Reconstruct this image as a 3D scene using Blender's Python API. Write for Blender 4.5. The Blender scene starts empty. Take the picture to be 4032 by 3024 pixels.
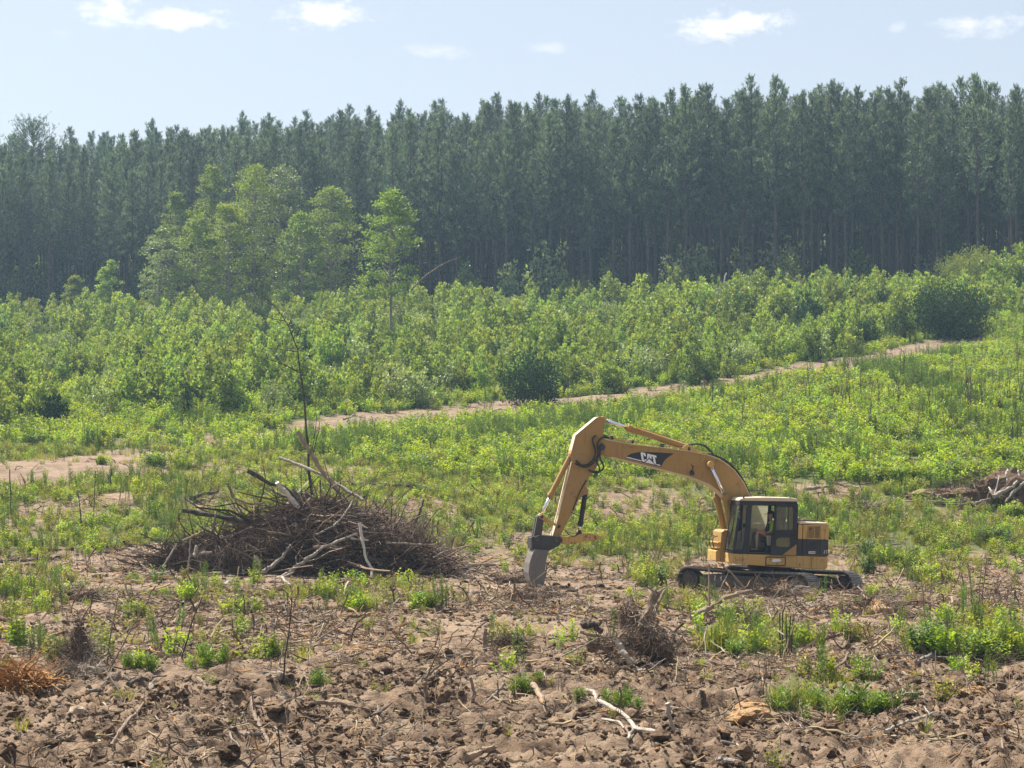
import bpy, bmesh, math, random
import numpy as np
from mathutils import Vector, Matrix

# ------------------------------------------------------------------ camera, sky, sun, exposure
SC = bpy.context.scene
COL = SC.collection
FPX, HROW, CAMH = 2217.7, 463.0, 4.0          # focal length in px of a 1024 wide frame, horizon row, eye height
cam_d = bpy.data.cameras.new('camera'); cam = bpy.data.objects.new('camera', cam_d); COL.objects.link(cam)
cam.location = (0, 0, CAMH); cam.rotation_euler = (math.pi/2, 0, 0)
cam_d.sensor_width = 36.0; cam_d.lens = 36.0*FPX/1024.0
cam_d.shift_y = (HROW-384.0)/1024.0
cam_d.clip_start = 0.5; cam_d.clip_end = 4000.0
SC.camera = cam

SUN = Vector((-0.42, 0.33, 0.845)).normalized()
sun_d = bpy.data.lights.new('sun', 'SUN'); sun = bpy.data.objects.new('sun', sun_d); COL.objects.link(sun)
sun_d.energy = 5.0; sun_d.angle = math.radians(0.53); sun_d.color = (1.0, 0.95, 0.86)
sun.rotation_euler = (-SUN).to_track_quat('-Z', 'Y').to_euler(); sun.location = (-40, 30, 90)

SC.view_settings.view_transform = 'Standard'; SC.view_settings.look = 'None'
SC.view_settings.exposure = 1.25; SC.view_settings.gamma = 1.0
try: SC.view_settings.use_curve_mapping = False
except Exception: pass
SC.cycles.max_bounces = 6; SC.cycles.diffuse_bounces = 2; SC.cycles.glossy_bounces = 2
SC.cycles.transmission_bounces = 4; SC.cycles.volume_bounces = 0; SC.cycles.transparent_max_bounces = 6

W = bpy.data.worlds.new('World'); SC.world = W; W.use_nodes = True

class NT:
    """tiny node-tree writer"""
    def __init__(s, nt, clear=True):
        s.t = nt
        if clear: nt.nodes.clear()
    def n(s, typ, ins=None, **kw):
        nd = s.t.nodes.new(typ)
        for k, v in kw.items(): setattr(nd, k, v)
        for k, v in (ins or {}).items(): s.set(nd, k, v)
        return nd
    def set(s, nd, k, v):
        sock = nd.inputs[k]
        if isinstance(v, bpy.types.NodeSocket): s.t.links.new(v, sock)
        elif isinstance(v, bpy.types.Node): s.t.links.new(v.outputs[0], sock)
        else:
            if isinstance(v, (tuple, list)) and len(v) == 3 and len(sock.default_value) == 4: v = (*v, 1.0)
            sock.default_value = v
    def math(s, op, a, b=0.0, c=None, clamp=False):
        nd = s.n('ShaderNodeMath', operation=op, use_clamp=clamp)
        s.set(nd, 0, a); s.set(nd, 1, b)
        if c is not None: s.set(nd, 2, c)
        return nd.outputs[0]
    def vmath(s, op, a, b=(0, 0, 0)):
        nd = s.n('ShaderNodeVectorMath', operation=op); s.set(nd, 0, a); s.set(nd, 1, b); return nd.outputs[0]
    def noise(s, vec, scale, detail=4.0, rough=0.55, dist=0.0):
        nd = s.n('ShaderNodeTexNoise', {'Scale': scale, 'Detail': detail, 'Roughness': rough, 'Distortion': dist})
        if vec is not None: s.set(nd, 'Vector', vec)
        return nd.outputs[0]
    def ramp(s, fac, stops, interp='LINEAR'):
        nd = s.n('ShaderNodeValToRGB'); cr = nd.color_ramp; cr.interpolation = interp
        while len(cr.elements) < len(stops): cr.elements.new(0.5)
        for e, (p, c) in zip(cr.elements, stops):
            e.position = p; e.color = (*c, 1.0) if len(c) == 3 else c
        s.set(nd, 0, fac); return nd.outputs[0]
    def mix(s, fac, a, b, blend='MIX'):
        nd = s.n('ShaderNodeMix', data_type='RGBA', blend_type=blend)
        s.set(nd, 0, fac); s.set(nd, 6, a); s.set(nd, 7, b); return nd.outputs[2]
    def mrange(s, v, a, b, c=0.0, d=1.0, smooth=True):
        nd = s.n('ShaderNodeMapRange', interpolation_type='SMOOTHSTEP' if smooth else 'LINEAR')
        s.set(nd, 0, v); s.set(nd, 1, a); s.set(nd, 2, b); s.set(nd, 3, c); s.set(nd, 4, d); return nd.outputs[0]

def build_world():
    t = NT(W.node_tree)
    sky = t.n('ShaderNodeTexSky', sky_type='NISHITA', sun_disc=False, sun_elevation=math.asin(SUN.z),
              sun_rotation=math.atan2(SUN.x, SUN.y), air_density=1.0, dust_density=2.2, ozone_density=1.0, altitude=60.0)
    co = t.n('ShaderNodeTexCoord').outputs['Generated']
    sep = t.n('ShaderNodeSeparateXYZ', {0: co})
    x, y, z = sep.outputs
    az = t.math('ARCTAN2', x, y)                       # azimuth from +Y
    el = t.math('ARCSINE', z)
    # fair-weather cumulus: directions of the clouds in view (azimuth, elevation, half width, half height)
    px = [(106, 11, 34, 15, 1.0), (176, 19, 46, 12, .9), (322, 15, 50, 15, .95), (732, 26, 60, 16, 1.0), (975, 26, 46, 12, .6), (436, 51, 38, 10, .32),
          (548, 48, 24, 7, .25), (896, 27, 10, 6, .25), (62, 34, 16, 7, .15), (-260, 40, 70, 20, .8), (1330, 18, 80, 20, .9)]
    clouds = [(math.atan((u-512)/FPX), math.atan((HROW-v)/FPX*math.cos(math.atan((u-512)/FPX))), w_/FPX, h_/FPX, s_) for u, v, w_, h_, s_ in px]
    nvec = t.n('ShaderNodeCombineXYZ', {0: t.math('MULTIPLY', az, 1.0), 1: t.math('MULTIPLY', el, 1.6), 2: 0.3})
    n1 = t.noise(nvec, 85.0, 5.0, 0.6)
    tot = None
    for a, e, hw, hh, s in clouds:
        dx = t.math('DIVIDE', t.math('SUBTRACT', az, a), hw)
        dy = t.math('DIVIDE', t.math('SUBTRACT', el, e), hh)
        r2 = t.math('ADD', t.math('MULTIPLY', dx, dx), t.math('MULTIPLY', dy, dy))
        m = t.math('MULTIPLY', t.math('SUBTRACT', 1.0, t.math('SQRT', r2)), 1.0)
        m = t.math('ADD', m, t.math('MULTIPLY', t.math('SUBTRACT', n1, 0.5), 2.9))
        m = t.math('MULTIPLY', t.mrange(m, -0.10, 1.25), s)
        tot = m if tot is None else t.math('MAXIMUM', tot, m)
    # the same sparse cumulus goes on over the rest of the sky
    zc = t.math('MAXIMUM', z, 0.03)
    pl = t.n('ShaderNodeCombineXYZ', {0: t.math('DIVIDE', x, zc), 1: t.math('DIVIDE', y, zc), 2: 0.0})
    far = t.math('MULTIPLY', t.mrange(t.noise(pl, 0.9, 5.0, 0.55), 0.60, 0.74), t.mrange(z, 0.26, 0.36))
    tot = t.math('MULTIPLY', t.math('MAXIMUM', tot, far), 0.80)
    veil = t.mix(0.30, sky, (8.6, 8.5, 8.7))             # thin summer haze whitening the blue
    colr = t.mix(tot, veil, (11.2, 10.5, 10.0))
    bg = t.n('ShaderNodeBackground', {'Color': colr, 'Strength': 0.058})
    t.n('ShaderNodeOutputWorld', {0: bg})
build_world()

# ------------------------------------------------------------------ helpers
rng = np.random.default_rng(7)
random.seed(11)

def tag(o, label=None, cat=None, group=None, kind=None):
    if label: o['label'] = label
    if cat: o['category'] = cat
    if group: o['group'] = group
    if kind: o['kind'] = kind
    return o

def empty(name, loc=(0, 0, 0), rot=(0, 0, 0), parent=None):
    o = bpy.data.objects.new(name, None); COL.objects.link(o); o.location = loc; o.rotation_euler = rot
    o.empty_display_size = 0.3
    if parent: o.parent = parent
    return o

def mesh_np(name, V, F, mats, mi=None, smooth=False, tint=None):
    """V (n,3), F list of equal-width int arrays"""
    Fs = [np.asarray(f) for f in (F if isinstance(F, list) else [F]) if len(f)]
    me = bpy.data.meshes.new(name)
    nl = sum(f.size for f in Fs); nf = sum(len(f) for f in Fs)
    me.vertices.add(len(V)); me.loops.add(nl); me.polygons.add(nf)
    me.vertices.foreach_set('co', np.asarray(V, dtype=np.float32).ravel())
    li = np.concatenate([f.ravel() for f in Fs]).astype(np.int32)
    tot = np.concatenate([np.full(len(f), f.shape[1]) for f in Fs]).astype(np.int32)
    st = np.concatenate([[0], np.cumsum(tot)[:-1]]).astype(np.int32)
    me.loops.foreach_set('vertex_index', li)
    me.polygons.foreach_set('loop_start', st); me.polygons.foreach_set('loop_total', tot)
    for m in (mats if isinstance(mats, (list, tuple)) else [mats]): me.materials.append(m)
    if mi is not None: me.polygons.foreach_set('material_index', np.asarray(mi, dtype=np.int32))
    me.polygons.foreach_set('use_smooth', np.full(nf, bool(smooth)))
    if tint is not None:
        at = me.attributes.new('tint', 'FLOAT', 'FACE'); at.data.foreach_set('value', np.asarray(tint, dtype=np.float32))
    me.update(calc_edges=True)
    return me

def link(name, me, parent=None, loc=(0, 0, 0), rot=(0, 0, 0), scale=1.0):
    o = bpy.data.objects.new(name, me); COL.objects.link(o)
    o.location = loc; o.rotation_euler = rot
    o.scale = (scale,)*3 if np.isscalar(scale) else scale
    if parent: o.parent = parent
    return o

class MB:
    """collects shapes into one mesh"""
    def __init__(s): s.v = []; s.f = []; s.m = []; s.t = []
    def add(s, V, F, m=0, t=0.5):
        b = len(s.v); s.v += [tuple(map(float, p)) for p in V]
        for f in F: s.f.append([b+i for i in f]); s.m.append(m); s.t.append(t)
        return s
    def box(s, c, size, fn=None, m=0):
        V = [(c[0]+sx*size[0]/2, c[1]+sy*size[1]/2, c[2]+sz*size[2]/2) for sx in (-1, 1) for sy in (-1, 1) for sz in (-1, 1)]
        if fn: V = [fn(*p) for p in V]
        return s.add(V, [(0, 1, 3, 2), (4, 6, 7, 5), (0, 4, 5, 1), (2, 3, 7, 6), (0, 2, 6, 4), (1, 5, 7, 3)], m)
    def prism(s, A, B, m=0):
        """two matching outlines (3D point lists) joined by sides"""
        n = len(A)
        s.add(list(A)+list(B), [tuple(range(n))[::-1], tuple(range(n, 2*n))]+[(i, (i+1) % n, n+(i+1) % n, n+i) for i in range(n)], m)
        return s
    def ring(s, O0, I0, O1, I1, m=0):
        """frame: outer/inner outlines on two faces"""
        n = len(O0); V = list(O0)+list(I0)+list(O1)+list(I1); F = []
        for i in range(n):
            j = (i+1) % n
            F += [(i, n+i, n+j, j), (2*n+i, 2*n+j, 3*n+j, 3*n+i), (i, j, 2*n+j, 2*n+i), (n+i, 3*n+i, 3*n+j, n+j)]
        return s.add(V, F, m)
    def tube(s, pts, rad, n=8, m=0, cap=True, t=0.5, jit=0.0):
        P = [Vector(p) for p in pts]; R = rad if hasattr(rad, '__len__') else [rad]*len(P)
        V = []; F = []; up = None
        for i, p in enumerate(P):
            tg = (P[min(i+1, len(P)-1)]-P[max(i-1, 0)])
            tg = tg.normalized() if tg.length > 1e-9 else Vector((0, 0, 1))
            if up is None:
                up = Vector((0, 0, 1)) if abs(tg.z) < 0.9 else Vector((1, 0, 0))
            a = tg.cross(up); a = a.normalized() if a.length > 1e-6 else tg.orthogonal().normalized()
            b = a.cross(tg).normalized(); up = b
            for k in range(n):
                w = 2*math.pi*k/n; rr = R[i]*(1+(random.uniform(-jit, jit) if jit else 0))
                V.append(p+a*(math.cos(w)*rr)+b*(math.sin(w)*rr))
        for i in range(len(P)-1):
            for k in range(n):
                F.append((i*n+k, i*n+(k+1) % n, (i+1)*n+(k+1) % n, (i+1)*n+k))
        if cap: F += [tuple(range(n))[::-1], tuple(range((len(P)-1)*n, len(P)*n))]
        return s.add(V, F, m, t)
    def cyl(s, p0, p1, r, n=16, m=0, r1=None): return s.tube([p0, p1], [r, r if r1 is None else r1], n, m)
    def mesh(s, name, mats, smooth=False):
        me = bpy.data.meshes.new(name); me.from_pydata(s.v, [], s.f)
        for mm in (mats if isinstance(mats, (list, tuple)) else [mats]): me.materials.append(mm)
        me.polygons.foreach_set('material_index', s.m)
        me.polygons.foreach_set('use_smooth', [bool(smooth)]*len(s.f))
        at = me.attributes.new('tint', 'FLOAT', 'FACE'); at.data.foreach_set('value', s.t)
        me.update(); return me
    def build(s, name, mats, parent=None, smooth=False, bevel=0.0, loc=(0, 0, 0), rot=(0, 0, 0)):
        o = link(name, s.mesh(name, mats, smooth), parent, loc, rot)
        if bevel:
            b = o.modifiers.new('bevel', 'BEVEL'); b.width = bevel; b.segments = 2; b.limit_method = 'ANGLE'; b.angle_limit = math.radians(35)
        return o

def hash2(ix, iy, seed):
    h = (ix.astype(np.int64)*374761393 + iy.astype(np.int64)*668265263 + seed*974634777) & 0xFFFFFFFF
    h = ((h ^ (h >> 13))*1274126177) & 0xFFFFFFFF
    h = (h ^ (h >> 16))*2246822519 & 0xFFFFFFFF
    return ((h ^ (h >> 15)) & 0xFFFFFF)/float(0xFFFFFF)
def vnoise(x, y, seed=0):
    x = np.asarray(x, dtype=np.float64); y = np.asarray(y, dtype=np.float64)
    xi = np.floor(x); yi = np.floor(y); fx = x-xi; fy = y-yi
    fx = fx*fx*(3-2*fx); fy = fy*fy*(3-2*fy); xi = xi.astype(np.int64); yi = yi.astype(np.int64)
    a = hash2(xi, yi, seed); b = hash2(xi+1, yi, seed); c = hash2(xi, yi+1, seed); d = hash2(xi+1, yi+1, seed)
    return (a*(1-fx)+b*fx)*(1-fy)+(c*(1-fx)+d*fx)*fy
def fbm(x, y, seed=0, oct=4, gain=0.5):
    s = 0; amp = 1; tot = 0
    for o in range(oct):
        s = s+amp*vnoise(np.asarray(x)*2**o+o*17.3, np.asarray(y)*2**o-o*9.1, seed+o); tot += amp; amp *= gain
    return s/tot

# ------------------------------------------------------------------ the lie of the land
DK = np.array([0, 30, 75, 84, 95, 112, 130, 150, 175, 205, 235, 265, 300, 440.0])
AK = np.array([-.235, 0, .205])
ZK = np.array([[0, 0, .15, 1.3, 3.0, 4.4, 5.9, 8.0, 11.0, 14.6, 18.0, 21.0, 27.0, 53.0],
               [0, 0, .15, .95, 2.4, 4.0, 5.6, 7.7, 11.1, 15.3, 19.6, 22.5, 29.5, 55.0],
               [0, 0, .15, 1.0, 2.6, 5.0, 7.6, 10.2, 13.0, 17.5, 22.1, 24.0, 30.8, 56.0]])
def base_z(x, y):
    x = np.asarray(x, dtype=np.float64); y = np.asarray(y, dtype=np.float64)
    a = np.clip(x/np.maximum(y, 12.0), AK[0], AK[2])
    zs = [0.25*np.interp(y-3, DK, k)+0.5*np.interp(y, DK, k)+0.25*np.interp(y+3, DK, k) for k in ZK]
    t = np.clip((a-AK[0])/(AK[1]-AK[0]), 0, 1); u = np.clip((a-AK[1])/(AK[2]-AK[1]), 0, 1)
    t = t*t*(3-2*t); u = u*u*(3-2*u)
    return np.where(a < 0, zs[0]*(1-t)+zs[1]*t, zs[1]*(1-u)+zs[2]*u)
def terrain(x, y):
    x = np.asarray(x, dtype=np.float64); y = np.asarray(y, dtype=np.float64)
    near = np.clip((95-y)/30, 0, 1); churn = np.clip((52-y)/16, 0, 1)
    z = base_z(x, y)
    z = z+(fbm(x/7, y/7, 3, 3)-.5)*(.40*near+.9*(1-near))
    z = z+(fbm(x/1.7, y/2.2, 5, 3)-.5)*(.24+.22*churn)*np.clip(near+.35, 0, 1)
    z = z-.24*np.exp(-((x-8.1)/3.4)**2-((y-69.2)/2.6)**2)
    r = np.abs(fbm(x/.75, y/.9, 8, 3)-.5)*2
    z = z+(.30-r)*(.10+.26*churn)*np.clip(near, .15, 1)
    q = np.abs(fbm(x/.42, y/.5, 14, 3)-.5)*2
    z = z+(.25-q)*(.06+.15*churn)*near
    z = z+(fbm(x/.16, y/.2, 12, 2)-.5)*(.07+.13*churn)*near
    return z
_DG = np.concatenate([np.arange(18, 80, .06), np.arange(80, 330, .3)])
def gp(X, Y):
    """where the sight line through a point measured on the 4032x3024 photograph meets the ground"""
    u = X/3.9375; v = Y/3.9375; a = (u-512)/FPX
    d = _DG; zr = CAMH-(v-HROW)/FPX*d; g = terrain(a*d, d)
    hit = np.nonzero(zr <= g)[0]
    k = hit[0] if len(hit) else len(d)-1
    return Vector((a*d[k], d[k], float(g[k])))
def vp(X, Y, d):
    u = X/3.9375; v = Y/3.9375
    return Vector(((u-512)/FPX*d, d, CAMH-(v-HROW)/FPX*d))
def to_px(x, y, z):
    """position on a 2212 px wide print of the photograph"""
    return (512+FPX*x/y)*2.16016, (HROW+FPX*(CAMH-z)/y)*2.16016
ROAD = np.array([(560, 938), (660, 922), (800, 908), (1000, 890), (1200, 873), (1400, 849), (1600, 823), (1800, 792), (1950, 764), (2050, 745), (2140, 736), (2260, 722)], float)
def road_mask(X, Y, low=0.0):
    yc = np.interp(X, ROAD[:, 0], ROAD[:, 1]); h = np.interp(X, [560, 700, 1000, 1400, 1900, 2260], [5, 12, 10, 9, 14, 7])
    m = np.clip(1.6-np.where(Y > yc, np.maximum(Y-yc-low, 0), yc-Y)/h, 0, 1); m = np.where((X < 560), 0, m)*np.clip((2195-X)/90, 0, 1)
    return m
def ell(X, Y, cx, cy, rx, ry, soft=.35):
    r = np.sqrt(((X-cx)/rx)**2+((Y-cy)/ry)**2); return np.clip((1+soft-r)/(2*soft), 0, 1)
def veg(x, y):
    """0 bare dirt .. 1 thick weeds, and how much it belongs to the lush green field"""
    z = base_z(x, y); X, Y = to_px(x, np.maximum(y, 5), z)
    yb = np.interp(X, [0, 300, 650, 1000, 1300, 1650, 2212], [960, 965, 990, 1035, 1040, 1060, 1060])
    lush = np.clip((yb-Y)/30+.5, 0, 1)
    mid = np.clip((1205-Y)/60+.5, 0, 1)
    n = fbm(x/4.5, y/7, 21, 4)
    v = np.clip(mid*(.66+(n-.5)*2.3), 0, 1)
    low = np.clip(.04+(n-.60)*2.2, 0, 1)*np.clip((1500-Y)/120, 0.0, 1)
    v = np.maximum(v, low*.6)
    for cx, cy, rx, ry, s in ((2000, 1150, 260, 100, .45), (150, 1105, 200, 55, .4), (60, 1285, 90, 60, .45), (640, 1292, 330, 22, .22), (450, 1400, 260, 55, .2),
                              (1640, 1385, 105, 48, .85), (2110, 1395, 150, 60, 1.0), (1760, 1515, 140, 40, .6), (1400, 1235, 50, 40, .7), (1130, 1480, 40, 20, .5),
                              (860, 1290, 120, 30, .25), (1180, 1390, 120, 40, .3), (640, 985, 460, 45, .6), (1100, 1110, 420, 60, .35)):
        v = np.maximum(v, ell(X, Y, cx, cy, rx, ry)*s*(.55+n*.8))
    v = np.maximum(v, lush*(.75+.25*n))
    v = v*(1-ell(X, Y, 90, 1012, 250, 30)*.97)*(1-ell(X, Y, 520, 950, 240, 16)*.6)*(1-ell(X, Y, 280, 985, 110, 14)*.8)
    v = v*(1-road_mask(X, Y, 7.0))
    return np.clip(v, 0, 1), lush
# ------------------------------------------------------------------ materials
def new_mat(name):
    m = bpy.data.materials.new(name); m.use_nodes = True; return m, NT(m.node_tree)
def leaf_mat(name, ca, cb, transl=0.4, rough=0.5, spec=0.25, hue=0.05, tcol=(1.25, 1.15, .45), val=(.72, 1.3)):
    m, t = new_mat(name)
    ti = t.n('ShaderNodeAttribute', attribute_name='tint').outputs['Fac']
    rn = t.n('ShaderNodeObjectInfo').outputs['Random']
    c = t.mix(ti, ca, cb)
    hsv = t.n('ShaderNodeHueSaturation', {'Color': c, 'Hue': t.mrange(rn, 0, 1, .5-hue, .5+hue*.6, False),
                                           'Value': t.mrange(t.math('FRACT', t.math('MULTIPLY', rn, 7.31)), 0, 1, *val, False)})
    p = t.n('ShaderNodeBsdfPrincipled', {'Base Color': hsv, 'Roughness': rough, 'Specular IOR Level': spec})
    tr = t.n('ShaderNodeBsdfTranslucent', {'Color': t.mix(1.0, hsv, tcol, 'MULTIPLY')})
    mx = t.n('ShaderNodeMixShader', {0: transl, 1: p, 2: tr})
    t.n('ShaderNodeOutputMaterial', {0: mx}); return m
def bark_mat(name, ca, cb, scale=9.0, rough=.85, stretch=(1, 1, .25), cc=None):
    m, t = new_mat(name)
    co = t.n('ShaderNodeTexCoord').outputs['Object']
    rn = t.n('ShaderNodeObjectInfo').outputs['Random']
    vec = t.vmath('ADD', t.vmath('MULTIPLY', co, stretch), t.n('ShaderNodeCombineXYZ', {0: t.math('MULTIPLY', rn, 31.0), 1: rn, 2: 0.0}).outputs[0])
    n = t.noise(vec, scale, 6, .65)
    col = t.ramp(n, [(.3, ca), (.62, cb)]+([(.72, cc)] if cc else []))
    n2 = t.noise(vec, scale*4, 3, .6)
    col = t.mix(t.mrange(n2, .45, .75, 0, .55), col, tuple(.45*a for a in ca))
    bp = t.n('ShaderNodeBump', {'Strength': .6, 'Distance': .03, 'Height': n2})
    p = t.n('ShaderNodeBsdfPrincipled', {'Base Color': col, 'Roughness': rough, 'Specular IOR Level': .2, 'Normal': bp})
    t.n('ShaderNodeOutputMaterial', {0: p}); return m
def tint_mat(name, ca, cb, rough=.9):
    m, t = new_mat(name)
    ti = t.n('ShaderNodeAttribute', attribute_name='tint').outputs['Fac']
    p = t.n('ShaderNodeBsdfPrincipled', {'Base Color': t.mix(ti, ca, cb), 'Roughness': rough, 'Specular IOR Level': .15})
    t.n('ShaderNodeOutputMaterial', {0: p}); return m

M = {}
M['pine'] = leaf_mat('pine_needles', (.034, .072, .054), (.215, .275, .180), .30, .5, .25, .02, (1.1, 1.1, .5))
M['pine_bark'] = bark_mat('pine_bark', (.045, .036, .031), (.12, .098, .082), 5)
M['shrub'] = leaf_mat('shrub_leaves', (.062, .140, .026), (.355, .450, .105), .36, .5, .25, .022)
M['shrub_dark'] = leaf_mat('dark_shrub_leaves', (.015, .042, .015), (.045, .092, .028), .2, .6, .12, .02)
M['shrub_grey'] = leaf_mat('silvery_shrub_leaves', (.11, .17, .065), (.33, .40, .19), .35, .45, .4, .02)
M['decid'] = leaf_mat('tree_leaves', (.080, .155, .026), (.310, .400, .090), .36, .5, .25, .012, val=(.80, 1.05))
M['herb'] = leaf_mat('weed_leaves', (.125, .235, .018), (.305, .405, .036), .44, .5, .3, .025)
M['herb_dry'] = leaf_mat('pale_weed_leaves', (.15, .18, .045), (.27, .28, .09), .40, .6, .2, .03)
M['fennel'] = leaf_mat('feathery_weed_leaves', (.065, .135, .026), (.135, .220, .045), .35, .5, .25, .02)
M['grass'] = leaf_mat('grass_blades', (.14, .20, .030), (.32, .35, .07), .40, .5, .3, .03)
M['bright'] = leaf_mat('bright_leaves', (.075, .160, .022), (.18, .265, .045), .35, .4, .4, .02)
M['rust'] = leaf_mat('rusty_leaves', (.22, .10, .05), (.32, .19, .08), .35, .6, .2, .01)
M['stem'] = tint_mat('dead_stems', (.055, .040, .032), (.15, .115, .09))
M['stem_green'] = tint_mat('green_stems', (.06, .09, .03), (.13, .15, .06))
M['b_pale'] = bark_mat('pale_bark', (.21, .18, .145), (.41, .36, .30), 7)
M['b_white'] = bark_mat('white_bark', (.38, .345, .30), (.60, .56, .49), 6, cc=(.2, .17, .14))
M['b_grey'] = bark_mat('grey_bark', (.15, .125, .105), (.31, .275, .24), 8)
M['b_brown'] = bark_mat('brown_bark', (.10, .068, .048), (.25, .185, .135), 8)
M['b_dark'] = bark_mat('charred_bark', (.030, .024, .021), (.095, .078, .066), 8)
M['b_tan'] = bark_mat('tan_root_bark', (.15, .105, .068), (.32, .24, .165), 8)
M['b_orange'] = bark_mat('orange_root_bark', (.30, .14, .045), (.52, .29, .11), 9)
M['twig'] = tint_mat('brown_twigs', (.050, .033, .024), (.205, .140, .098))
M['twig_pale'] = tint_mat('pale_twigs', (.14, .11, .085), (.42, .36, .29))
M['twig_straw'] = tint_mat('straw', (.22, .17, .10), (.46, .37, .23))
M['twig_orange'] = tint_mat('orange_rootlets', (.22, .10, .035), (.50, .29, .12))

def soil_nodes(t, vec, veg_s, big_s):
    n1 = t.noise(vec, .55, 6, .62); n2 = t.noise(vec, 3.1, 5, .6); n3 = t.noise(vec, 15.0, 5, .65)
    c = t.ramp(n1, [(.30, (.115, .077, .050)), (.45, (.190, .131, .087)), (.58, (.270, .197, .135)), (.72, (.235, .148, .082))])
    c = t.mix(t.mrange(n2, .42, .70, 0, .62), c, (.085, .055, .040))
    c = t.mix(t.mrange(n3, .50, .72, 0, .6), c, (.34, .255, .175))
    c = t.mix(t.mrange(n3, .28, .42, .55, 0), c, (.055, .037, .027))
    c = t.mix(t.math('MULTIPLY', big_s, .5), c, (.205, .150, .105))
    c = t.mix(t.math('MULTIPLY', t.n('ShaderNodeAttribute', attribute_name='fresh').outputs['Fac'], t.mrange(n1, .3, .62, 1.0, .35)), c, t.mix(1.0, c, (.74, .72, .71), 'MULTIPLY'))
    g = t.mix(n3, (.055, .068, .022), (.15, .155, .06))
    f = t.mrange(t.math('ADD', t.math('MULTIPLY', t.math('SUBTRACT', n2, .5), .7), veg_s), .35, .8)
    return t.mix(f, c, g), n2, n3
def make_soil():
    m, t = new_mat('turned_soil')
    pos = t.n('ShaderNodeNewGeometry').outputs['Position']
    vs = t.n('ShaderNodeAttribute', attribute_name='veg').outputs['Fac']
    bs = t.n('ShaderNodeAttribute', attribute_name='packed').outputs['Fac']
    c, n2, n3 = soil_nodes(t, pos, vs, bs)
    h = t.math('ADD', t.math('MULTIPLY', n2, .5), t.math('MULTIPLY', n3, .5))
    n4 = t.noise(pos, 48.0, 3, .6)
    h = t.math('ADD', h, t.math('MULTIPLY', n4, .22))
    bp = t.n('ShaderNodeBump', {'Strength': .85, 'Distance': .11, 'Height': h})
    p = t.n('ShaderNodeBsdfPrincipled', {'Base Color': c, 'Roughness': .95, 'Specular IOR Level': .1, 'Normal': bp})
    t.n('ShaderNodeOutputMaterial', {0: p}); return m
M['soil'] = make_soil()
def make_clod(name, ca, cb, cc):
    m, t = new_mat(name)
    co = t.n('ShaderNodeTexCoord').outputs['Object']; rn = t.n('ShaderNodeObjectInfo').outputs['Random']
    vec = t.vmath('ADD', co, t.n('ShaderNodeCombineXYZ', {0: t.math('MULTIPLY', rn, 41.0), 1: rn, 2: 0.0}).outputs[0])
    n = t.noise(vec, 2.2, 6, .65); n2 = t.noise(vec, 9, 4, .6)
    c = t.ramp(n, [(.32, ca), (.5, cb), (.68, cc)])
    hsv = t.n('ShaderNodeHueSaturation', {'Color': c, 'Value': t.mrange(rn, 0, 1, .75, 1.25, False)})
    bp = t.n('ShaderNodeBump', {'Strength': .9, 'Distance': .12, 'Height': t.math('ADD', n, t.math('MULTIPLY', n2, .5))})
    p = t.n('ShaderNodeBsdfPrincipled', {'Base Color': hsv, 'Roughness': .95, 'Specular IOR Level': .1, 'Normal': bp})
    t.n('ShaderNodeOutputMaterial', {0: p}); return m
M['clod'] = make_clod('dirt_clod', (.125, .080, .050), (.215, .145, .092), (.30, .212, .140))
M['clod_pale'] = make_clod('pale_clay_clod', (.25, .18, .12), (.40, .31, .22), (.50, .41, .31))
M['clod_dark'] = make_clod('dark_clod', (.085, .054, .036), (.150, .099, .065), (.23, .160, .106))
M['clod_orange'] = make_clod('orange_clay_clod', (.24, .125, .055), (.40, .245, .12), (.48, .34, .20))
M['stone'] = make_clod('pale_stone', (.26, .22, .18), (.40, .35, .29), (.52, .47, .40))

# ------------------------------------------------------------------ ground
def make_ground():
    A = np.concatenate([[-.45, -.36, -.31], np.linspace(-.275, .275, 410), [.31, .36, .45]])
    D = np.concatenate([[-60, -30, -8, 4, 10], np.arange(14, 24, .4), np.arange(24, 52, .085), np.arange(52, 82, .15), np.arange(82, 130, .42),
                        np.arange(130, 275, 1.3), np.arange(275, 436, 8.0)])
    cols = [a*np.maximum(D, 14.0) for a in A]
    lo, hi = cols[0], cols[-1]
    cols = [lo+(-200-lo)*t for t in (1, .6, .25)]+cols+[hi+(200-hi)*t for t in (.25, .6, 1)]
    X = np.stack(cols, 1); Y = np.repeat(D[:, None], X.shape[1], 1)
    Z = terrain(X, Y)
    V = np.stack([X.ravel(), Y.ravel(), Z.ravel()], 1)
    nr, nc = X.shape
    i = np.arange(nr-1)[:, None]*nc+np.arange(nc-1)[None]
    F = np.stack([i, i+1, i+nc+1, i+nc], -1).reshape(-1, 4)
    me = mesh_np('ground', V, F, M['soil'], smooth=True)
    vg, lush = veg(X.ravel(), np.maximum(Y.ravel(), 14))
    px, py = to_px(X.ravel(), np.maximum(Y.ravel(), 14), base_z(X.ravel(), Y.ravel()))
    wood = np.clip((Y.ravel()-155)/30, 0, 1)
    me.attributes.new('veg', 'FLOAT', 'POINT').data.foreach_set('value', np.maximum(vg, wood*.9*(1-road_mask(px, py))).astype(np.float32))
    me.attributes.new('fresh', 'FLOAT', 'POINT').data.foreach_set('value', np.clip((50-Y.ravel())/12, 0, 1).astype(np.float32))
    pk = np.maximum(road_mask(px, py)*.9, ell(px, py, 90, 1012, 230, 24)*.55)
    pk = np.maximum(pk, ell(px, py, 1160, 1222, 160, 10)*.7)
    me.attributes.new('packed', 'FLOAT', 'POINT').data.foreach_set('value', pk.astype(np.float32))
    tag(link('ground', me), kind='structure')
make_ground()

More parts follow.
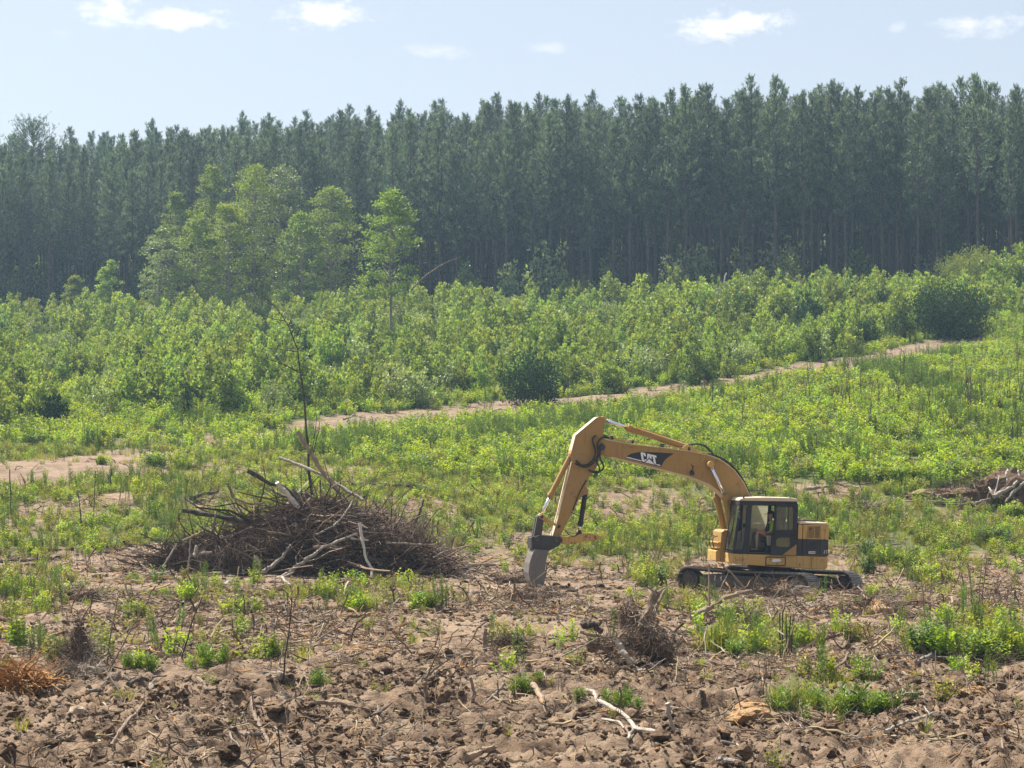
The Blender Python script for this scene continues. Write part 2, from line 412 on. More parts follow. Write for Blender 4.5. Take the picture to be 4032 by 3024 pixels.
# ------------------------------------------------------------------ scattering (stuff nobody could count)
def hidden_src(name, me):
    return bpy.data.objects.new(name, me)
def scatter(name, P, rot, scl, idx, sources, label=None):
    me = bpy.data.meshes.new(name); me.vertices.add(len(P)); me.vertices.foreach_set('co', np.asarray(P, dtype=np.float32).ravel())
    me.attributes.new('rot', 'FLOAT_VECTOR', 'POINT').data.foreach_set('vector', np.asarray(rot, dtype=np.float32).ravel())
    me.attributes.new('scl', 'FLOAT', 'POINT').data.foreach_set('value', np.asarray(scl, dtype=np.float32))
    me.attributes.new('idx', 'INT', 'POINT').data.foreach_set('value', np.asarray(idx, dtype=np.int32))
    c = bpy.data.collections.new(name+'_source')
    for k, s in enumerate(sources): c.objects.link(hidden_src('%s_%02d' % (name, k), s))
    g = bpy.data.node_groups.new(name, 'GeometryNodeTree')
    g.interface.new_socket('Geometry', in_out='INPUT', socket_type='NodeSocketGeometry')
    g.interface.new_socket('Geometry', in_out='OUTPUT', socket_type='NodeSocketGeometry')
    t = NT(g, False)
    gi = t.n('NodeGroupInput'); go = t.n('NodeGroupOutput')
    ci = t.n('GeometryNodeCollectionInfo', {'Collection': c, 'Separate Children': True, 'Reset Children': True})
    def att(nm, ty): return t.n('GeometryNodeInputNamedAttribute', {'Name': nm}, data_type=ty).outputs[0]
    ip = t.n('GeometryNodeInstanceOnPoints', {'Points': gi.outputs[0], 'Instance': ci.outputs[0], 'Pick Instance': True,
             'Instance Index': att('idx', 'INT'), 'Rotation': att('rot', 'FLOAT_VECTOR'), 'Scale': att('scl', 'FLOAT')})
    t.set(go, 0, ip.outputs[0])
    o = link(name, me); md = o.modifiers.new('scatter', 'NODES'); md.node_group = g
    return tag(o, label=label, kind='stuff')

# ------------------------------------------------------------------ foliage meshes
def unit(v):
    return v/np.maximum(np.linalg.norm(v, axis=-1, keepdims=True), 1e-9)
def leaf_quads(P, D, L, Wd, g, flat=0.0):
    """diamond leaves: base P, direction D"""
    n = len(P); D = unit(D); R = unit(g.normal(size=(n, 3)))
    if flat: R = unit(R*(1-flat)+np.array([0, 0, 1.0])*flat)
    S = unit(np.cross(D, R)); N = np.cross(S, D)
    L = np.asarray(L)[:, None]*np.ones((n, 1)); Wd = np.asarray(Wd)[:, None]*np.ones((n, 1))
    V = np.stack([P, P+D*L*.45+S*Wd*.5+N*L*.06, P+D*L, P+D*L*.45-S*Wd*.5+N*L*.06], 1).reshape(-1, 3)
    F = np.arange(4*n).reshape(n, 4); return V, F
def blades(P, D, L, Wd, g):
    n = len(P); D = unit(D); S = unit(np.cross(D, unit(g.normal(size=(n, 3)))))
    L = np.asarray(L)[:, None]*np.ones((n, 1)); Wd = np.asarray(Wd)[:, None]*np.ones((n, 1))
    V = np.stack([P+S*Wd*.5, P+D*L, P-S*Wd*.5], 1).reshape(-1, 3)
    return V, np.arange(3*n).reshape(n, 3)
def tubes_np(lines, radii, n=4):
    """lines: list of (k,3) arrays; radii: list of arrays"""
    Vs = []; Fs = []; b = 0
    for Pk, R in zip(lines, radii):
        k = len(Pk); T = np.gradient(Pk, axis=0); T = unit(T)
        ref = np.array([0, 0, 1.0]) if abs(T[0, 2]) < .9 else np.array([1.0, 0, 0])
        A = unit(np.cross(T, ref)); B = np.cross(A, T)
        w = np.arange(n)*2*np.pi/n
        V = Pk[:, None]+(A[:, None]*np.cos(w)[None, :, None]+B[:, None]*np.sin(w)[None, :, None])*np.asarray(R)[:, None, None]
        Vs.append(V.reshape(-1, 3))
        i = (np.arange(k-1)*n)[:, None]; j = np.arange(n)[None]
        Fs.append(np.stack([i+j, i+(j+1) % n, i+n+(j+1) % n, i+n+j], -1).reshape(-1, 4)+b); b += k*n
    return np.concatenate(Vs), np.concatenate(Fs)
class Veg:
    """a plant mesh of several materials"""
    def __init__(s): s.V = []; s.F3 = []; s.F4 = []; s.m3 = []; s.m4 = []; s.t3 = []; s.t4 = []; s.b = 0
    def add(s, V, F, m, tint):
        F = F+s.b; s.V.append(V); s.b += len(V); tint = np.broadcast_to(tint, (len(F),))
        if F.shape[1] == 3: s.F3.append(F); s.m3.append(np.full(len(F), m)); s.t3.append(tint)
        else: s.F4.append(F); s.m4.append(np.full(len(F), m)); s.t4.append(tint)
    def mesh(s, name, mats):
        F = []; mi = []; ti = []
        if s.F3: F.append(np.concatenate(s.F3)); mi += s.m3; ti += s.t3
        if s.F4: F.append(np.concatenate(s.F4)); mi += s.m4; ti += s.t4
        return mesh_np(name, np.concatenate(s.V), F, mats, np.concatenate(mi), tint=np.concatenate(ti))

def pine_meshes(seed, h, bushy=1.0, crown0=.44, spread=1.0):
    g = np.random.default_rng(seed)
    k = 14; zz = np.linspace(-1.0, h*.985, k); wob = np.cumsum(g.normal(0, .03, (k, 2)), 0)*(zz/h)[:, None].clip(0)
    ax = np.concatenate([wob, zz[:, None]], 1); rad = np.interp(zz, [-1, 0, h*.5, h], [.21, .18, .12, .018])
    tr = Veg(); V, F = tubes_np([ax], [rad], 7); tr.add(V, F, 0, g.random(len(F)))
    cr = Veg(); lines = []; rads = []; P = []; D = []; br = []
    nb = int(78*bushy)
    for i in range(nb):
        u = (i+g.random())/nb; z = h*(crown0+(1-crown0)*(.02+.96*u**.92))
        az = i*2.4+g.normal(0, .5); ln = spread*(1.9*max(0, 1-u**1.9)**.85+.55)*g.uniform(.45, 1.2)
        if u < .15: ln *= g.uniform(.3, .9)
        el = np.interp(u, [0, .5, 1], [.05, .42, 1.0])+g.normal(0, .12)
        c = np.array([np.interp(z, zz, ax[:, 0]), np.interp(z, zz, ax[:, 1]), z])
        d = np.array([math.cos(az)*math.cos(el), math.sin(az)*math.cos(el), math.sin(el)])
        t = np.linspace(0, 1, 4)[:, None]; ln3 = c+d*ln*t+np.array([0, 0, .18*ln])*t**2
        lines.append(ln3); rads.append(np.linspace(.035, .010, 4)*(.6+ln/3))
        nt = int(4+ln*4.6)
        for s in np.concatenate([g.uniform(.3, 1, nt), [1.0]]):
            q = c+d*ln*s+np.array([0, 0, .18*ln])*s*s+g.normal(0, .14, 3)*(ln*.4+.15)
            P.append(q); D.append(d*.35+np.array([0, 0, .75])+g.normal(0, .28, 3)); br.append(s)
    for _ in range(int(16*bushy)):          # dead stubs below the crown
        z = h*g.uniform(.15, crown0+.05); az = g.uniform(0, 6.28); ln = g.uniform(.4, 1.5)
        c = np.array([np.interp(z, zz, ax[:, 0]), np.interp(z, zz, ax[:, 1]), z])
        e = np.array([math.cos(az), math.sin(az), g.uniform(-.2, .35)])*ln
        lines.append(np.stack([c, c+e*.5, c+e])); rads.append(np.array([.03, .02, .008]))
    for _ in range(5):
        P.append(np.array([ax[-1, 0], ax[-1, 1], h*g.uniform(.955, 1.0)])); D.append(np.array([0, 0, 1.0])+g.normal(0, .12, 3)); br.append(1)
    P = np.array(P); D = unit(np.array(D)); br = np.array(br); nbld = 6
    Pb = np.repeat(P, nbld, 0)+np.repeat(D, nbld, 0)*g.uniform(-.08, .22, (len(P)*nbld, 1))
    Db = np.repeat(D, nbld, 0)*.85+g.normal(0, .5, (len(P)*nbld, 3))
    V, F = blades(Pb, Db, g.uniform(.22, .40, len(Pb)), g.uniform(.05, .085, len(Pb)), g)
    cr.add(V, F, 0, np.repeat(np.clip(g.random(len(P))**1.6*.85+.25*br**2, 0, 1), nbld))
    V, F = tubes_np(lines, rads, 3); cr.add(V, F, 1, .5)
    return tr.mesh('trunk', [M['pine_bark']]), cr.mesh('crown', [M['pine'], M['pine_bark']])

def shrub_mesh(seed, h, w, mat, nstem=9, leaf=.16, dens=1.0, shape=.8):
    """young broadleaf sapling thicket: several leaders carrying tufts of leaves"""
    g = np.random.default_rng(seed); v = Veg(); lines = []; rads = []; P = []; D = []; T = []
    for i in range(nstem):
        az = i*2.4+g.normal(0, .4); off = w*.5*math.sqrt((i+.4)/nstem); hh = h*(1-shape*.5*(off/(w*.5))**1.6)*g.uniform(.74, 1.0)
        base = np.array([math.cos(az), math.sin(az), 0])*off*.4
        top = np.array([math.cos(az)*off, math.sin(az)*off, hh]); t = np.linspace(0, 1, 5)[:, None]
        ln = base+(top-base)*t+g.normal(0, .04, (5, 3)); ln[0, 2] = -.3; lines.append(ln); rads.append(np.linspace(.03, .006, 5))
        nc = max(5, int(hh*3.3))
        for j in range(nc):
            s = (j+.6)/nc; a2 = j*2.4+g.normal(0, .5); r = (.50*(1-s)+.06)*w/2.2*g.uniform(.5, 1.1)
            c = base+(top-base)*s+np.array([math.cos(a2)*r, math.sin(a2)*r, g.normal(0, .06)])
            nl = int(16*dens); rr = g.uniform(.20, .32)*(1.1-.40*s)*w/2.2
            o = unit(g.normal(size=(nl, 3)))*np.array([.85, .85, 1.25])*rr*(g.random((nl, 1))**.4)
            P.append(c+o); D.append(o/rr*.8+np.array([0, 0, .55])+g.normal(0, .35, (nl, 3)))
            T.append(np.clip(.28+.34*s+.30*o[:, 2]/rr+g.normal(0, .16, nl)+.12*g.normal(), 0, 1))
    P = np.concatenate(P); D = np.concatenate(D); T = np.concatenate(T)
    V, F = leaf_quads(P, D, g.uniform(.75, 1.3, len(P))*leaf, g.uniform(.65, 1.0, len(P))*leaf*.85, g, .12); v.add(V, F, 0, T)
    V, F = tubes_np(lines, rads, 3); v.add(V, F, 1, .4)
    return v.mesh('shrub', [mat, M['stem']])

def tree_meshes(seed, h, w, mat, crown0=.25, round_=.5, ncl=95, leaf=.30, trunk_r=.16):
    g = np.random.default_rng(seed); tr = Veg(); cr = Veg()
    k = 10; zz = np.linspace(-.6, h*.93, k); wob = np.cumsum(g.normal(0, .07, (k, 2)), 0)
    ax = np.concatenate([wob, zz[:, None]], 1)
    lines = [ax]; rads = [np.interp(zz, [-.6, 0, h], [trunk_r*1.2, trunk_r, .02])]
    P = []; D = []; T = []
    for i in range(ncl):
        u = g.random()**.85; z = h*(crown0+(1-crown0)*u)
        prof = (math.sin(math.pi*min(1, u*.80+.20))**.75)*(1-round_)+round_*math.sqrt(max(0.02, 1-(2*u-1)**2))
        R = w*.5*prof*math.sqrt(g.random())*1.0+.05; az = g.uniform(0, 6.28)
        zb = max(h*crown0*.6, z-R*.7); c0 = np.array([np.interp(zb, zz, ax[:, 0]), np.interp(zb, zz, ax[:, 1]), zb])
        c1 = np.array([c0[0]+math.cos(az)*R, c0[1]+math.sin(az)*R, z])
        if i % 2 == 0:
            t = np.linspace(0, 1, 4)[:, None]; lines.append(c0+(c1-c0)*t+np.array([0, 0, -.12*R])*t*(1-t)*4); rads.append(np.linspace(.045, .012, 4))
        nl = int(g.uniform(34, 58)); rr = g.uniform(.30, .58)*w/5
        o = unit(g.normal(size=(nl, 3)))*(g.random((nl, 1))**.4)*np.array([1.25, 1.25, .62])*rr
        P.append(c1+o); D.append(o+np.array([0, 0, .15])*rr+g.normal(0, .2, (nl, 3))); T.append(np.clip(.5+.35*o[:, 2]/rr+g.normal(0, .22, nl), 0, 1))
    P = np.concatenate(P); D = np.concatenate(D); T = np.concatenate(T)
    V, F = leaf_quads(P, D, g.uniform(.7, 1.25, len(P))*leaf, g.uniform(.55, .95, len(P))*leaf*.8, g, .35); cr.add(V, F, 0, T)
    V, F = tubes_np(lines, rads, 5); tr.add(V, F, 0, .5)
    return tr.mesh('trunk', [M['b_grey']]), cr.mesh('crown', [mat])

def herb_mesh(seed, kind):
    g = np.random.default_rng(seed); v = Veg()
    if kind == 'herb':            # leafy weeds, broad small leaves
        ns = 9; P = []; D = []; T = []; lines = []; rads = []
        for i in range(ns):
            a = g.uniform(0, 6.28); r = .34*math.sqrt(g.random()); h = g.uniform(.35, .75)
            b = np.array([math.cos(a)*r*.6, math.sin(a)*r*.6, -.04]); e = np.array([math.cos(a)*r*1.15, math.sin(a)*r*1.15, h])
            lines.append(np.stack([b, (b+e)/2+g.normal(0, .02, 3), e])); rads.append(np.array([.008, .006, .003]))
            nl = 14; s = np.linspace(.15, 1, nl); a2 = np.arange(nl)*2.4+g.uniform(0, 6)
            P.append(b+(e-b)*s[:, None]); D.append(np.stack([np.cos(a2), np.sin(a2), g.uniform(.0, .9, nl)], 1)); T.append(np.clip(s*.8+g.normal(0, .15, nl), 0, 1))
        P = np.concatenate(P); D = np.concatenate(D)
        V, F = leaf_quads(P, D, g.uniform(.085, .165, len(P)), g.uniform(.045, .085, len(P)), g, .5); v.add(V, F, 0, np.concatenate(T))
        V, F = tubes_np(lines, rads, 3); v.add(V, F, 1, .5)
    elif kind == 'fennel':        # upright feathery stalks
        lines = []; rads = []; P = []; D = []; T = []
        for i in range(5):
            a = g.uniform(0, 6.28); r = .22*math.sqrt(g.random()); h = g.uniform(.7, 1.25)
            b = np.array([math.cos(a)*r, math.sin(a)*r, -.05]); e = b+np.array([g.normal(0, .06), g.normal(0, .06), h])
            lines.append(np.stack([b, (b+e)/2, e])); rads.append(np.array([.010, .008, .004]))
            nl = 46; s = g.uniform(.12, 1, nl)**.85; a2 = g.uniform(0, 6.28, nl)
            P.append(b+(e-b)*s[:, None]); D.append(np.stack([np.cos(a2)*.8, np.sin(a2)*.8, g.uniform(.3, 1.4, nl)], 1)); T.append(np.clip(s+g.normal(0, .2, nl), 0, 1))
        P = np.concatenate(P); D = np.concatenate(D)
        V, F = leaf_quads(P, D, g.uniform(.07, .15, len(P)), g.uniform(.012, .024, len(P)), g); v.add(V, F, 0, np.concatenate(T))
        V, F = tubes_np(lines, rads, 3); v.add(V, F, 1, .5)
    elif kind == 'grass':
        n = 42; a = g.uniform(0, 6.28, n); r = .16*np.sqrt(g.random(n)); P = np.stack([np.cos(a)*r, np.sin(a)*r, np.full(n, -.03)], 1)
        out = np.stack([np.cos(a), np.sin(a), np.zeros(n)], 1)*g.uniform(.05, .5, (n, 1)); L = g.uniform(.25, .62, n)
        D1 = unit(out*.6+np.array([0, 0, 1])); D2 = unit(out*2+np.array([0, 0, .75])); S = unit(np.cross(D1, g.normal(size=(n, 3))))
        w = g.uniform(.010, .018, n)[:, None]; m = P+D1*L[:, None]*.55; e = m+D2*L[:, None]*.5
        V = np.stack([P-S*w*.5, P+S*w*.5, m+S*w*.4, m-S*w*.4, e], 1).reshape(-1, 3); i = np.arange(n)[:, None]*5
        t = g.random(n)
        v.b = 0; v.V.append(V); v.b = len(V)
        v.F4.append(i+np.array([0, 1, 2, 3])); v.m4.append(np.zeros(n, int)); v.t4.append(t)
        v.F3.append(i+np.array([3, 2, 4])); v.m3.append(np.zeros(n, int)); v.t3.append(t)
    elif kind == 'lance':         # broadleaf weed rosette with lance leaves on several shoots
        lines = []; rads = []; P = []; D = []
        for i in range(8):
            a = g.uniform(0, 6.28); r = .2*math.sqrt(g.random()); h = g.uniform(.25, .55)
            b = np.array([math.cos(a)*r*.4, math.sin(a)*r*.4, -.03]); e = np.array([math.cos(a)*r*1.4, math.sin(a)*r*1.4, h])
            lines.append(np.stack([b, (b+e)/2, e])); rads.append(np.array([.008, .006, .003]))
            nl = 15; s = np.linspace(.15, 1, nl); a2 = np.arange(nl)*2.4
            P.append(b+(e-b)*s[:, None]); D.append(np.stack([np.cos(a2)*.8, np.sin(a2)*.8, g.uniform(.2, 1.1, nl)], 1))
        P = np.concatenate(P); D = np.concatenate(D)
        V, F = leaf_quads(P, D, g.uniform(.12, .22, len(P)), g.uniform(.03, .05, len(P)), g, .4); v.add(V, F, 0, g.random(len(P)))
        V, F = tubes_np(lines, rads, 3); v.add(V, F, 1, .5)
    elif kind == 'dead':          # thin brown dead stems
        lines = []; rads = []
        for i in range(5):
            a = g.uniform(0, 6.28); h = g.uniform(.5, 1.3); b = np.array([g.normal(0, .1), g.normal(0, .1), -.05]); d = np.array([g.normal(0, .16), g.normal(0, .16), 1])*h
            lines.append(b+d*np.linspace(0, 1, 4)[:, None]+g.normal(0, .02, (4, 3))); rads.append(np.array([.010, .008, .006, .003]))
            for q in range(3):
                s = g.uniform(.4, .95); c = b+d*s; a2 = g.uniform(0, 6.28)
                lines.append(np.stack([c, c+np.array([math.cos(a2)*.12, math.sin(a2)*.12, .16])])); rads.append(np.array([.004, .002]))
        V, F = tubes_np(lines, rads, 3); v.add(V, F, 0, g.random(len(F)))
    return v
HM = {}
for kind, mats, n in (('herb', ['herb', 'stem_green'], 4), ('fennel', ['fennel', 'stem_green'], 4), ('grass', ['grass'], 3), ('lance', ['bright', 'stem_green'], 3), ('dead', ['stem'], 3)):
    HM[kind] = [herb_mesh(100+7*i, kind).mesh('weed_'+kind, [M[q] for q in mats]) for i in range(n)]
HM['dry'] = [herb_mesh(300+7*i, 'herb').mesh('weed_dry', [M['herb_dry'], M['stem_green']]) for i in range(3)]
HM['darkherb'] = [herb_mesh(340+7*i, 'herb').mesh('weed_dark', [M['fennel'], M['stem_green']]) for i in range(2)]

# ------------------------------------------------------------------ weeds and grass of the cleared slope
def weeds():
    g = np.random.default_rng(5); src = HM['herb']+HM['fennel']+HM['grass']+HM['dead']+HM['dry']+HM['darkherb']; nm = {}
    k = 0
    for q in ('herb', 'fennel', 'grass', 'dead', 'dry', 'darkherb'): nm[q] = (k, len(HM[q])); k += len(HM[q])
    P = []; R = []; S = []; I = []
    def lay(n, d0, d1, fn):
        a = g.uniform(-.262, .262, n); d = np.sqrt(g.uniform(d0*d0, d1*d1, n)); x = a*d; y = d
        v, lush = veg(x, y); fn(x, y, v, lush)
    def put(x, y, kinds, probs, smin, smax):
        keep = np.ones(len(x), bool)          # nothing grows under the brush pile, the machine and its digging
        for ex, ey, rx, ry in ((-6.2, 74.4, 5.8, 3.4), (8.1, 68.6, 4.2, 4.6), (0.6, 67.5, 2.6, 4.5), (4.6, 67.0, 4.0, 2.2), (3.2, 52.0, 1.6, 2.0)): keep &= ((x-ex)/rx)**2+((y-ey)/ry)**2 > 1
        x = x[keep]; y = y[keep]
        n = len(x); z = terrain(x, y); c = g.choice(len(kinds), n, p=np.asarray(probs)/np.sum(probs))
        i = np.array([nm[kinds[j]][0]+g.integers(nm[kinds[j]][1]) for j in c])
        P.append(np.stack([x, y, z], 1)); I.append(i); S.append(g.uniform(smin, smax, n)); R.append(np.stack([g.normal(0, .12, n), g.normal(0, .12, n), g.uniform(0, 6.28, n)], 1))
    def far(x, y, v, lush):
        m = (g.random(len(x)) < v**1.4) & (lush > .5)
        cl = fbm(x/5, y/8, 33, 3)+g.normal(0, .05, len(x))
        f = m & (cl > .60); d = m & (cl < .40); h = m & ~f & ~d
        put(x[h], y[h], ['herb', 'fennel', 'dead', 'dry'], [.80, .10, .03, .07], .7, 1.35)
        put(x[f], y[f], ['fennel', 'herb', 'dead'], [.62, .3, .08], .75, 1.3)
        put(x[d], y[d], ['herb', 'darkherb', 'dry'], [.6, .28, .12], .7, 1.4)
    lay(32000, 84, 215, far)
    def midf(x, y, v, lush):
        m = (g.random(len(x)) < v**1.3) & (lush <= .5)
        cl = fbm(x/2.6, y/4, 35, 3)
        a_ = m & (cl > .52); b_ = m & (cl <= .52)
        put(x[a_], y[a_], ['fennel', 'grass', 'dry', 'dead', 'herb'], [.20, .44, .16, .06, .14], .4, .85)
        put(x[b_], y[b_], ['grass', 'dry', 'herb', 'dead', 'darkherb'], [.50, .22, .17, .05, .06], .4, .8)
    lay(26000, 56, 118, midf)
    lay(3300, 27, 58, midf)
    def sparse(x, y, v, lush):
        m = (g.random(len(x)) < .30) & (lush <= .5)
        put(x[m], y[m], ['dead', 'grass', 'dry'], [.6, .25, .15], .25, .6)
    lay(2400, 28, 90, sparse)
    scatter('weeds', np.concatenate(P), np.concatenate(R), np.concatenate(S), np.concatenate(I), src)
weeds()
# ------------------------------------------------------------------ pine plantation on the hill
def woods():
    g = np.random.default_rng(17)
    V = [pine_meshes(40+i, h, b, c0, sp) for i, (h, b, c0, sp) in enumerate([(20, 1.15, .40, .98), (21.5, 1.2, .38, 1.05), (22.5, 1.1, .42, .92), (19, 1.05, .36, .98), (22.5, 1.25, .42, 1.1), (21, 1.0, .44, .85), (20.5, 1.2, .36, 1.05)])]
    pts = []
    for r in range(25):
        d0 = 0
        for a in np.arange(-.258, .262, .0080):
            edge = np.interp(a, [-.26, -.20, -.05, .02, .12, .24], [272, 268, 258, 252, 240, 234])
            d = edge+r*3.1+g.normal(0, .8); aa = a+g.normal(0, .0022)+(.0040 if r % 2 else 0)
            if g.random() < .06: continue
            pts.append((aa*d, d, r))
    pts.sort(key=lambda p: p[2]*3.1+g.normal(0, .5))
    tall = lambda a: np.interp(a, [-.25, -.2, -.12, -.05, 0, .03, .06, .12, .2, .25], [.86, .87, .91, .93, .99, 1.00, .98, .99, 1.0, .97])
    rest = []
    for i, (x, y, r) in enumerate(pts):
        k = int(g.integers(len(V))); s = float(tall(x/y)*g.uniform(.82, 1.11)); z = float(base_z(x, y)); rz = g.uniform(0, 6.28)
        if i < 296:
            o = empty('pine_tree', (x, y, z), (g.normal(0, .012), g.normal(0, .012), rz)); o.scale = (s, s, s)
            tag(o, 'tall straight bare-stemmed pine with dark green crown, one of the close-set plantation on the hill', 'pine tree', 'pines of the hillside plantation')
            link('trunk', V[k][0], o); link('crown', V[k][1], o)
        else: rest.append((x, y, z, rz, s, k))
    rest = np.array(rest)
    src = []
    for t_, c_ in V:
        bm = bpy.data.meshes.new('pine')
        src.append(c_); src.append(t_)
    # deeper rows read as one dark mass of wood
    P = np.repeat(rest[:, :3], 2, 0); R = np.zeros((len(P), 3)); R[:, 2] = np.repeat(rest[:, 3], 2)
    I = np.stack([rest[:, 5]*2, rest[:, 5]*2+1], 1).ravel().astype(int)
    scatter('pine_forest', P, R, np.repeat(rest[:, 4], 2), I, src)
    # the one old open-crowned pine over the left end
    t_, c_ = pine_meshes(91, 22.6, .95, .72, 1.9)
    p = vp(128, 700, 300); o = empty('pine_tree', (p.x, 300, float(base_z(p.x, 300))))
    tag(o, 'old pine with an open rounded crown standing above the left end of the wood', 'pine tree'); link('trunk', t_, o); link('crown', c_, o)
woods()

# ------------------------------------------------------------------ broadleaf trees before the wood
def broadleaf():
    g = np.random.default_rng(3)
    #   x, base y, top y, half width px(full), depth, roundness, crown0, label
    T = [(688, 1170, 765, 90, 246, .2, .12, 'decid', 'slim light green tree, leftmost of the tall clump before the pines'),
         (830, 1170, 655, 110, 248, .25, .15, 'decid', 'tall pointed light green tree in the left half of the clump before the pines'),
         (1000, 1180, 655, 150, 244, .3, .12, 'decid', 'tallest light green tree in the middle of the clump before the pines'),
         (1110, 1170, 665, 130, 247, .7, .2, 'shrub_grey', 'tall greyish green tree with a rounded head in the clump before the pines'),
         (1300, 1185, 740, 150, 240, .4, .1, 'decid', 'bushy light green tree at the right end of the clump before the pines'),
         (1180, 1190, 840, 110, 238, .5, .1, 'decid', 'low bushy tree in front between the tall trees of the clump'),
         (900, 1190, 800, 120, 238, .4, .1, 'decid', 'medium bushy tree in front of the tall pointed tree of the clump'),
         (775, 1190, 850, 110, 239, .5, .1, 'decid', 'yellowish bushy tree low in front of the clump'),
         (630, 1190, 905, 90, 240, .6, .08, 'shrub_grey', 'silvery leaved bushy tree at the foot of the clump on its left edge'),
         (1545, 1360, 760, 140, 196, .30, .26, 'decid', 'lone light green tree with a bare trunk rising out of the thicket'),
         (300, 1190, 1090, 60, 245, .6, .05, 'decid', 'small yellow green tree at the wood edge far left'),
         (440, 1190, 1030, 60, 246, .3, .05, 'shrub', 'small pointed green tree at the wood edge left of the clump'),
         (2660, 1150, 590, 75, 258, .4, .25, 'decid', 'yellow green broadleaf tree standing among the pines at mid picture')]
    for i, (X, Yb, Yt, hw, d, ro, c0, mat, lab) in enumerate(T):
        x = vp(X, 0, d).x; zb = float(base_z(x, d)); zt = vp(X, Yt, d).z; h = zt-zb; w = 1.8*hw/3.9375*d/FPX
        t_, c_ = tree_meshes(200+i, h, w, M[mat], c0, ro, int(60+h*w*.9), .25, .10+h*.006)
        o = empty('broadleaf_tree', (x, d, zb)); tag(o, lab, 'tree', 'broadleaf trees before the pine wood')
        link('trunk', t_, o); link('crown', c_, o)
    # sunlit understorey glimpsed between the trunks
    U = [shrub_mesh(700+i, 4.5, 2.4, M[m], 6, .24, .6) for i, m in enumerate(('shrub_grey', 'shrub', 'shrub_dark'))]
    n = 900; a = g.uniform(-.26, .26, n); e = np.interp(a, [-.26, -.20, -.05, .02, .12, .24], [272, 268, 258, 252, 240, 234])
    d = e+g.uniform(-3, 70, n); x = a*d
    grow = np.where((g.random(n) < .34) & (d-e < 16), g.uniform(1.3, 2.6, n), 1.0)
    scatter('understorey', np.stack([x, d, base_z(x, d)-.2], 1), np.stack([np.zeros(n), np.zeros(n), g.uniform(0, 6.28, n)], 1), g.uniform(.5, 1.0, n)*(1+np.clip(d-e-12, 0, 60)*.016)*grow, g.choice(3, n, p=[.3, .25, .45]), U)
broadleaf()

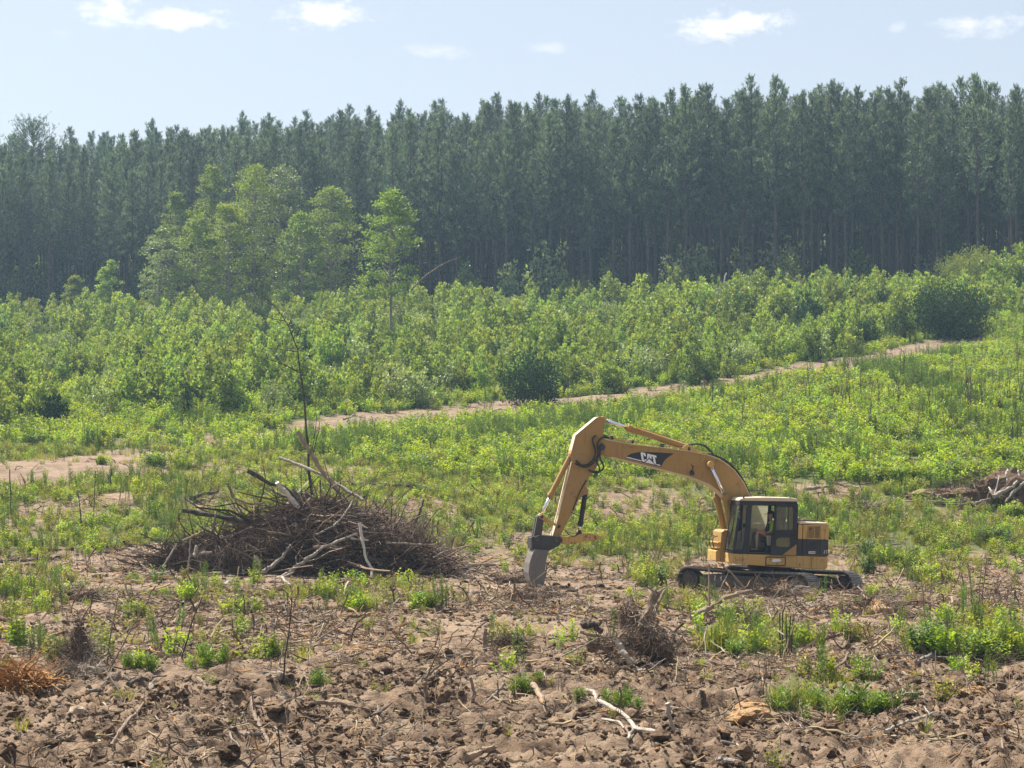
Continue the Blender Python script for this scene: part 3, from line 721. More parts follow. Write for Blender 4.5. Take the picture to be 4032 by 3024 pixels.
# ------------------------------------------------------------------ thicket of saplings behind the dirt track
def thicket():
    g = np.random.default_rng(23)
    S = [shrub_mesh(400+i, h, w, M['shrub'], ns, .20, de, sh) for i, (h, w, ns, de, sh) in enumerate([(3.2, 2.0, 8, 1.5, .9), (3.9, 1.8, 7, 1.5, 1.2), (2.6, 2.5, 10, 1.4, .6), (3.5, 2.2, 9, 1.4, 1.0), (3.0, 1.6, 6, 1.6, 1.3), (4.3, 2.3, 8, 1.5, 1.2)])]
    S += [shrub_mesh(450, 3.2, 2.6, M['shrub_grey'], 9, .18, 1.25), shrub_mesh(451, 2.6, 2.4, M['shrub_grey'], 9, .18, 1.2)]
    Dk = [shrub_mesh(460, 3.0, 2.6, M['shrub_dark'], 12, .15, 1.7, .7), shrub_mesh(461, 3.4, 2.0, M['shrub_dark'], 10, .15, 1.8, 1.2)]
    BUSH = [(q.x, q.y) for q in (gp(2095, 1590), gp(3740, 1330), gp(215, 1685))]
    pts = []
    for a in np.arange(-.262, .263, .0092):
        for d in np.arange(128, 262, 2.6):
            aa = a+g.normal(0, .0034); dd = d+g.normal(0, .9); x = aa*dd
            X, Y = to_px(x, dd, float(base_z(x, dd)))
            edge = np.interp(X, [0, 300, 560, 700, 1000, 1200, 1400, 1600, 1800, 1950, 2060, 2212], [935, 915, 905, 893, 876, 862, 838, 812, 776, 738, 700, 690])+g.normal(0, 4)
            far = np.interp(aa, [-.26, -.20, -.05, .02, .12, .24], [272, 268, 258, 252, 240, 234])+2
            if Y > edge or dd > far: continue
            if fbm(x/6.0, dd/9.0, 91, 3) < .37 or any((x-bx)**2+(dd-by)**2 < 7 and dd < by+.5 for bx, by in BUSH): continue
            pts.append((x, dd))
    # keep what shows: nearest first; every sapling in front of the rest is a thing of its own
    pts.sort(key=lambda p: p[1]+g.normal(0, 3))
    rest = []
    n = 0
    step = max(1, len(pts)//len(pts))
    for i, (x, y) in enumerate(pts):
        k = int(g.choice(len(S), p=[.17, .17, .16, .17, .09, .1, .08, .06])); s = float(g.uniform(.55, 1.30)*np.interp(x/y, [-.26, 0, .15, .24], [.92, .95, 1.0, 1.25]))*(.62+.76*float(fbm(x/7, y/10, 93, 3))); z = float(terrain(x, y))-.1
        if g.random() < .10: k = 8+int(g.integers(2)); s *= .8  # dark bushes, some added to stand in for shaded gaps between saplings
        me = (S+Dk)[k]
        if n < 290:
            o = link('shrub', me, None, (x, y, z), (0, 0, g.uniform(0, 6.28)), s); n += 1
            if k < 6: tag(o, 'light green leafy sapling in the thicket behind the dirt track', 'shrub', 'green saplings of the thicket')
            elif k < 8: tag(o, 'silvery green leafy sapling in the thicket behind the dirt track', 'shrub', 'silvery saplings of the thicket')
            else: tag(o, 'small dark green bush among the light green saplings of the thicket', 'shrub', 'dark bushes of the thicket')
        else: rest.append((x, y, z, g.uniform(0, 6.28), s, k))
    r = np.array(rest)
    R = np.zeros((len(r), 3)); R[:, 2] = r[:, 3]
    scatter('thicket', r[:, :3], R, r[:, 4], r[:, 5].astype(int), S+Dk)
    # bushes one can point at
    for X, Y, hw, hp, mk, lab in ((2095, 1592, 132, 225, 'shrub_dark', 'big round dark green bush at the upper edge of the dirt track'),
                                  (215, 1685, 62, 160, 'shrub_dark', 'dark conical bush at the front edge of the thicket on the far left'),
                                  (950, 1640, 72, 130, 'shrub', 'low rounded bush at the thicket foot, left of the dirt track end'),
                                  (3740, 1330, 175, 240, 'shrub_dark', 'large dark spreading bush where the dirt track meets the thicket at right'),
                                  (2785, 1190, 36, 105, 'shrub', 'pointed green sapling standing out at the pine wood edge'),
                                  (3215, 1265, 50, 90, 'shrub_dark', 'dark roundish bush high in the thicket on the right'),
                                  (3010, 1260, 55, 95, 'shrub_dark', 'dark bush beneath the white snag in the thicket'),
                                  (1960, 1330, 60, 130, 'shrub_dark', 'dark green bush high in the middle of the thicket'),
                                  (760, 1430, 42, 105, 'shrub_dark', 'narrow dark bush deep in the left part of the thicket'),
                                  (2870, 1180, 42, 60, 'rust', 'rusty brown leaved bush at the wood edge right of the pointed sapling'),
                                  (3835, 1160, 150, 200, 'shrub', 'tall spreading green bush at the wood edge far right'),
                                  (3560, 1190, 110, 130, 'shrub', 'bright green bushy sapling at the wood edge right of centre')):
        p = gp(X, Y); k = p.y/FPX/3.9375; h = hp*k; w = 2*hw*k
        me = shrub_mesh(int(X), h, w, M[mk], max(10, int(w*h*1.5)), .17, 1.5 if mk == 'shrub_dark' else 1.2, .75)
        tag(link('shrub', me, None, (p.x, p.y, p.z-.1)), lab, 'shrub')
thicket()

# ------------------------------------------------------------------ air
def haze():
    b = MB(); b.box((0, 187, 38), (410, 510, 82))
    m, t = new_mat('summer_air')
    v = t.n('ShaderNodeVolumePrincipled', {'Color': (.52, .76, 1.0), 'Density': HAZE, 'Anisotropy': .25})
    t.n('ShaderNodeOutputMaterial', {1: v})
    o = b.build('haze', m); tag(o, kind='stuff'); o.display_type = 'WIRE'
HAZE = .00029
haze()
# ------------------------------------------------------------------ clods, stones and litter of the dug ground
from mathutils import noise as mnoise
def clod_mesh(seed, mat, sub=2, rough=.45, flat=.72, ang=False):
    bm = bmesh.new(); bmesh.ops.create_icosphere(bm, subdivisions=sub, radius=1.0)
    o = Vector((seed*3.7, seed*1.3, seed*2.1))
    for v in bm.verts:
        d = v.co.normalized()
        r = 1+rough*(mnoise.noise(d*1.1+o)+.55*mnoise.noise(d*2.6+o)+.35*mnoise.noise(d*6+o))
        if ang:
            for q in range(5):
                n = Vector((mnoise.noise(o+Vector((q, 0, 0)))*2, mnoise.noise(o+Vector((0, q, 3)))*2, mnoise.noise(o+Vector((5, q, q)))*2)).normalized()
                k = d.dot(n); 
                if k > .05: r = min(r, .72/k+.06*mnoise.noise(d*5+o))
        v.co = Vector((d.x*r, d.y*r*.95, d.z*r*flat))
    me = bpy.data.meshes.new('clod'); bm.to_mesh(me); bm.free(); me.materials.append(mat); return me
CL = [clod_mesh(1, M['clod'], 3), clod_mesh(2, M['clod'], 3, .55), clod_mesh(3, M['clod_dark'], 3, .5), clod_mesh(4, M['clod'], 3, .4, .6, True), clod_mesh(5, M['clod_pale'], 3, .45, .65, True),
      clod_mesh(6, M['clod_dark'], 3, .6), clod_mesh(7, M['clod_orange'], 3, .5), clod_mesh(8, M['clod'], 3, .6, .8)]
def litter():
    g = np.random.default_rng(77)
    small = [clod_mesh(20+i, M[m], 2, .8, .62, i % 3 == 0) for i, m in enumerate(('clod', 'clod', 'clod_dark', 'clod', 'clod_pale', 'stone', 'clod_orange'))]
    for i, me in enumerate(small): me.transform(Matrix.Diagonal((1+.5*(i % 3), .75+.12*(i % 4), 1-.1*(i % 2), 1)))
    P = []; S = []; I = []
    for n, d0, d1, s0, s1 in ((30000, 27, 40, .012, .075), (22000, 38, 60, .016, .09), (14000, 58, 84, .03, .11)):
        a = g.uniform(-.25, .25, n); d = np.sqrt(g.uniform(d0*d0, d1*d1, n)); x = a*d
        v, lush = veg(x, d); cl = fbm(x/1.6, d/2.0, 55, 3)
        m = (g.random(n) < (1-v)*np.clip((cl-.33)*3.4, .05, 1)) & (lush < .5)
        x = x[m]; d = d[m]; k = len(x); s = s0*(s1/s0)**(g.random(k)**2.6)
        P.append(np.stack([x, d, terrain(x, d)+s*.08], 1)); S.append(s); I.append(g.choice(7, k, p=[.32, .27, .12, .15, .085, .025, .03]))
    P = np.concatenate(P); R = g.uniform(0, 6.28, (len(P), 3)); R[:, :2] = g.normal(0, .35, (len(P), 2))
    scatter('soil_clods', P, R, np.concatenate(S), np.concatenate(I), small)
    # twigs, rootlets and bark bits
    tw = []
    for i in range(9):
        v = Veg(); lines = []; rads = []
        k = 5; p = np.cumsum(np.stack([np.full(k, .25), g.normal(0, .07, k), g.normal(0, .05, k)], 1), 0); p -= p.mean(0); lines.append(p); rads.append(np.linspace(.026, .010, k)*(1.6 if i < 2 else 1))
        if i % 2:
            c = p[2]; lines.append(np.stack([c, c+np.array([.15, .12, .08]), c+np.array([.3, .3, .1])])); rads.append(np.array([.014, .010, .005]))
        V, F = tubes_np(lines, rads, 4); v.add(V, F, 0, g.random(len(F))*.4+.6*g.random())
        tw.append(v.mesh('twig', [M['twig_straw' if i in (0, 5) else 'twig_pale' if i in (3, 6) else 'twig' if i < 8 else 'twig_orange']]))
    P = []; S = []; R = []; I = []
    for n, d0, d1, s0, s1, f in ((20000, 27, 45, .08, .6, 1), (24000, 43, 66, .12, .9, 1), (22000, 64, 98, .2, 1.1, 1), (1500, 95, 185, .5, 1.6, 0)):
        a = g.uniform(-.25, .25, n); d = np.sqrt(g.uniform(d0*d0, d1*d1, n)); x = a*d
        v, lush = veg(x, d); cl = fbm(x/2.4, d/3.2, 58, 3)
        m = (g.random(n) < (1-v*.8)*np.clip((cl-.35)*4, .08, 1)) if f else (v < .25)
        x = x[m]; d = d[m]; k = len(x); s = s0*(s1/s0)**(g.random(k)**1.8)
        up = g.random(k) < .12
        P.append(np.stack([x, d, terrain(x, d)+.015+s*.03+np.where(up, .3*s, 0)], 1)); S.append(s)
        R.append(np.stack([g.uniform(0, 6.28, k), np.where(up, g.uniform(-1.3, 1.3, k), g.normal(0, .16, k)), g.uniform(0, 6.28, k)], 1)); I.append(g.integers(0, 9, k))
    scatter('twig_litter', np.concatenate(P), np.concatenate(R), np.concatenate(S), np.concatenate(I), tw)
    # the larger clods, one by one
    n = 0
    while n < 150:
        d = math.sqrt(g.uniform(27**2, 52**2)); x = g.uniform(-.24, .24)*d
        v, _ = veg(np.array([x]), np.array([d]))
        if v[0] > .3 or fbm(x/1.6, d/2.0, 55, 3) < .42: continue
        s = .08*(.28/.08)**(g.random()**2.2); k = int(g.choice(8, p=[.2, .17, .12, .13, .12, .1, .04, .12]))
        o = link('dirt_clod', CL[k], None, (x, d, float(terrain(x, d))+s*.08), (g.normal(0, .2), g.normal(0, .2), g.uniform(0, 6.28)), (s*g.uniform(.85, 1.4), s, s*g.uniform(.75, 1.0)))
        lab = {2: 'dark brown lump of soil in the churned foreground', 5: 'dark brown lump of soil in the churned foreground', 4: 'pale clay lump in the churned foreground', 6: 'orange clay lump in the churned foreground'}.get(k, 'brown lump of dug soil in the churned foreground')
        tag(o, lab, 'clod', {2: 'dark soil lumps', 5: 'dark soil lumps', 4: 'pale clay lumps', 6: 'orange clay lumps'}.get(k, 'brown soil lumps')); n += 1
litter()
A_ = lambda x, y: (.6076*x, 2150+.6076*y)
B_ = lambda x, y: (1344+.6076*x, 2150+.6076*y)
C_ = lambda x, y: (2688+.6076*x, 2150+.6076*y)
E_ = lambda x, y: (3000+.4666*x, 1650+.4666*y)
F_ = lambda x, y: (.4219*x, 1600+.4219*y)
H_ = lambda x, y: (550+.6329*x, 1650+.6329*y)
def boulders():
    for fn, x, y, w, h, k, lab in ((A_, 505, 1105, 190, 110, 4, 'big pale yellowish clay boulder in the left foreground'), (A_, 565, 1245, 130, 110, 3, 'brown angular clod with a shaded face just below the pale boulder'),
            (A_, 1480, 1365, 220, 110, 5, 'dark slab-like clod tilted in the bottom foreground'), (A_, 1005, 1000, 100, 62, 2, 'round brown clod beside the charred log'),
            (A_, 1785, 1085, 170, 66, 0, 'smooth brown clod in the middle of the left foreground'), (A_, 1995, 1045, 130, 55, 7, 'flat brown clod in front of the thick tan log'),
            (A_, 840, 1430, 210, 55, 3, 'smooth grey-brown mound of clay at the bottom edge'), (A_, 1365, 1215, 120, 110, 1, 'rough brown lump standing over the dark slab-like clod'),
            (A_, 1930, 1425, 110, 66, 4, 'pale clay lump at the bottom edge right of the thin dead stem'), (A_, 345, 1300, 100, 56, 0, 'low brown lump to the left of the brown leaning stick'),
            (A_, 2040, 1325, 120, 60, 2, 'grey-brown lump with a thin stick over it'), (B_, 665, 1000, 145, 135, 1, 'tall brown clod lifted beside the upright forked root'),
            (B_, 1590, 1120, 190, 120, 5, 'dark heap of soil under the long bleached root'), (B_, 2050, 1250, 190, 80, 2, 'dark clod under the fork of the bleached root'),
            (B_, 1310, 1195, 90, 46, 4, 'small pale stone-like lump in the middle foreground'), (C_, 440, 1150, 270, 120, 6, 'cracked orange clay block in the right foreground'),
            (C_, 440, 1075, 230, 66, 6, 'orange-brown clay slab resting on the cracked clay block'), (C_, 650, 1135, 110, 78, 0, 'round brown clod right of the cracked clay block'),
            (C_, 960, 1200, 120, 96, 5, 'dark rounded clod in front of the bright green bush'), (C_, 530, 315, 70, 60, 2, 'round dark clod in front of the excavator track'),
            (C_, 2060, 925, 70, 80, 5, 'dark knobby clod at the right edge of the field'), (C_, 1255, 850, 90, 80, 4, 'pale clay lump next to the dry shrub in the right foreground'),
            (C_, 2010, 315, 90, 60, 7, 'reddish brown lump right of the excavator'), (C_, 1260, 745, 70, 50, 5, 'dark lump behind the pale clay lump')):
        X, Y = fn(x, y); p = gp(X, Y); k_ = p.y/FPX/3.9375*.6076
        w2, h2 = w*k_*.5, h*k_*.62
        o = link('dirt_clod', CL[k], None, (p.x, p.y, p.z+h2*.35), (0, 0, x*.7), (w2*.95, max(w2*.8, h2*.8), h2*1.05)); tag(o, lab, 'clod')
boulders()

# ------------------------------------------------------------------ logs, roots and sticks, each a thing
def stick(fn, pts, dia, mat, label, depth=None, name='branch', cat='branch', taper=.6, n=8, group=None, lift=0.0, forks=0):
    q = [fn(*p) for p in pts]
    if depth is None:
        W3 = [gp(*p) for p in q]
    elif isinstance(depth, (tuple, list)):
        W3 = [vp(*p, d=depth[0]+(depth[1]-depth[0])*i/(len(q)-1)) for i, p in enumerate(q)]
    elif depth == 'up':
        b = gp(*max(q, key=lambda p: p[1])); W3 = [vp(*p, d=b.y) for p in q]
    else: W3 = [vp(*p, d=depth) for p in q]
    sc = {A_: .6076, B_: .6076, C_: .6076, E_: .4666, F_: .4219, H_: .6329, K_: .5123}[fn]
    r0 = max(.5*dia*sc*W3[0].y/FPX/3.9375, .006)
    P = []
    for i in range(len(W3)-1):               # refine and roughen
        k = 4
        for j in range(k): P.append(W3[i].lerp(W3[i+1], j/k))
    P.append(W3[-1])
    for i in range(1, len(P)-1): P[i] = P[i]+Vector((random.uniform(-1, 1), random.uniform(-1, 1), random.uniform(-1, 1)))*r0*.35
    if depth is None: P = [p+Vector((0, 0, r0*.7+lift)) for p in P]
    o0 = P[0].copy(); L = [p-o0 for p in P]
    b = MB(); b.tube(L, [r0*(1-(1-taper)*i/(len(L)-1))*random.uniform(.88, 1.1) for i in range(len(L))], n, jit=.10)
    for f in range(forks):
        i = random.randint(len(L)//4, len(L)-2); d = Vector((random.uniform(-1, 1), random.uniform(-.5, .5), random.uniform(0, 1)))*r0*random.uniform(8, 20)
        b.tube([L[i], L[i]+d*.5+Vector((0, 0, r0)), L[i]+d], [r0*.4, r0*.28, r0*.1], 5)
    o = b.build(name, M[mat], smooth=False, loc=o0)
    return tag(o, label, cat, group)
K_ = lambda x, y: (1000+.5123*x, 950+.5123*y)
def foreground_wood():
    S = stick
    S(A_, [(725, 1325), (800, 1220), (900, 1090), (930, 1040)], 30, 'b_brown', 'thick brown stick leaning out of the clods in the left foreground', None, 'stick', 'stick', lift=.03)
    S(A_, [(1630, 1000), (1650, 1120), (1700, 1220), (1755, 1310)], 30, 'b_brown', 'crooked dark root lying down the slope of the left foreground', None, 'root', 'root', forks=3)
    S(A_, [(1825, 1438), (1812, 1300), (1800, 1150)], 12, 'b_dark', 'thin straight dead stem standing at the bottom edge', 'up', 'dead_stalk', 'stem')
    S(A_, [(1832, 905), (1850, 700), (1880, 500), (1892, 340)], 12, 'b_dark', 'tall thin dark stem left of centre in front of the brush pile', 'up', 'dead_stalk', 'stem', forks=3)
    S(A_, [(690, 800), (705, 640), (735, 470), (765, 330)], 12, 'b_brown', 'upright dead stem behind the bright green seedling', 'up', 'dead_stalk', 'stem', forks=3)
    S(A_, [(690, 835), (770, 690), (850, 540), (935, 385)], 11, 'b_brown', 'dead stem leaning right behind the bright green seedling', 'up', 'dead_stalk', 'stem', forks=3)
    S(A_, [(680, 800), (730, 890), (770, 960), (795, 1010)], 12, 'b_dark', 'thin dark stick lying below the dead stems', None, 'stick', 'stick')
    S(A_, [(1178, 725), (1215, 600), (1250, 470), (1312, 330)], 12, 'b_dark', 'thin curved dead stem leaning right in front of the brush pile', 'up', 'dead_stalk', 'stem', forks=2)
    S(A_, [(2040, 1050), (2212, 1043), (2390, 1082)], 34, 'b_tan', 'thick tan root lying across the middle of the foreground', None, 'root', 'root', .3)
    S(A_, [(1285, 890), (1340, 960), (1405, 990)], 34, 'b_brown', 'short knotted root poking from the soil in the left foreground', None, 'root', 'root', lift=.05)
    S(A_, [(830, 908), (910, 898), (985, 892)], 30, 'b_dark', 'short charred log lying below the bright green seedling', None, 'log', 'log', .9)
    S(A_, [(985, 870), (1060, 860), (1140, 850), (1230, 880)], 9, 'b_dark', 'thin dark curved twig right of the charred log', None, 'stick', 'stick')
    S(A_, [(1700, 828), (1800, 838), (1890, 855)], 22, 'b_grey', 'grey log lying behind the clods at left of centre', None, 'log', 'log', .8)
    S(A_, [(1970, 840), (1995, 900), (2022, 950)], 13, 'b_brown', 'right leg of a crossed pair of sticks near the grey log', None, 'stick', 'stick')
    S(A_, [(1965, 850), (1930, 920), (1895, 990)], 12, 'b_brown', 'left leg of a crossed pair of sticks near the grey log', None, 'stick', 'stick')
    S(A_, [(1580, 1245), (1640, 1238), (1690, 1232)], 30, 'b_grey', 'grey bark chip lying on the clods in the left foreground', None, 'bark_piece', 'bark', .8)
    S(A_, [(0, 112), (120, 104), (250, 98), (330, 92), (398, 74)], 24, 'b_dark', 'dark log with a pale end lying at the left edge', None, 'log', 'log', .6)
    S(A_, [(330, 190), (360, 170), (440, 160)], 16, 'b_grey', 'crooked grey branch below the dark log at the left edge', None, 'branch', 'branch')
    S(A_, [(600, 205), (650, 196), (690, 198)], 24, 'b_tan', 'tan broken log beside the brush pile foot', None, 'log', 'log', .9)
    S(A_, [(940, 372), (1000, 385), (1040, 360), (1070, 350)], 22, 'b_tan', 'pale root elbow in the weeds below the brush pile', None, 'root', 'root')
    S(A_, [(1195, 430), (1260, 425), (1325, 370)], 34, 'b_tan', 'brown split log tilted up in the weeds below the brush pile', None, 'log', 'log', .7, lift=.05)
    S(A_, [(2070, 500), (2130, 470), (2180, 420)], 10, 'b_tan', 'thin pale stick leaning at the foot of the brush pile', None, 'stick', 'stick')
    S(A_, [(360, 1425), (440, 1350), (560, 1310), (700, 1305)], 9, 'b_brown', 'long thin root near the bottom left corner', None, 'root', 'root')
    S(A_, [(1000, 1290), (1100, 1265), (1250, 1270), (1370, 1265)], 10, 'b_tan', 'long thin tan root stretched across the clods at left', None, 'root', 'root')
    S(A_, [(75, 1438), (82, 1400), (80, 1370)], 14, 'b_pale', 'short white stub at the bottom left corner', 'up', 'stick', 'stick')
    S(A_, [(192, 1030), (190, 940), (175, 860)], 9, 'b_brown', 'thin upright twig in front of the orange roots', 'up', 'stick', 'stick')
    # middle
    S(B_, [(560, 1010), (545, 930), (548, 850), (600, 795), (685, 740)], 34, 'b_brown', 'upright forked brown root standing in the middle foreground', 'up', 'root', 'root', .35, forks=3)
    S(B_, [(850, 1010), (858, 940), (835, 850)], 26, 'b_brown', 'short thick root sticking up right of the forked root', 'up', 'root', 'root', .7)
    S(B_, [(930, 1025), (1000, 960), (1062, 888)], 24, 'b_grey', 'grey stick leaning right behind the clods at centre', 'up', 'stick', 'stick', .7)
    S(B_, [(1016, 1000), (1015, 930), (1013, 868)], 10, 'b_dark', 'thin dark stick standing upright at centre', 'up', 'stick', 'stick')
    S(B_, [(1590, 962), (1640, 980), (1660, 1050), (1740, 1070), (1860, 1150), (1905, 1212), (2040, 1250)], 26, 'b_pale', 'long crooked bleached root snaking over the clods in the foreground', None, 'root', 'root', .9, lift=.05)
    S(B_, [(1690, 1165), (1800, 1168), (1832, 1215)], 20, 'b_pale', 'short curved bleached root below the long crooked one', None, 'root', 'root', lift=.03)
    S(B_, [(1905, 1215), (1880, 1245), (1855, 1285)], 34, 'b_pale', 'stubby bleached root end at the fork of the long crooked root', None, 'root', 'root', lift=.03)
    S(B_, [(2112, 1018), (2120, 1100), (2152, 1180), (2205, 1215)], 34, 'b_pale', 'curved bleached root standing out right of the long crooked one', 'up', 'root', 'root', .7)
    S(B_, [(600, 1380), (680, 1374), (735, 1340)], 24, 'b_tan', 'bent tan root in the bottom foreground', None, 'root', 'root', lift=.05)
    S(B_, [(810, 1412), (900, 1376), (1000, 1330)], 56, 'b_tan', 'split chunk of pale wood with a dark end at the bottom edge', None, 'wood_chunk', 'wood', .7, lift=.02)
    S(B_, [(630, 1425), (640, 1395), (600, 1382)], 40, 'b_dark', 'dark knob of root at the bottom edge left of the split chunk', None, 'root', 'root')
    S(B_, [(932, 680), (930, 610), (936, 536)], 30, 'b_brown', 'brown stake-like stump standing upright in the cleared soil', 'up', 'stump', 'stump', .85)
    S(B_, [(800, 585), (850, 590), (905, 588)], 12, 'b_grey', 'thin grey stick left of the stake-like stump', None, 'stick', 'stick')
    S(B_, [(780, 135), (900, 132), (1000, 130), (1085, 122)], 24, 'b_pale', 'pale log lying between the brush pile and the bucket', None, 'log', 'log', .7)
    S(B_, [(770, 160), (840, 215), (905, 252)], 9, 'b_tan', 'thin stick slanting beside the brush pile right end', None, 'stick', 'stick')
    S(B_, [(0, 1050), (60, 1045), (190, 1085)], 22, 'b_brown', 'brown root tip left of centre at the front', None, 'root', 'root')
    S(B_, [(120, 1310), (115, 1250), (140, 1180)], 12, 'b_dark', 'thin dark root curling up in the bottom foreground', 'up', 'root', 'root')
    S(B_, [(262, 1280), (260, 1240), (262, 1195)], 16, 'b_dark', 'dark short stub standing in the bottom foreground', 'up', 'stick', 'stick')
    S(B_, [(718, 1250), (720, 1220), (722, 1180)], 14, 'b_pale', 'small white upright chip in the foreground', 'up', 'stick', 'stick')
    S(B_, [(190, 1150), (250, 1110), (330, 1050)], 18, 'b_dark', 'dark stick leaning over the clods left of the forked root', None, 'stick', 'stick', lift=.04)
    S(B_, [(1240, 920), (1280, 980), (1310, 1040)], 44, 'b_tan', 'thick tan slab of wood sunk in the soil at centre', None, 'wood_chunk', 'wood', .7)
    S(B_, [(540, 1270), (580, 1285), (620, 1290)], 26, 'b_dark', 'dark bark chip in the bottom foreground', None, 'bark_piece', 'bark', .8)
    S(B_, [(1660, 690), (1710, 760), (1780, 860)], 11, 'b_tan', 'thin tan stick standing left of the uprooted stump', 'up', 'stick', 'stick')
    S(B_, [(2040, 790), (2010, 770), (2040, 745)], 20, 'b_grey', 'small grey curled root right of the uprooted stump', None, 'root', 'root')
    S(B_, [(2175, 470), (2190, 520), (2205, 600)], 14, 'b_tan', 'thin curled root on the bare soil under the excavator', None, 'root', 'root')
    # right
    S(C_, [(70, 535), (150, 490), (230, 430), (330, 382), (445, 360)], 52, 'b_tan', 'big tan root-log with hanging roots in front of the excavator', None, 'log', 'log', .55, lift=.22, forks=5)
    S(C_, [(395, 365), (440, 420), (480, 480)], 22, 'b_brown', 'thick dark root bending down from the big root-log', None, 'root', 'root', .4, lift=.1)
    S(C_, [(540, 520), (590, 460), (615, 415)], 22, 'b_brown', 'short brown root sticking up right of the big root-log', 'up', 'root', 'root')
    S(C_, [(1312, 1285), (1370, 1235), (1440, 1210), (1530, 1185), (1620, 1150)], 24, 'b_pale', 'pale arched branch over the pebbly soil at bottom right', None, 'branch', 'branch', .8, lift=.12)
    S(C_, [(1620, 1150), (1690, 1170), (1755, 1205)], 28, 'b_dark', 'dark charred branch end continuing the pale arched branch', None, 'branch', 'branch', .6, lift=.08)
    S(C_, [(248, 1290), (350, 1310), (425, 1340), (475, 1392)], 16, 'b_pale', 'slender bleached root curving at the bottom right of centre', None, 'root', 'root', .6, lift=.03)
    S(C_, [(960, 832), (1050, 785), (1075, 720)], 26, 'b_brown', 'curved brown root rising in the right foreground', None, 'root', 'root', .6, lift=.05)
    S(C_, [(785, 778), (860, 810), (945, 835)], 18, 'b_dark', 'dark stick left of the curved brown root', None, 'stick', 'stick')
    S(C_, [(1515, 800), (1610, 745), (1700, 685)], 36, 'b_grey', 'grey log at the foot of the big weed clump on the right', None, 'log', 'log', .7, lift=.08)
    S(C_, [(1320, 742), (1600, 742), (1860, 765)], 10, 'b_grey', 'long thin grey branch in front of the big weed clump on the right', None, 'branch', 'branch', lift=.08)
    S(C_, [(1632, 835), (1640, 760), (1640, 675)], 9, 'b_pale', 'thin white twig standing in front of the weed clump on the right', 'up', 'stick', 'stick')
    S(C_, [(1735, 830), (1765, 770), (1770, 710)], 9, 'b_grey', 'forked grey twig by the long thin branch on the right', 'up', 'stick', 'stick', forks=2)
    S(C_, [(215, 1400), (290, 1405), (375, 1437)], 44, 'b_grey', 'dark and white weathered log at the bottom edge right of centre', None, 'log', 'log', .7)
    S(C_, [(140, 1050), (135, 990), (128, 935)], 44, 'b_dark', 'black charred stub standing in the right foreground', 'up', 'stump', 'stump', .8, n=10)
    S(C_, [(1500, 1012), (1570, 1060), (1605, 1115)], 11, 'b_pale', 'thin pale stick near the rubble on the right', None, 'stick', 'stick')
    S(C_, [(0, 800), (15, 850), (12, 890)], 16, 'b_pale', 'short pale stick below the uprooted stump', 'up', 'stick', 'stick')
    S(C_, [(2030, 950), (2055, 1010), (2045, 1070)], 10, 'b_pale', 'thin pale curved twig near the right edge', 'up', 'stick', 'stick')
    S(C_, [(100, 700), (40, 730), (15, 780)], 20, 'b_tan', 'pale thick root lying just right of the uprooted stump', None, 'root', 'root')
    S(C_, [(355, 745), (385, 715), (425, 715)], 22, 'b_tan', 'pale bent root in front of the grass clump with dark stalks', None, 'root', 'root')
    S(C_, [(1330, 900), (1355, 960), (1365, 1075)], 9, 'b_pale', 'thin whitish twig over the bright green bush', 'up', 'stick', 'stick')
    S(C_, [(820, 990), (870, 1000), (915, 1020)], 18, 'b_brown', 'dark stick poking out left of the bright green bush', None, 'stick', 'stick', lift=.08)
    for i, (x, y, dx) in enumerate(((1572, 495, -30), (1890, 440, -45), (1915, 440, 20), (1935, 420, 35), (1880, 470, -20))):
        S(C_, [(x, y), (x+dx*.4, y-150), (x+dx, y-330)], 10, 'b_brown', ('single bare stem standing right of the excavator', 'leftmost bare stem of the group near the right edge', 'middle bare stem of the group near the right edge', 'rightmost bare stem of the group near the right edge', 'short bare stem leaning in the group near the right edge')[i], 'up', 'dead_stalk', 'stem', forks=5)
    # mid-ground logs
    S(H_, [(1310, 435), (1450, 436), (1600, 442), (1760, 452)], 24, 'b_dark', 'long dark log lying in the grass behind the brush pile', None, 'log', 'log', .8, lift=.15)
    S(H_, [(1860, 495), (1960, 496), (2050, 502)], 12, 'b_grey', 'thin grey log in the grass right of the long dark log', None, 'log', 'log', lift=.1)
    S(H_, [(320, 532), (400, 500), (485, 488)], 30, 'b_dark', 'dark log half hidden in the weeds left of the brush pile', None, 'log', 'log', .7, lift=.15)
    S(E_, [(700, 1120), (800, 1105), (960, 1065)], 24, 'b_grey', 'grey log lying in the weeds right of the excavator', None, 'log', 'log', .7, lift=.08)
    S(E_, [(1030, 1105), (1170, 1098)], 20, 'b_grey', 'short grey log right of the grey log in the weeds', None, 'log', 'log', .8, lift=.08)
    S(E_, [(370, 630), (480, 618), (600, 622)], 30, 'b_grey', 'dark grey logs end behind the excavator cab', None, 'log', 'log', .7, lift=.15)
    S(E_, [(700, 610), (760, 606), (820, 615)], 20, 'b_pale', 'pale branch lying at the field edge behind the excavator', None, 'branch', 'branch', lift=.15)
    S(F_, [(1250, 320), (1300, 312), (1350, 330)], 60, 'b_grey', 'dark stump lying at the foot of the weeds upper left', None, 'stump', 'stump', .5, lift=.25)
    S(F_, [(980, 392), (1060, 390), (1140, 386)], 14, 'b_pale', 'pale stick on the bare patch at upper left', None, 'stick', 'stick', lift=.1)
    S(F_, [(1045, 800), (1030, 690), (1040, 580)], 18, 'b_dark', 'black dead stem standing in the weeds at left', 'up', 'dead_stalk', 'stem')
    S(F_, [(110, 1050), (98, 860), (92, 590)], 16, 'b_dark', 'tall dark dead stem near the left edge', 'up', 'dead_stalk', 'stem')
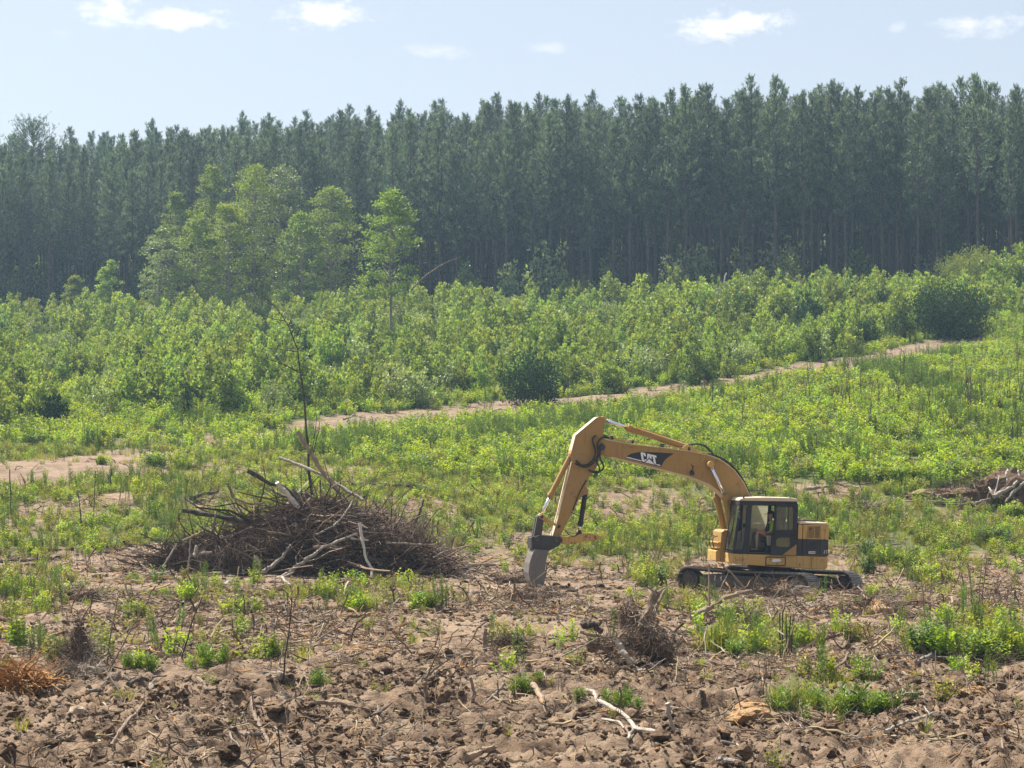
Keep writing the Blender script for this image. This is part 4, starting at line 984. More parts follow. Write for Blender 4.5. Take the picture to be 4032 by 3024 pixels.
    S(F_, [(870, 1050), (882, 820), (890, 600)], 10, 'b_dark', 'tall thin dead stem in the weeds at left', 'up', 'dead_stalk', 'stem', forks=3)
    S(F_, [(765, 1180), (750, 980), (725, 780)], 14, 'b_dark', 'leaning dead stem in the weeds at left', 'up', 'dead_stalk', 'stem', forks=3)
    S(F_, [(350, 1490), (345, 1420), (350, 1370)], 20, 'b_brown', 'short brown stake in the dirt near the left edge', 'up', 'stick', 'stick')
    S(F_, [(400, 1400), (400, 1320), (395, 1250)], 12, 'b_dark', 'thin dark stake standing in the dirt at left', 'up', 'stick', 'stick')
    S(K_, [(1780, 1375), (1840, 1350), (1895, 1335)], 24, 'b_pale', 'pale log lying on the dirt track at mid picture', None, 'log', 'log', .7, lift=.3)
    S(K_, [(690, 1415), (740, 1395), (775, 1382)], 18, 'b_grey', 'grey log on the near end of the dirt track', None, 'log', 'log', .7, lift=.3)
    S(K_, [(1180, 1248), (1220, 1268)], 16, 'b_pale', 'pale stick at the thicket edge over the dirt track', None, 'stick', 'stick', lift=.3)
    # leaning snag and white snag at the wood edge
    S(K_, [(1205, 375), (1300, 280), (1420, 195), (1500, 155), (1590, 118)], 15, 'b_brown', 'long leaning dead trunk above the thicket right of the lone tree', (214, 214), 'fallen_tree', 'tree', .3)
    S(E_, [(-322, -1115), (-310, -1200), (-298, -1235)], 16, 'b_white', 'white snapped tree stub at the pine wood edge', 226.0, 'snag', 'snag', .5)
foreground_wood()
# ------------------------------------------------------------------ the brush pile, the log pile and the uprooted stumps
def roots_mesh(seed, n, cx, fn, mats, rad=(.006, .022), length=(.4, 1.6), bend=.35, pale=.15):
    """tangle of roots and twigs: fn(g) gives a start point and an outward direction"""
    g = np.random.default_rng(seed); v = Veg(); L = [[], []]; R = [[], []]
    for i in range(n):
        p, d = fn(g); l = length[0]*(length[1]/length[0])**(g.random()**1.5); k = 5
        pts = [np.array(p, float)]; d = unit(np.array(d, float)+g.normal(0, .3, 3))
        for j in range(k-1):
            pts.append(pts[-1]+d*l/(k-1)); d = unit(d+g.normal(0, bend, 3)+np.array([0, 0, -.05]))
        r = rad[0]*(rad[1]/rad[0])**(g.random()**2.2); w = 1 if g.random() < pale else 0
        L[w].append(np.array(pts)); R[w].append(np.linspace(r, r*.35, k))
    for w in (0, 1):
        if L[w]:
            V, F = tubes_np(L[w], R[w], 3); v.add(V, F, w, np.repeat(g.random(len(L[w]))**1.6, 12))
    return v.mesh('roots', mats)

def lump(name, mat, rx, ry, rz, seed, parent=None, loc=(0, 0, 0), rough=.35, sub=4):
    bm = bmesh.new(); bmesh.ops.create_icosphere(bm, subdivisions=sub, radius=1.0); o = Vector((seed*2.3, seed, 0))
    for q in bm.verts:
        d = q.co.normalized(); r = 1+rough*(mnoise.noise(d*1.4+o)+.6*mnoise.noise(d*3.3+o)+.5*mnoise.noise(d*8+o))
        q.co = Vector((d.x*rx*r, d.y*ry*r, max(d.z, -.15)*rz*r))
    me = bpy.data.meshes.new(name); bm.to_mesh(me); bm.free(); me.materials.append(mat)
    return link(name, me, parent, loc)

M['mound'] = make_clod('dark_mound_soil', (.030, .020, .015), (.06, .042, .031), (.11, .078, .056))
def brush_pile():
    c = vp(H_(1010, 0)[0], 0, 75.3); c.z = float(base_z(c.x, c.y))
    root = empty('brush_pile', c)
    tag(root, 'big dark heap of bulldozed brush, roots and soil on the left', 'brush pile')
    for i, (x, y, rx, ry, rz) in enumerate(((.35, 0, 2.9, 2.1, 2.15), (-2.1, .1, 2.5, 1.6, 1.35), (2.5, .1, 2.0, 1.6, 1.45), (-3.7, .2, 1.3, 1.1, .75), (3.9, .1, 1.0, .9, .6), (1.1, -.9, 1.9, 1.1, 1.5), (-.8, -.7, 1.8, 1.1, 1.45))):
        lump('earth_mound', M['mound'], rx*.88, ry*.85, rz*.86, 3+i, root, (x, y, -.1))
    def surf(g):
        x = g.uniform(-5.0, 5.0) if g.random() < .75 else g.normal(.6, 1.6)
        H = np.interp(x, [-5.0, -4.2, -3, -2, -1, -.2, .6, 1.4, 2.2, 3.2, 4.2, 5.0], [.15, .65, 1.15, 1.5, 1.95, 2.3, 2.4, 2.25, 1.95, 1.6, .85, .12])
        a = g.uniform(0, 3.3)-.15; u = math.cos(a); hh = max(0, math.sin(a))
        p = np.array([x, -u*2.1*math.sqrt(max(H, .1)/2.2), H*hh*g.uniform(.85, 1.03)+.05])
        d = np.array([g.normal(0, 1.0)+.12*x, -u*.5, .25*hh+g.normal(0, .35)])
        return p, d
    me = roots_mesh(1, 3600, 0, surf, [M['twig'], M['twig_pale']], (.010, .042), (.5, 1.9), .30, .07); o = link('tangled_branches', me, root); o['kind'] = 'stuff'
    me = roots_mesh(2, 3000, 0, surf, [M['twig'], M['twig_pale']], (.006, .014), (.3, 1.1), .55, .12); o = link('fine_roots', me, root); o['kind'] = 'stuff'
    me = roots_mesh(3, 420, 0, surf, [M['twig'], M['twig_pale']], (.022, .075), (.8, 2.8), .2, .2); o = link('thick_branches', me, root); o['kind'] = 'stuff'
    for i in range(16):              # torn stumps and butts of trunks stuck in the heap
        p, d = surf(rng); q = Vector(p)*.93; e = Vector((d[0]+random.uniform(-.5, .5), d[1]-.4, .5+random.uniform(-.3, .5))).normalized(); r_ = random.uniform(.07, .17); l = random.uniform(.3, .8)
        b = MB(); b.tube([q-e*.4, q, q+e*l*.5, q+e*l], [r_*1.15, r_, r_*.85, r_*.55], 9, jit=.18); b.build('stump_butt', M[('b_brown', 'b_dark', 'b_grey', 'b_dark')[i % 4]], root)
    def apron(g):
        a = g.uniform(0, 6.28); r = g.uniform(.85, 1.2); return np.array([math.cos(a)*5.3*r, math.sin(a)*2.2*r, .03]), np.array([math.cos(a)*.7, math.sin(a)*.5, .08])
    me = roots_mesh(4, 520, 0, apron, [M['twig'], M['twig_pale']], (.008, .03), (.4, 1.5), .25, .3); o = link('loose_sticks', me, root); o['kind'] = 'stuff'
    for i, (x, w) in enumerate(((1390, 170), (1700, 130), (560, 110))):   # hanging curtains of fine brown roots
        q = vp(*H_(x, (760, 720, 860)[i]), 73.6)-c
        def cur(g, q=q, w=w): return np.array([q.x+g.normal(0, w*.0048), q.y+g.normal(0, .25), q.z+g.uniform(-.2, .55)]), np.array([g.normal(0, .35), -.3, -.9])
        me = roots_mesh(20+i, 320, 0, cur, [M['twig'], M['twig_pale']], (.005, .012), (.4, 1.0), .3, (.05, .05, .35)[i]); o = link('root_curtain', me, root); o['kind'] = 'stuff'
    S = lambda pts, dia, mat, lab, d, name='log', cat='log', taper=.7, forks=0: stick(H_, pts, dia, mat, lab, tuple(q-.45 for q in d) if isinstance(d, tuple) else d, name, cat, taper, 9, None, 0, forks)
    S([(668, 320), (780, 385), (900, 430), (1010, 525)], 30, 'b_dark', 'dark charred log sticking up to the left out of the brush pile', (74.6, 75.2))
    S([(855, 395), (915, 465), (990, 550)], 32, 'b_white', 'white-barked log leaning on the top of the brush pile', (74.2, 74.6), taper=.9)
    S([(868, 238), (1000, 285), (1130, 345), (1270, 430), (1388, 505)], 17, 'b_pale', 'long thin pale trunk slanting across above the brush pile', (76.5, 75.2), taper=1.3)
    S([(985, 78), (1050, 190), (1130, 310), (1180, 375), (1235, 445)], 24, 'b_tan', 'broken grey-brown trunk leaning left out of the pile top', (76, 75.4), taper=1.5)
    S([(265, 568), (400, 595), (520, 610), (640, 635)], 30, 'b_dark', 'dark log with a pale cut end sticking out of the pile to the left', (74.4, 74.8), taper=.9)
    S([(545, 395), (580, 490), (690, 530), (775, 522)], 13, 'b_brown', 'crooked thin branch curling up at the left shoulder of the pile', (75, 75.4), 'branch', 'branch', .8)
    S([(765, 1035), (840, 1000), (930, 955), (1040, 870), (1140, 800), (1230, 760), (1355, 712)], 26, 'b_pale', 'long pale branch lying diagonally up the front of the pile', (72.4, 73.6), 'branch', 'branch', .62)
    S([(765, 950), (830, 910), (890, 860), (940, 782)], 30, 'b_grey', 'grey branch left of the long pale branch on the pile front', (72.6, 73.5), 'branch', 'branch', .5)
    S([(1368, 645), (1385, 760), (1410, 870), (1445, 930), (1443, 985)], 20, 'b_white', 'white birch-like branch hanging down the right front of the pile', (73.2, 72.7), 'branch', 'branch', .8)
    S([(1095, 720), (1200, 670), (1280, 590), (1325, 505)], 14, 'b_pale', 'thin pale crooked stick rising right of the pile middle', (73.6, 74.4), 'branch', 'branch', .6)
    S([(1105, 635), (1180, 640), (1310, 648)], 13, 'b_tan', 'thin tan stick lying near the top of the pile', (74.1, 74.2), 'branch', 'branch')
    S([(795, 702), (870, 710), (940, 722), (905, 640)], 11, 'b_tan', 'bent pale twig in the middle of the pile', (73.5, 73.8), 'branch', 'branch', .8)
    S([(1540, 770), (1690, 775), (1835, 786)], 14, 'b_pale', 'straight pale stick lying level on the right side of the pile', (73.6, 73.8), 'branch', 'branch')
    S([(1460, 690), (1565, 675)], 15, 'b_pale', 'short pale stick on the right shoulder of the pile', (74.1, 74.2), 'branch', 'branch', .9)
    S([(268, 757), (330, 730), (398, 698)], 18, 'b_tan', 'short tan pole on the left end of the pile', (74.2, 74.4), 'branch', 'branch', .9)
    S([(343, 850), (350, 820), (358, 788)], 24, 'b_pale', 'stubby upright pale log end low on the left of the pile', (73.4, 73.5), taper=.9)
    S([(365, 840), (450, 830)], 20, 'b_grey', 'short grey log low on the left of the pile', (73.4, 73.6), taper=.9)
    S([(143, 920), (190, 850), (232, 775)], 15, 'b_grey', 'grey stick leaning at the far left tip of the pile', (73.6, 73.8), 'branch', 'branch')
    S([(298, 955), (310, 850), (316, 748)], 11, 'b_grey', 'thin upright stick in front of the left end of the pile', (73.0, 73.2), 'branch', 'branch')
    S([(435, 705), (490, 655)], 14, 'b_pale', 'short pale slanting stick behind the brown stake', (74.6, 74.7), 'branch', 'branch')
    S([(452, 720), (466, 640), (480, 565)], 22, 'b_brown', 'brown pointed stake standing at the left of the pile', 74.0, 'branch', 'branch', .4)
    S([(1130, 600), (1128, 480), (1124, 378)], 11, 'b_dark', 'thin dark stake upright at the top of the pile', 75.4, 'branch', 'branch')
    S([(1718, 645), (1745, 570), (1768, 500)], 17, 'b_dark', 'black broken stake at the right shoulder of the pile', 75.2, 'branch', 'branch')
    S([(1755, 800), (1765, 700), (1772, 600)], 9, 'b_pale', 'thin whitish twig upright at the right end of the pile', 73.8, 'branch', 'branch')
    S([(40, 972), (120, 962), (212, 945)], 17, 'b_pale', 'pale stick lying in front of the left tip of the pile', (72.6, 72.7), 'branch', 'branch')
    S([(48, 1002), (112, 970)], 12, 'b_pale', 'small pale stick below the left tip of the pile', (72.2, 72.4), 'branch', 'branch')
    S([(485, 1062), (550, 1030), (615, 1020)], 30, 'b_pale', 'pale twisted root in the weeds in front of the pile', None, 'root', 'root')
    S([(862, 1012), (905, 980), (962, 950)], 14, 'b_pale', 'short pale stick crossing beneath the long pale branch', (72.3, 72.5), 'branch', 'branch')
    S([(885, 992), (905, 1015), (945, 1042)], 18, 'b_pale', 'white wood chip at the foot of the long pale branch', None, 'wood_chunk', 'wood')
    S([(1648, 1012), (1700, 998), (1742, 988)], 9, 'b_pale', 'thin pale twig low on the right front of the pile', (72.6, 72.8), 'branch', 'branch')
    S([(1825, 862), (1885, 828)], 11, 'b_pale', 'short pale twig near the right end of the pile', (73.5, 73.6), 'branch', 'branch')
    S([(1078, 800), (1180, 788)], 22, 'b_tan', 'stubby tan log in the middle of the pile front', (73.2, 73.3), taper=.9)
    S([(1315, 745), (1425, 757)], 15, 'b_pale', 'short pale stick beside the white hanging branch', (73.3, 73.4), 'branch', 'branch')
    S([(1005, 565), (985, 500), (955, 435)], 44, 'b_brown', 'ragged brown stump standing on top of the pile', 75.0, 'stump', 'stump', .5)
    S([(720, 850), (745, 905)], 26, 'b_pale', 'pale wood chunk low in the middle of the pile', (73.0, 73.0), 'wood_chunk', 'wood', .8)
    S([(0, 712), (60, 738), (125, 772)], 11, 'b_dark', 'dark stick poking out left at the tip of the pile', (74.3, 74.2), 'branch', 'branch')
    S([(25, 780), (130, 812)], 14, 'b_dark', 'dark thick stick at the left tip of the pile', (73.9, 74.0), 'branch', 'branch')
    S([(810, 435), (880, 470), (960, 510)], 20, 'b_grey', 'grey log lying behind the white-barked log', (75.4, 75.4))
    # tall dead sapling in the pile
    T = empty('dead_tree', vp(*K_(425, 1660), 75.8)); b0 = T.location.copy()
    tag(T, 'tall thin dead tree with a few bare limbs standing in the brush pile', 'tree')
    def part(name, pts, dia, d, taper):
        W3 = [vp(*K_(*p), d)-b0 for p in pts]; r = .5*dia*.5123*d/FPX/3.9375; b = MB(); P = []
        for i in range(len(W3)-1):
            for j in range(3): P.append(W3[i].lerp(W3[i+1], j/3))
        P.append(W3[-1]); b.tube(P, [r*(1-(1-taper)*i/(len(P)-1)) for i in range(len(P))], 7, jit=.08); b.build(name, M['b_dark'], T)
    part('trunk', [(445, 1950), (418, 1740), (420, 1600), (405, 1490), (388, 1250), (373, 1100), (350, 970), (335, 830), (300, 740), (265, 650), (210, 560), (150, 490), (80, 462)], 23, 75.8, .09)
    for pts, dia in (([(335, 850), (220, 832), (100, 820)], 9), ([(352, 1012), (240, 950), (110, 905), (0, 882)], 10), ([(362, 960), (410, 975), (462, 992)], 9), ([(330, 830), (365, 810), (395, 770)], 9), ([(300, 745), (345, 690), (370, 640)], 8),
                     ([(240, 610), (160, 600), (60, 560)], 8), ([(150, 490), (80, 430), (0, 405)], 7), ([(222, 800), (215, 760), (226, 710)], 8), ([(110, 905), (95, 880), (98, 858)], 7), ([(265, 650), (300, 560), (310, 520)], 7)):
        part('limb', pts, dia, 75.8, .4)
    for pts, lab in (([(440, 1640), (465, 1500), (482, 1340)], 'slender sapling stem right of the tall dead tree'), ([(452, 1640), (500, 1450), (505, 1380)], 'second slender sapling stem right of the tall dead tree')):
        stick(K_, pts, 9, 'b_dark', lab, 76.2, 'dead_stalk', 'stem', .5, 6)
brush_pile()

def log_pile():
    d = gp(*E_(1960, 765)).y; S = lambda pts, dia, mat, lab, dd=0.0, tp=.7, nm='log': stick(E_, pts, dia, mat, lab, (d+dd, d+dd+.3), nm, 'log' if nm == 'log' else 'root', tp, 9)
    q = vp(*E_(2050, 740), d+1.2)
    r = empty('root_heap', (q.x, q.y, float(base_z(q.x, q.y)))); tag(r, 'heap of torn roots and soil under the pale logs at the right edge', 'root heap')
    lump('earth_mound', M['clod_dark'], 1.9, 1.3, 1.25, 31, r, (.35, 0, -.1)); lump('earth_mound', M['clod'], 2.0, 1.0, .55, 32, r, (-2.2, .3, -.1))
    def sf(g): a = g.uniform(0, 6.28); rr = math.sqrt(g.random()); return np.array([math.cos(a)*2.6*rr-.5, math.sin(a)*1.2*rr, 1.35*(1-rr*.8)]), np.array([math.cos(a), -.4, .3])
    o = link('tangled_roots', roots_mesh(41, 700, 0, sf, [M['twig'], M['twig_pale']], (.006, .02), (.3, 1.0), .4, .2), r); o['kind'] = 'stuff'
    S([(1480, 655), (1540, 680), (1620, 690), (1735, 660)], 16, 'b_grey', 'upper grey log of the row left of the root heap', .2)
    S([(1385, 690), (1500, 697), (1640, 700), (1745, 690)], 17, 'b_grey', 'second grey log of the row left of the root heap', .0)
    S([(1560, 735), (1650, 735), (1740, 705), (1790, 700)], 16, 'b_grey', 'third grey log of the row left of the root heap', -.2)
    S([(1590, 765), (1680, 755), (1760, 730)], 15, 'b_grey', 'lowest grey log of the row left of the root heap', -.4)
    S([(1315, 715), (1380, 680), (1460, 615)], 20, 'b_dark', 'dark limb leaning up at the left end of the log row', .1, .5)
    S([(1210, 695), (1310, 690), (1330, 712)], 13, 'b_pale', 'thin pale limb left of the dark leaning limb', -.1)
    S([(1080, 675), (1220, 672)], 10, 'b_grey', 'thin grey branch far left of the log row', .3)
    S([(1905, 500), (1960, 530), (2040, 545)], 34, 'b_dark', 'dark broken log end above the root heap', .8, .6)
    S([(1870, 550), (1960, 545), (2060, 540)], 16, 'b_dark', 'dark level log across the back of the root heap', 1.0)
    S([(1955, 655), (1990, 630), (2070, 600), (2120, 570), (2160, 520)], 36, 'b_pale', 'thick pale curved root across the heap at the right edge', -.3, .7, 'root')
    S([(2080, 575), (2068, 500), (2062, 455), (2078, 420)], 26, 'b_white', 'upright white forked root on the heap at the right edge', .2, .6, 'root')
    S([(2150, 540), (2175, 490), (2165, 430)], 24, 'b_white', 'hooked white root at the very right edge', .3, .7, 'root')
    S([(1965, 640), (1985, 560), (2004, 475)], 14, 'b_white', 'thin white root prong left of the upright forked one', .0, .6, 'root')
    S([(1955, 650), (1930, 600), (1915, 575)], 20, 'b_white', 'short white root stub at the left of the heap', -.2, .5, 'root')
    S([(2100, 640), (2160, 580), (2215, 530)], 30, 'b_pale', 'pale log slanting up to the right edge', -.2, .8)
    S([(2050, 700), (2090, 660), (2130, 600)], 22, 'b_grey', 'grey root below the pale slanting log', -.5, .6, 'root')
    S([(2150, 640), (2212, 625)], 26, 'b_dark', 'dark log end at the right edge', -.1, .9)
    S([(2130, 700), (2212, 745)], 20, 'b_grey', 'grey log slanting down at the right edge', -.5, .9)
    S([(1780, 720), (1850, 690), (1930, 670)], 20, 'b_pale', 'pale branch leading into the heap from the log row', -.4)
    S([(1760, 610), (1800, 620), (1850, 640)], 26, 'b_brown', 'brown root knot at the left back of the heap', .6, .5, 'root')
log_pile()

def uprooted_stump():
    p = gp(*B_(1960, 760)); d = p.y; b0 = Vector((p.x, d, float(terrain(p.x, d))))
    r = empty('uprooted_stump', b0); tag(r, 'uprooted stump with its root mass standing on end in front of the excavator', 'stump')
    k = .6076*d/FPX/3.9375
    def tb(name, pts, dia, mat, dd=0.0, tp=.7, n=10):
        W3 = [vp(*B_(*q), d+dd)-b0 for q in pts]; P = []
        for i in range(len(W3)-1):
            for j in range(4): P.append(W3[i].lerp(W3[i+1], j/4))
        P.append(W3[-1]); rr = .5*dia*k; b = MB()
        for i in range(1, len(P)-1): P[i] = P[i]+Vector((random.uniform(-1, 1), random.uniform(-1, 1), random.uniform(-1, 1)))*rr*.22
        b.tube(P, [rr*(1-(1-tp)*i/(len(P)-1))*random.uniform(.85, 1.12) for i in range(len(P))], n, jit=.14); b.build(name, M[mat], r)
    tb('trunk', [(1960, 700), (1975, 560), (2000, 430), (2045, 290)], 92, 'b_brown', .1, .62, 12)
    tb('side_trunk', [(2000, 560), (2030, 430), (2060, 360), (2098, 285)], 30, 'b_tan', -.1, .7)
    tb('side_trunk', [(1925, 600), (1955, 490), (2000, 398)], 44, 'b_tan', -.35, .7)
    tb('limb', [(2040, 320), (2010, 280), (1990, 262)], 18, 'b_grey', 0, .5)
    tb('limb', [(2050, 300), (2100, 268)], 20, 'b_grey', 0, .5)
    tb('root', [(1985, 560), (2030, 640), (2050, 720)], 24, 'b_grey', -.4, .5)
    tb('root', [(1900, 700), (1850, 680), (1815, 640), (1800, 590), (1815, 568), (1850, 570)], 30, 'b_tan', -.55, .55)
    tb('root', [(2050, 700), (2100, 760), (2150, 800)], 40, 'b_dark', -.2, .5)
    for i, (x, y, rx, rz, dd, m) in enumerate(((1870, 450, 62, 130, .35, 'clod_dark'), (1990, 640, 90, 110, .1, 'clod_dark'), (1880, 660, 110, 90, -.1, 'clod'), (2080, 720, 90, 70, .1, 'clod_dark'), (1700, 660, 140, 60, .2, 'clod'))):
        q = vp(*B_(x, y), d+dd)-b0; lump('soil_mass', M[m], rx*k, rx*k*.8, rz*k, 51+i, r, (q.x, q.y, q.z-rz*k*.35), .45, 3)
    for i, (x, y, sx, sz, n, dd, sgn) in enumerate(((1860, 440, 48, 95, 420, .2, -1), (1990, 560, 70, 130, 420, -.25, -1), (1900, 650, 120, 70, 420, -.4, 1), (2100, 640, 90, 110, 380, 0, -1), (1680, 640, 120, 50, 260, .1, 1))):
        q = vp(*B_(x, y), d+dd)-b0
        def f(g, q=q, sx=sx, sz=sz, sgn=sgn): return np.array([q.x+g.normal(0, sx*k*.6), q.y+g.normal(0, .18), q.z+g.normal(0, sz*k*.55)]), np.array([g.normal(0, .6), -.25, sgn*.5])
        o = link('fine_roots', roots_mesh(60+i, n, 0, f, [M['twig'], M['twig_pale']], (.003, .011), (.15, .6), .4, .3), r); o['kind'] = 'stuff'
    stick(B_, [(1782, 612), (1830, 690), (1872, 768)], 42, 'b_pale', 'short pale log leaning on the uprooted stump', (d-.9, d-1.1), 'log', 'log', .85, 10)
    stick(B_, [(1430, 715), (1550, 655), (1660, 598), (1785, 582)], 12, 'b_grey', 'long thin grey stick reaching left from the uprooted stump', (d-.6, d-.3), 'stick', 'stick')
    stick(B_, [(1560, 520), (1630, 505), (1690, 555)], 52, 'b_dark', 'charred wood chunk lying left of the uprooted stump', (d+.1, d+.1), 'wood_chunk', 'wood', .7, 10)
    stick(B_, [(1545, 555), (1620, 575), (1700, 590)], 26, 'b_tan', 'tan log below the charred chunk', (d-.1, d-.1), 'log', 'log', .8)
uprooted_stump()

def root_balls():
    def ball(fn, x, y, w, h, mats, lab, name='root_ball', cat='roots', mound='clod', n=420, rad=(.004, .014), seed=0, lg=(.2, .8), soilfrac=.75):
        p = gp(*fn(x, y)); k = (.6076 if fn in (A_, B_, C_) else .4666)*p.y/FPX/3.9375; rx, rz = w*k*.5, h*k
        r = empty(name, p); tag(r, lab, cat)
        if soilfrac: lump('soil_mass', M[mound], rx*.9, rx*.6, rz*soilfrac, seed, r, (0, 0, -.03), .4, 3)
        def f(g): a = g.uniform(0, 6.28); q = math.sqrt(g.random()); return np.array([math.cos(a)*rx*q, math.sin(a)*rx*.6*q-.05, rz*(1-q*.85)*g.uniform(.6, 1.0)]), np.array([math.cos(a)*.9, math.sin(a)*.4-.2, g.uniform(-.3, .6)])
        o = link('tangled_roots', roots_mesh(seed, n, 0, f, [M[m] for m in mats], rad, lg, .45, .35), r); o['kind'] = 'stuff'
    ball(A_, 120, 950, 330, 200, ('twig_orange', 'twig_orange'), 'tangle of bright orange roots at the left edge', n=520, rad=(.006, .03), seed=71, mound='clod_orange', soilfrac=.5)
    ball(A_, 520, 790, 170, 300, ('stem', 'twig_pale'), 'dry brown weed-covered stump in the left foreground', 'stump', 'stump', 'clod_dark', 420, (.003, .010), 72, (.25, .8), .9)
    ball(A_, 500, 850, 220, 90, ('twig_pale', 'twig_pale'), 'pale bleached root tangle beside the orange roots', n=260, rad=(.004, .014), seed=73, soilfrac=.3)
    ball(C_, 1260, 455, 350, 150, ('twig', 'twig_pale'), 'broad overturned root plate right of the big root-log', n=650, rad=(.004, .018), seed=74, mound='clod_orange')
    ball(C_, 620, 315, 300, 80, ('twig', 'twig_pale'), 'torn roots heaped in front of the excavator tracks', n=520, rad=(.004, .016), seed=75, mound='clod')
    ball(C_, 380, 290, 130, 60, ('twig', 'twig_pale'), 'small heap of pale roots by the left end of the near track', n=220, rad=(.004, .014), seed=76, mound='clod')
    ball(C_, 410, 500, 180, 120, ('twig', 'twig_pale'), 'root fringe hanging off the big root-log', n=360, rad=(.004, .014), seed=77, soilfrac=.5)
    ball(B_, 1270, 345, 330, 100, ('twig', 'twig_pale'), 'dark dug-up sod and roots heaped below the bucket', n=420, rad=(.004, .018), seed=78, mound='clod_dark')
    ball(B_, 1120, 240, 260, 70, ('twig', 'twig_pale'), 'low heap of soil and roots right of the brush pile at the bucket', n=300, rad=(.004, .016), seed=79, mound='clod_dark')
    ball(B_, 1100, 660, 170, 110, ('twig', 'twig_pale'), 'broken root stump beside the stake-like stump', 'stump', 'stump', 'clod_dark', 260, (.004, .02), 80, (.2, .6), .8)
    ball(A_, 540, 345, 260, 90, ('twig', 'twig_pale'), 'overturned sod heap left of the brush pile front', n=320, rad=(.004, .015), seed=81, mound='clod_dark')
    ball(E_, 870, 760, 200, 60, ('twig', 'twig_pale'), 'brown root heap in the weeds behind the excavator', n=120, rad=(.008, .03), seed=82, mound='clod_dark', lg=(.3, 1.2))
    ball(C_, 1900, 760, 420, 60, ('twig', 'twig_pale'), 'dark soil bank with roots under the weed clump on the right', n=360, rad=(.003, .012), seed=83, mound='clod_dark')
root_balls()

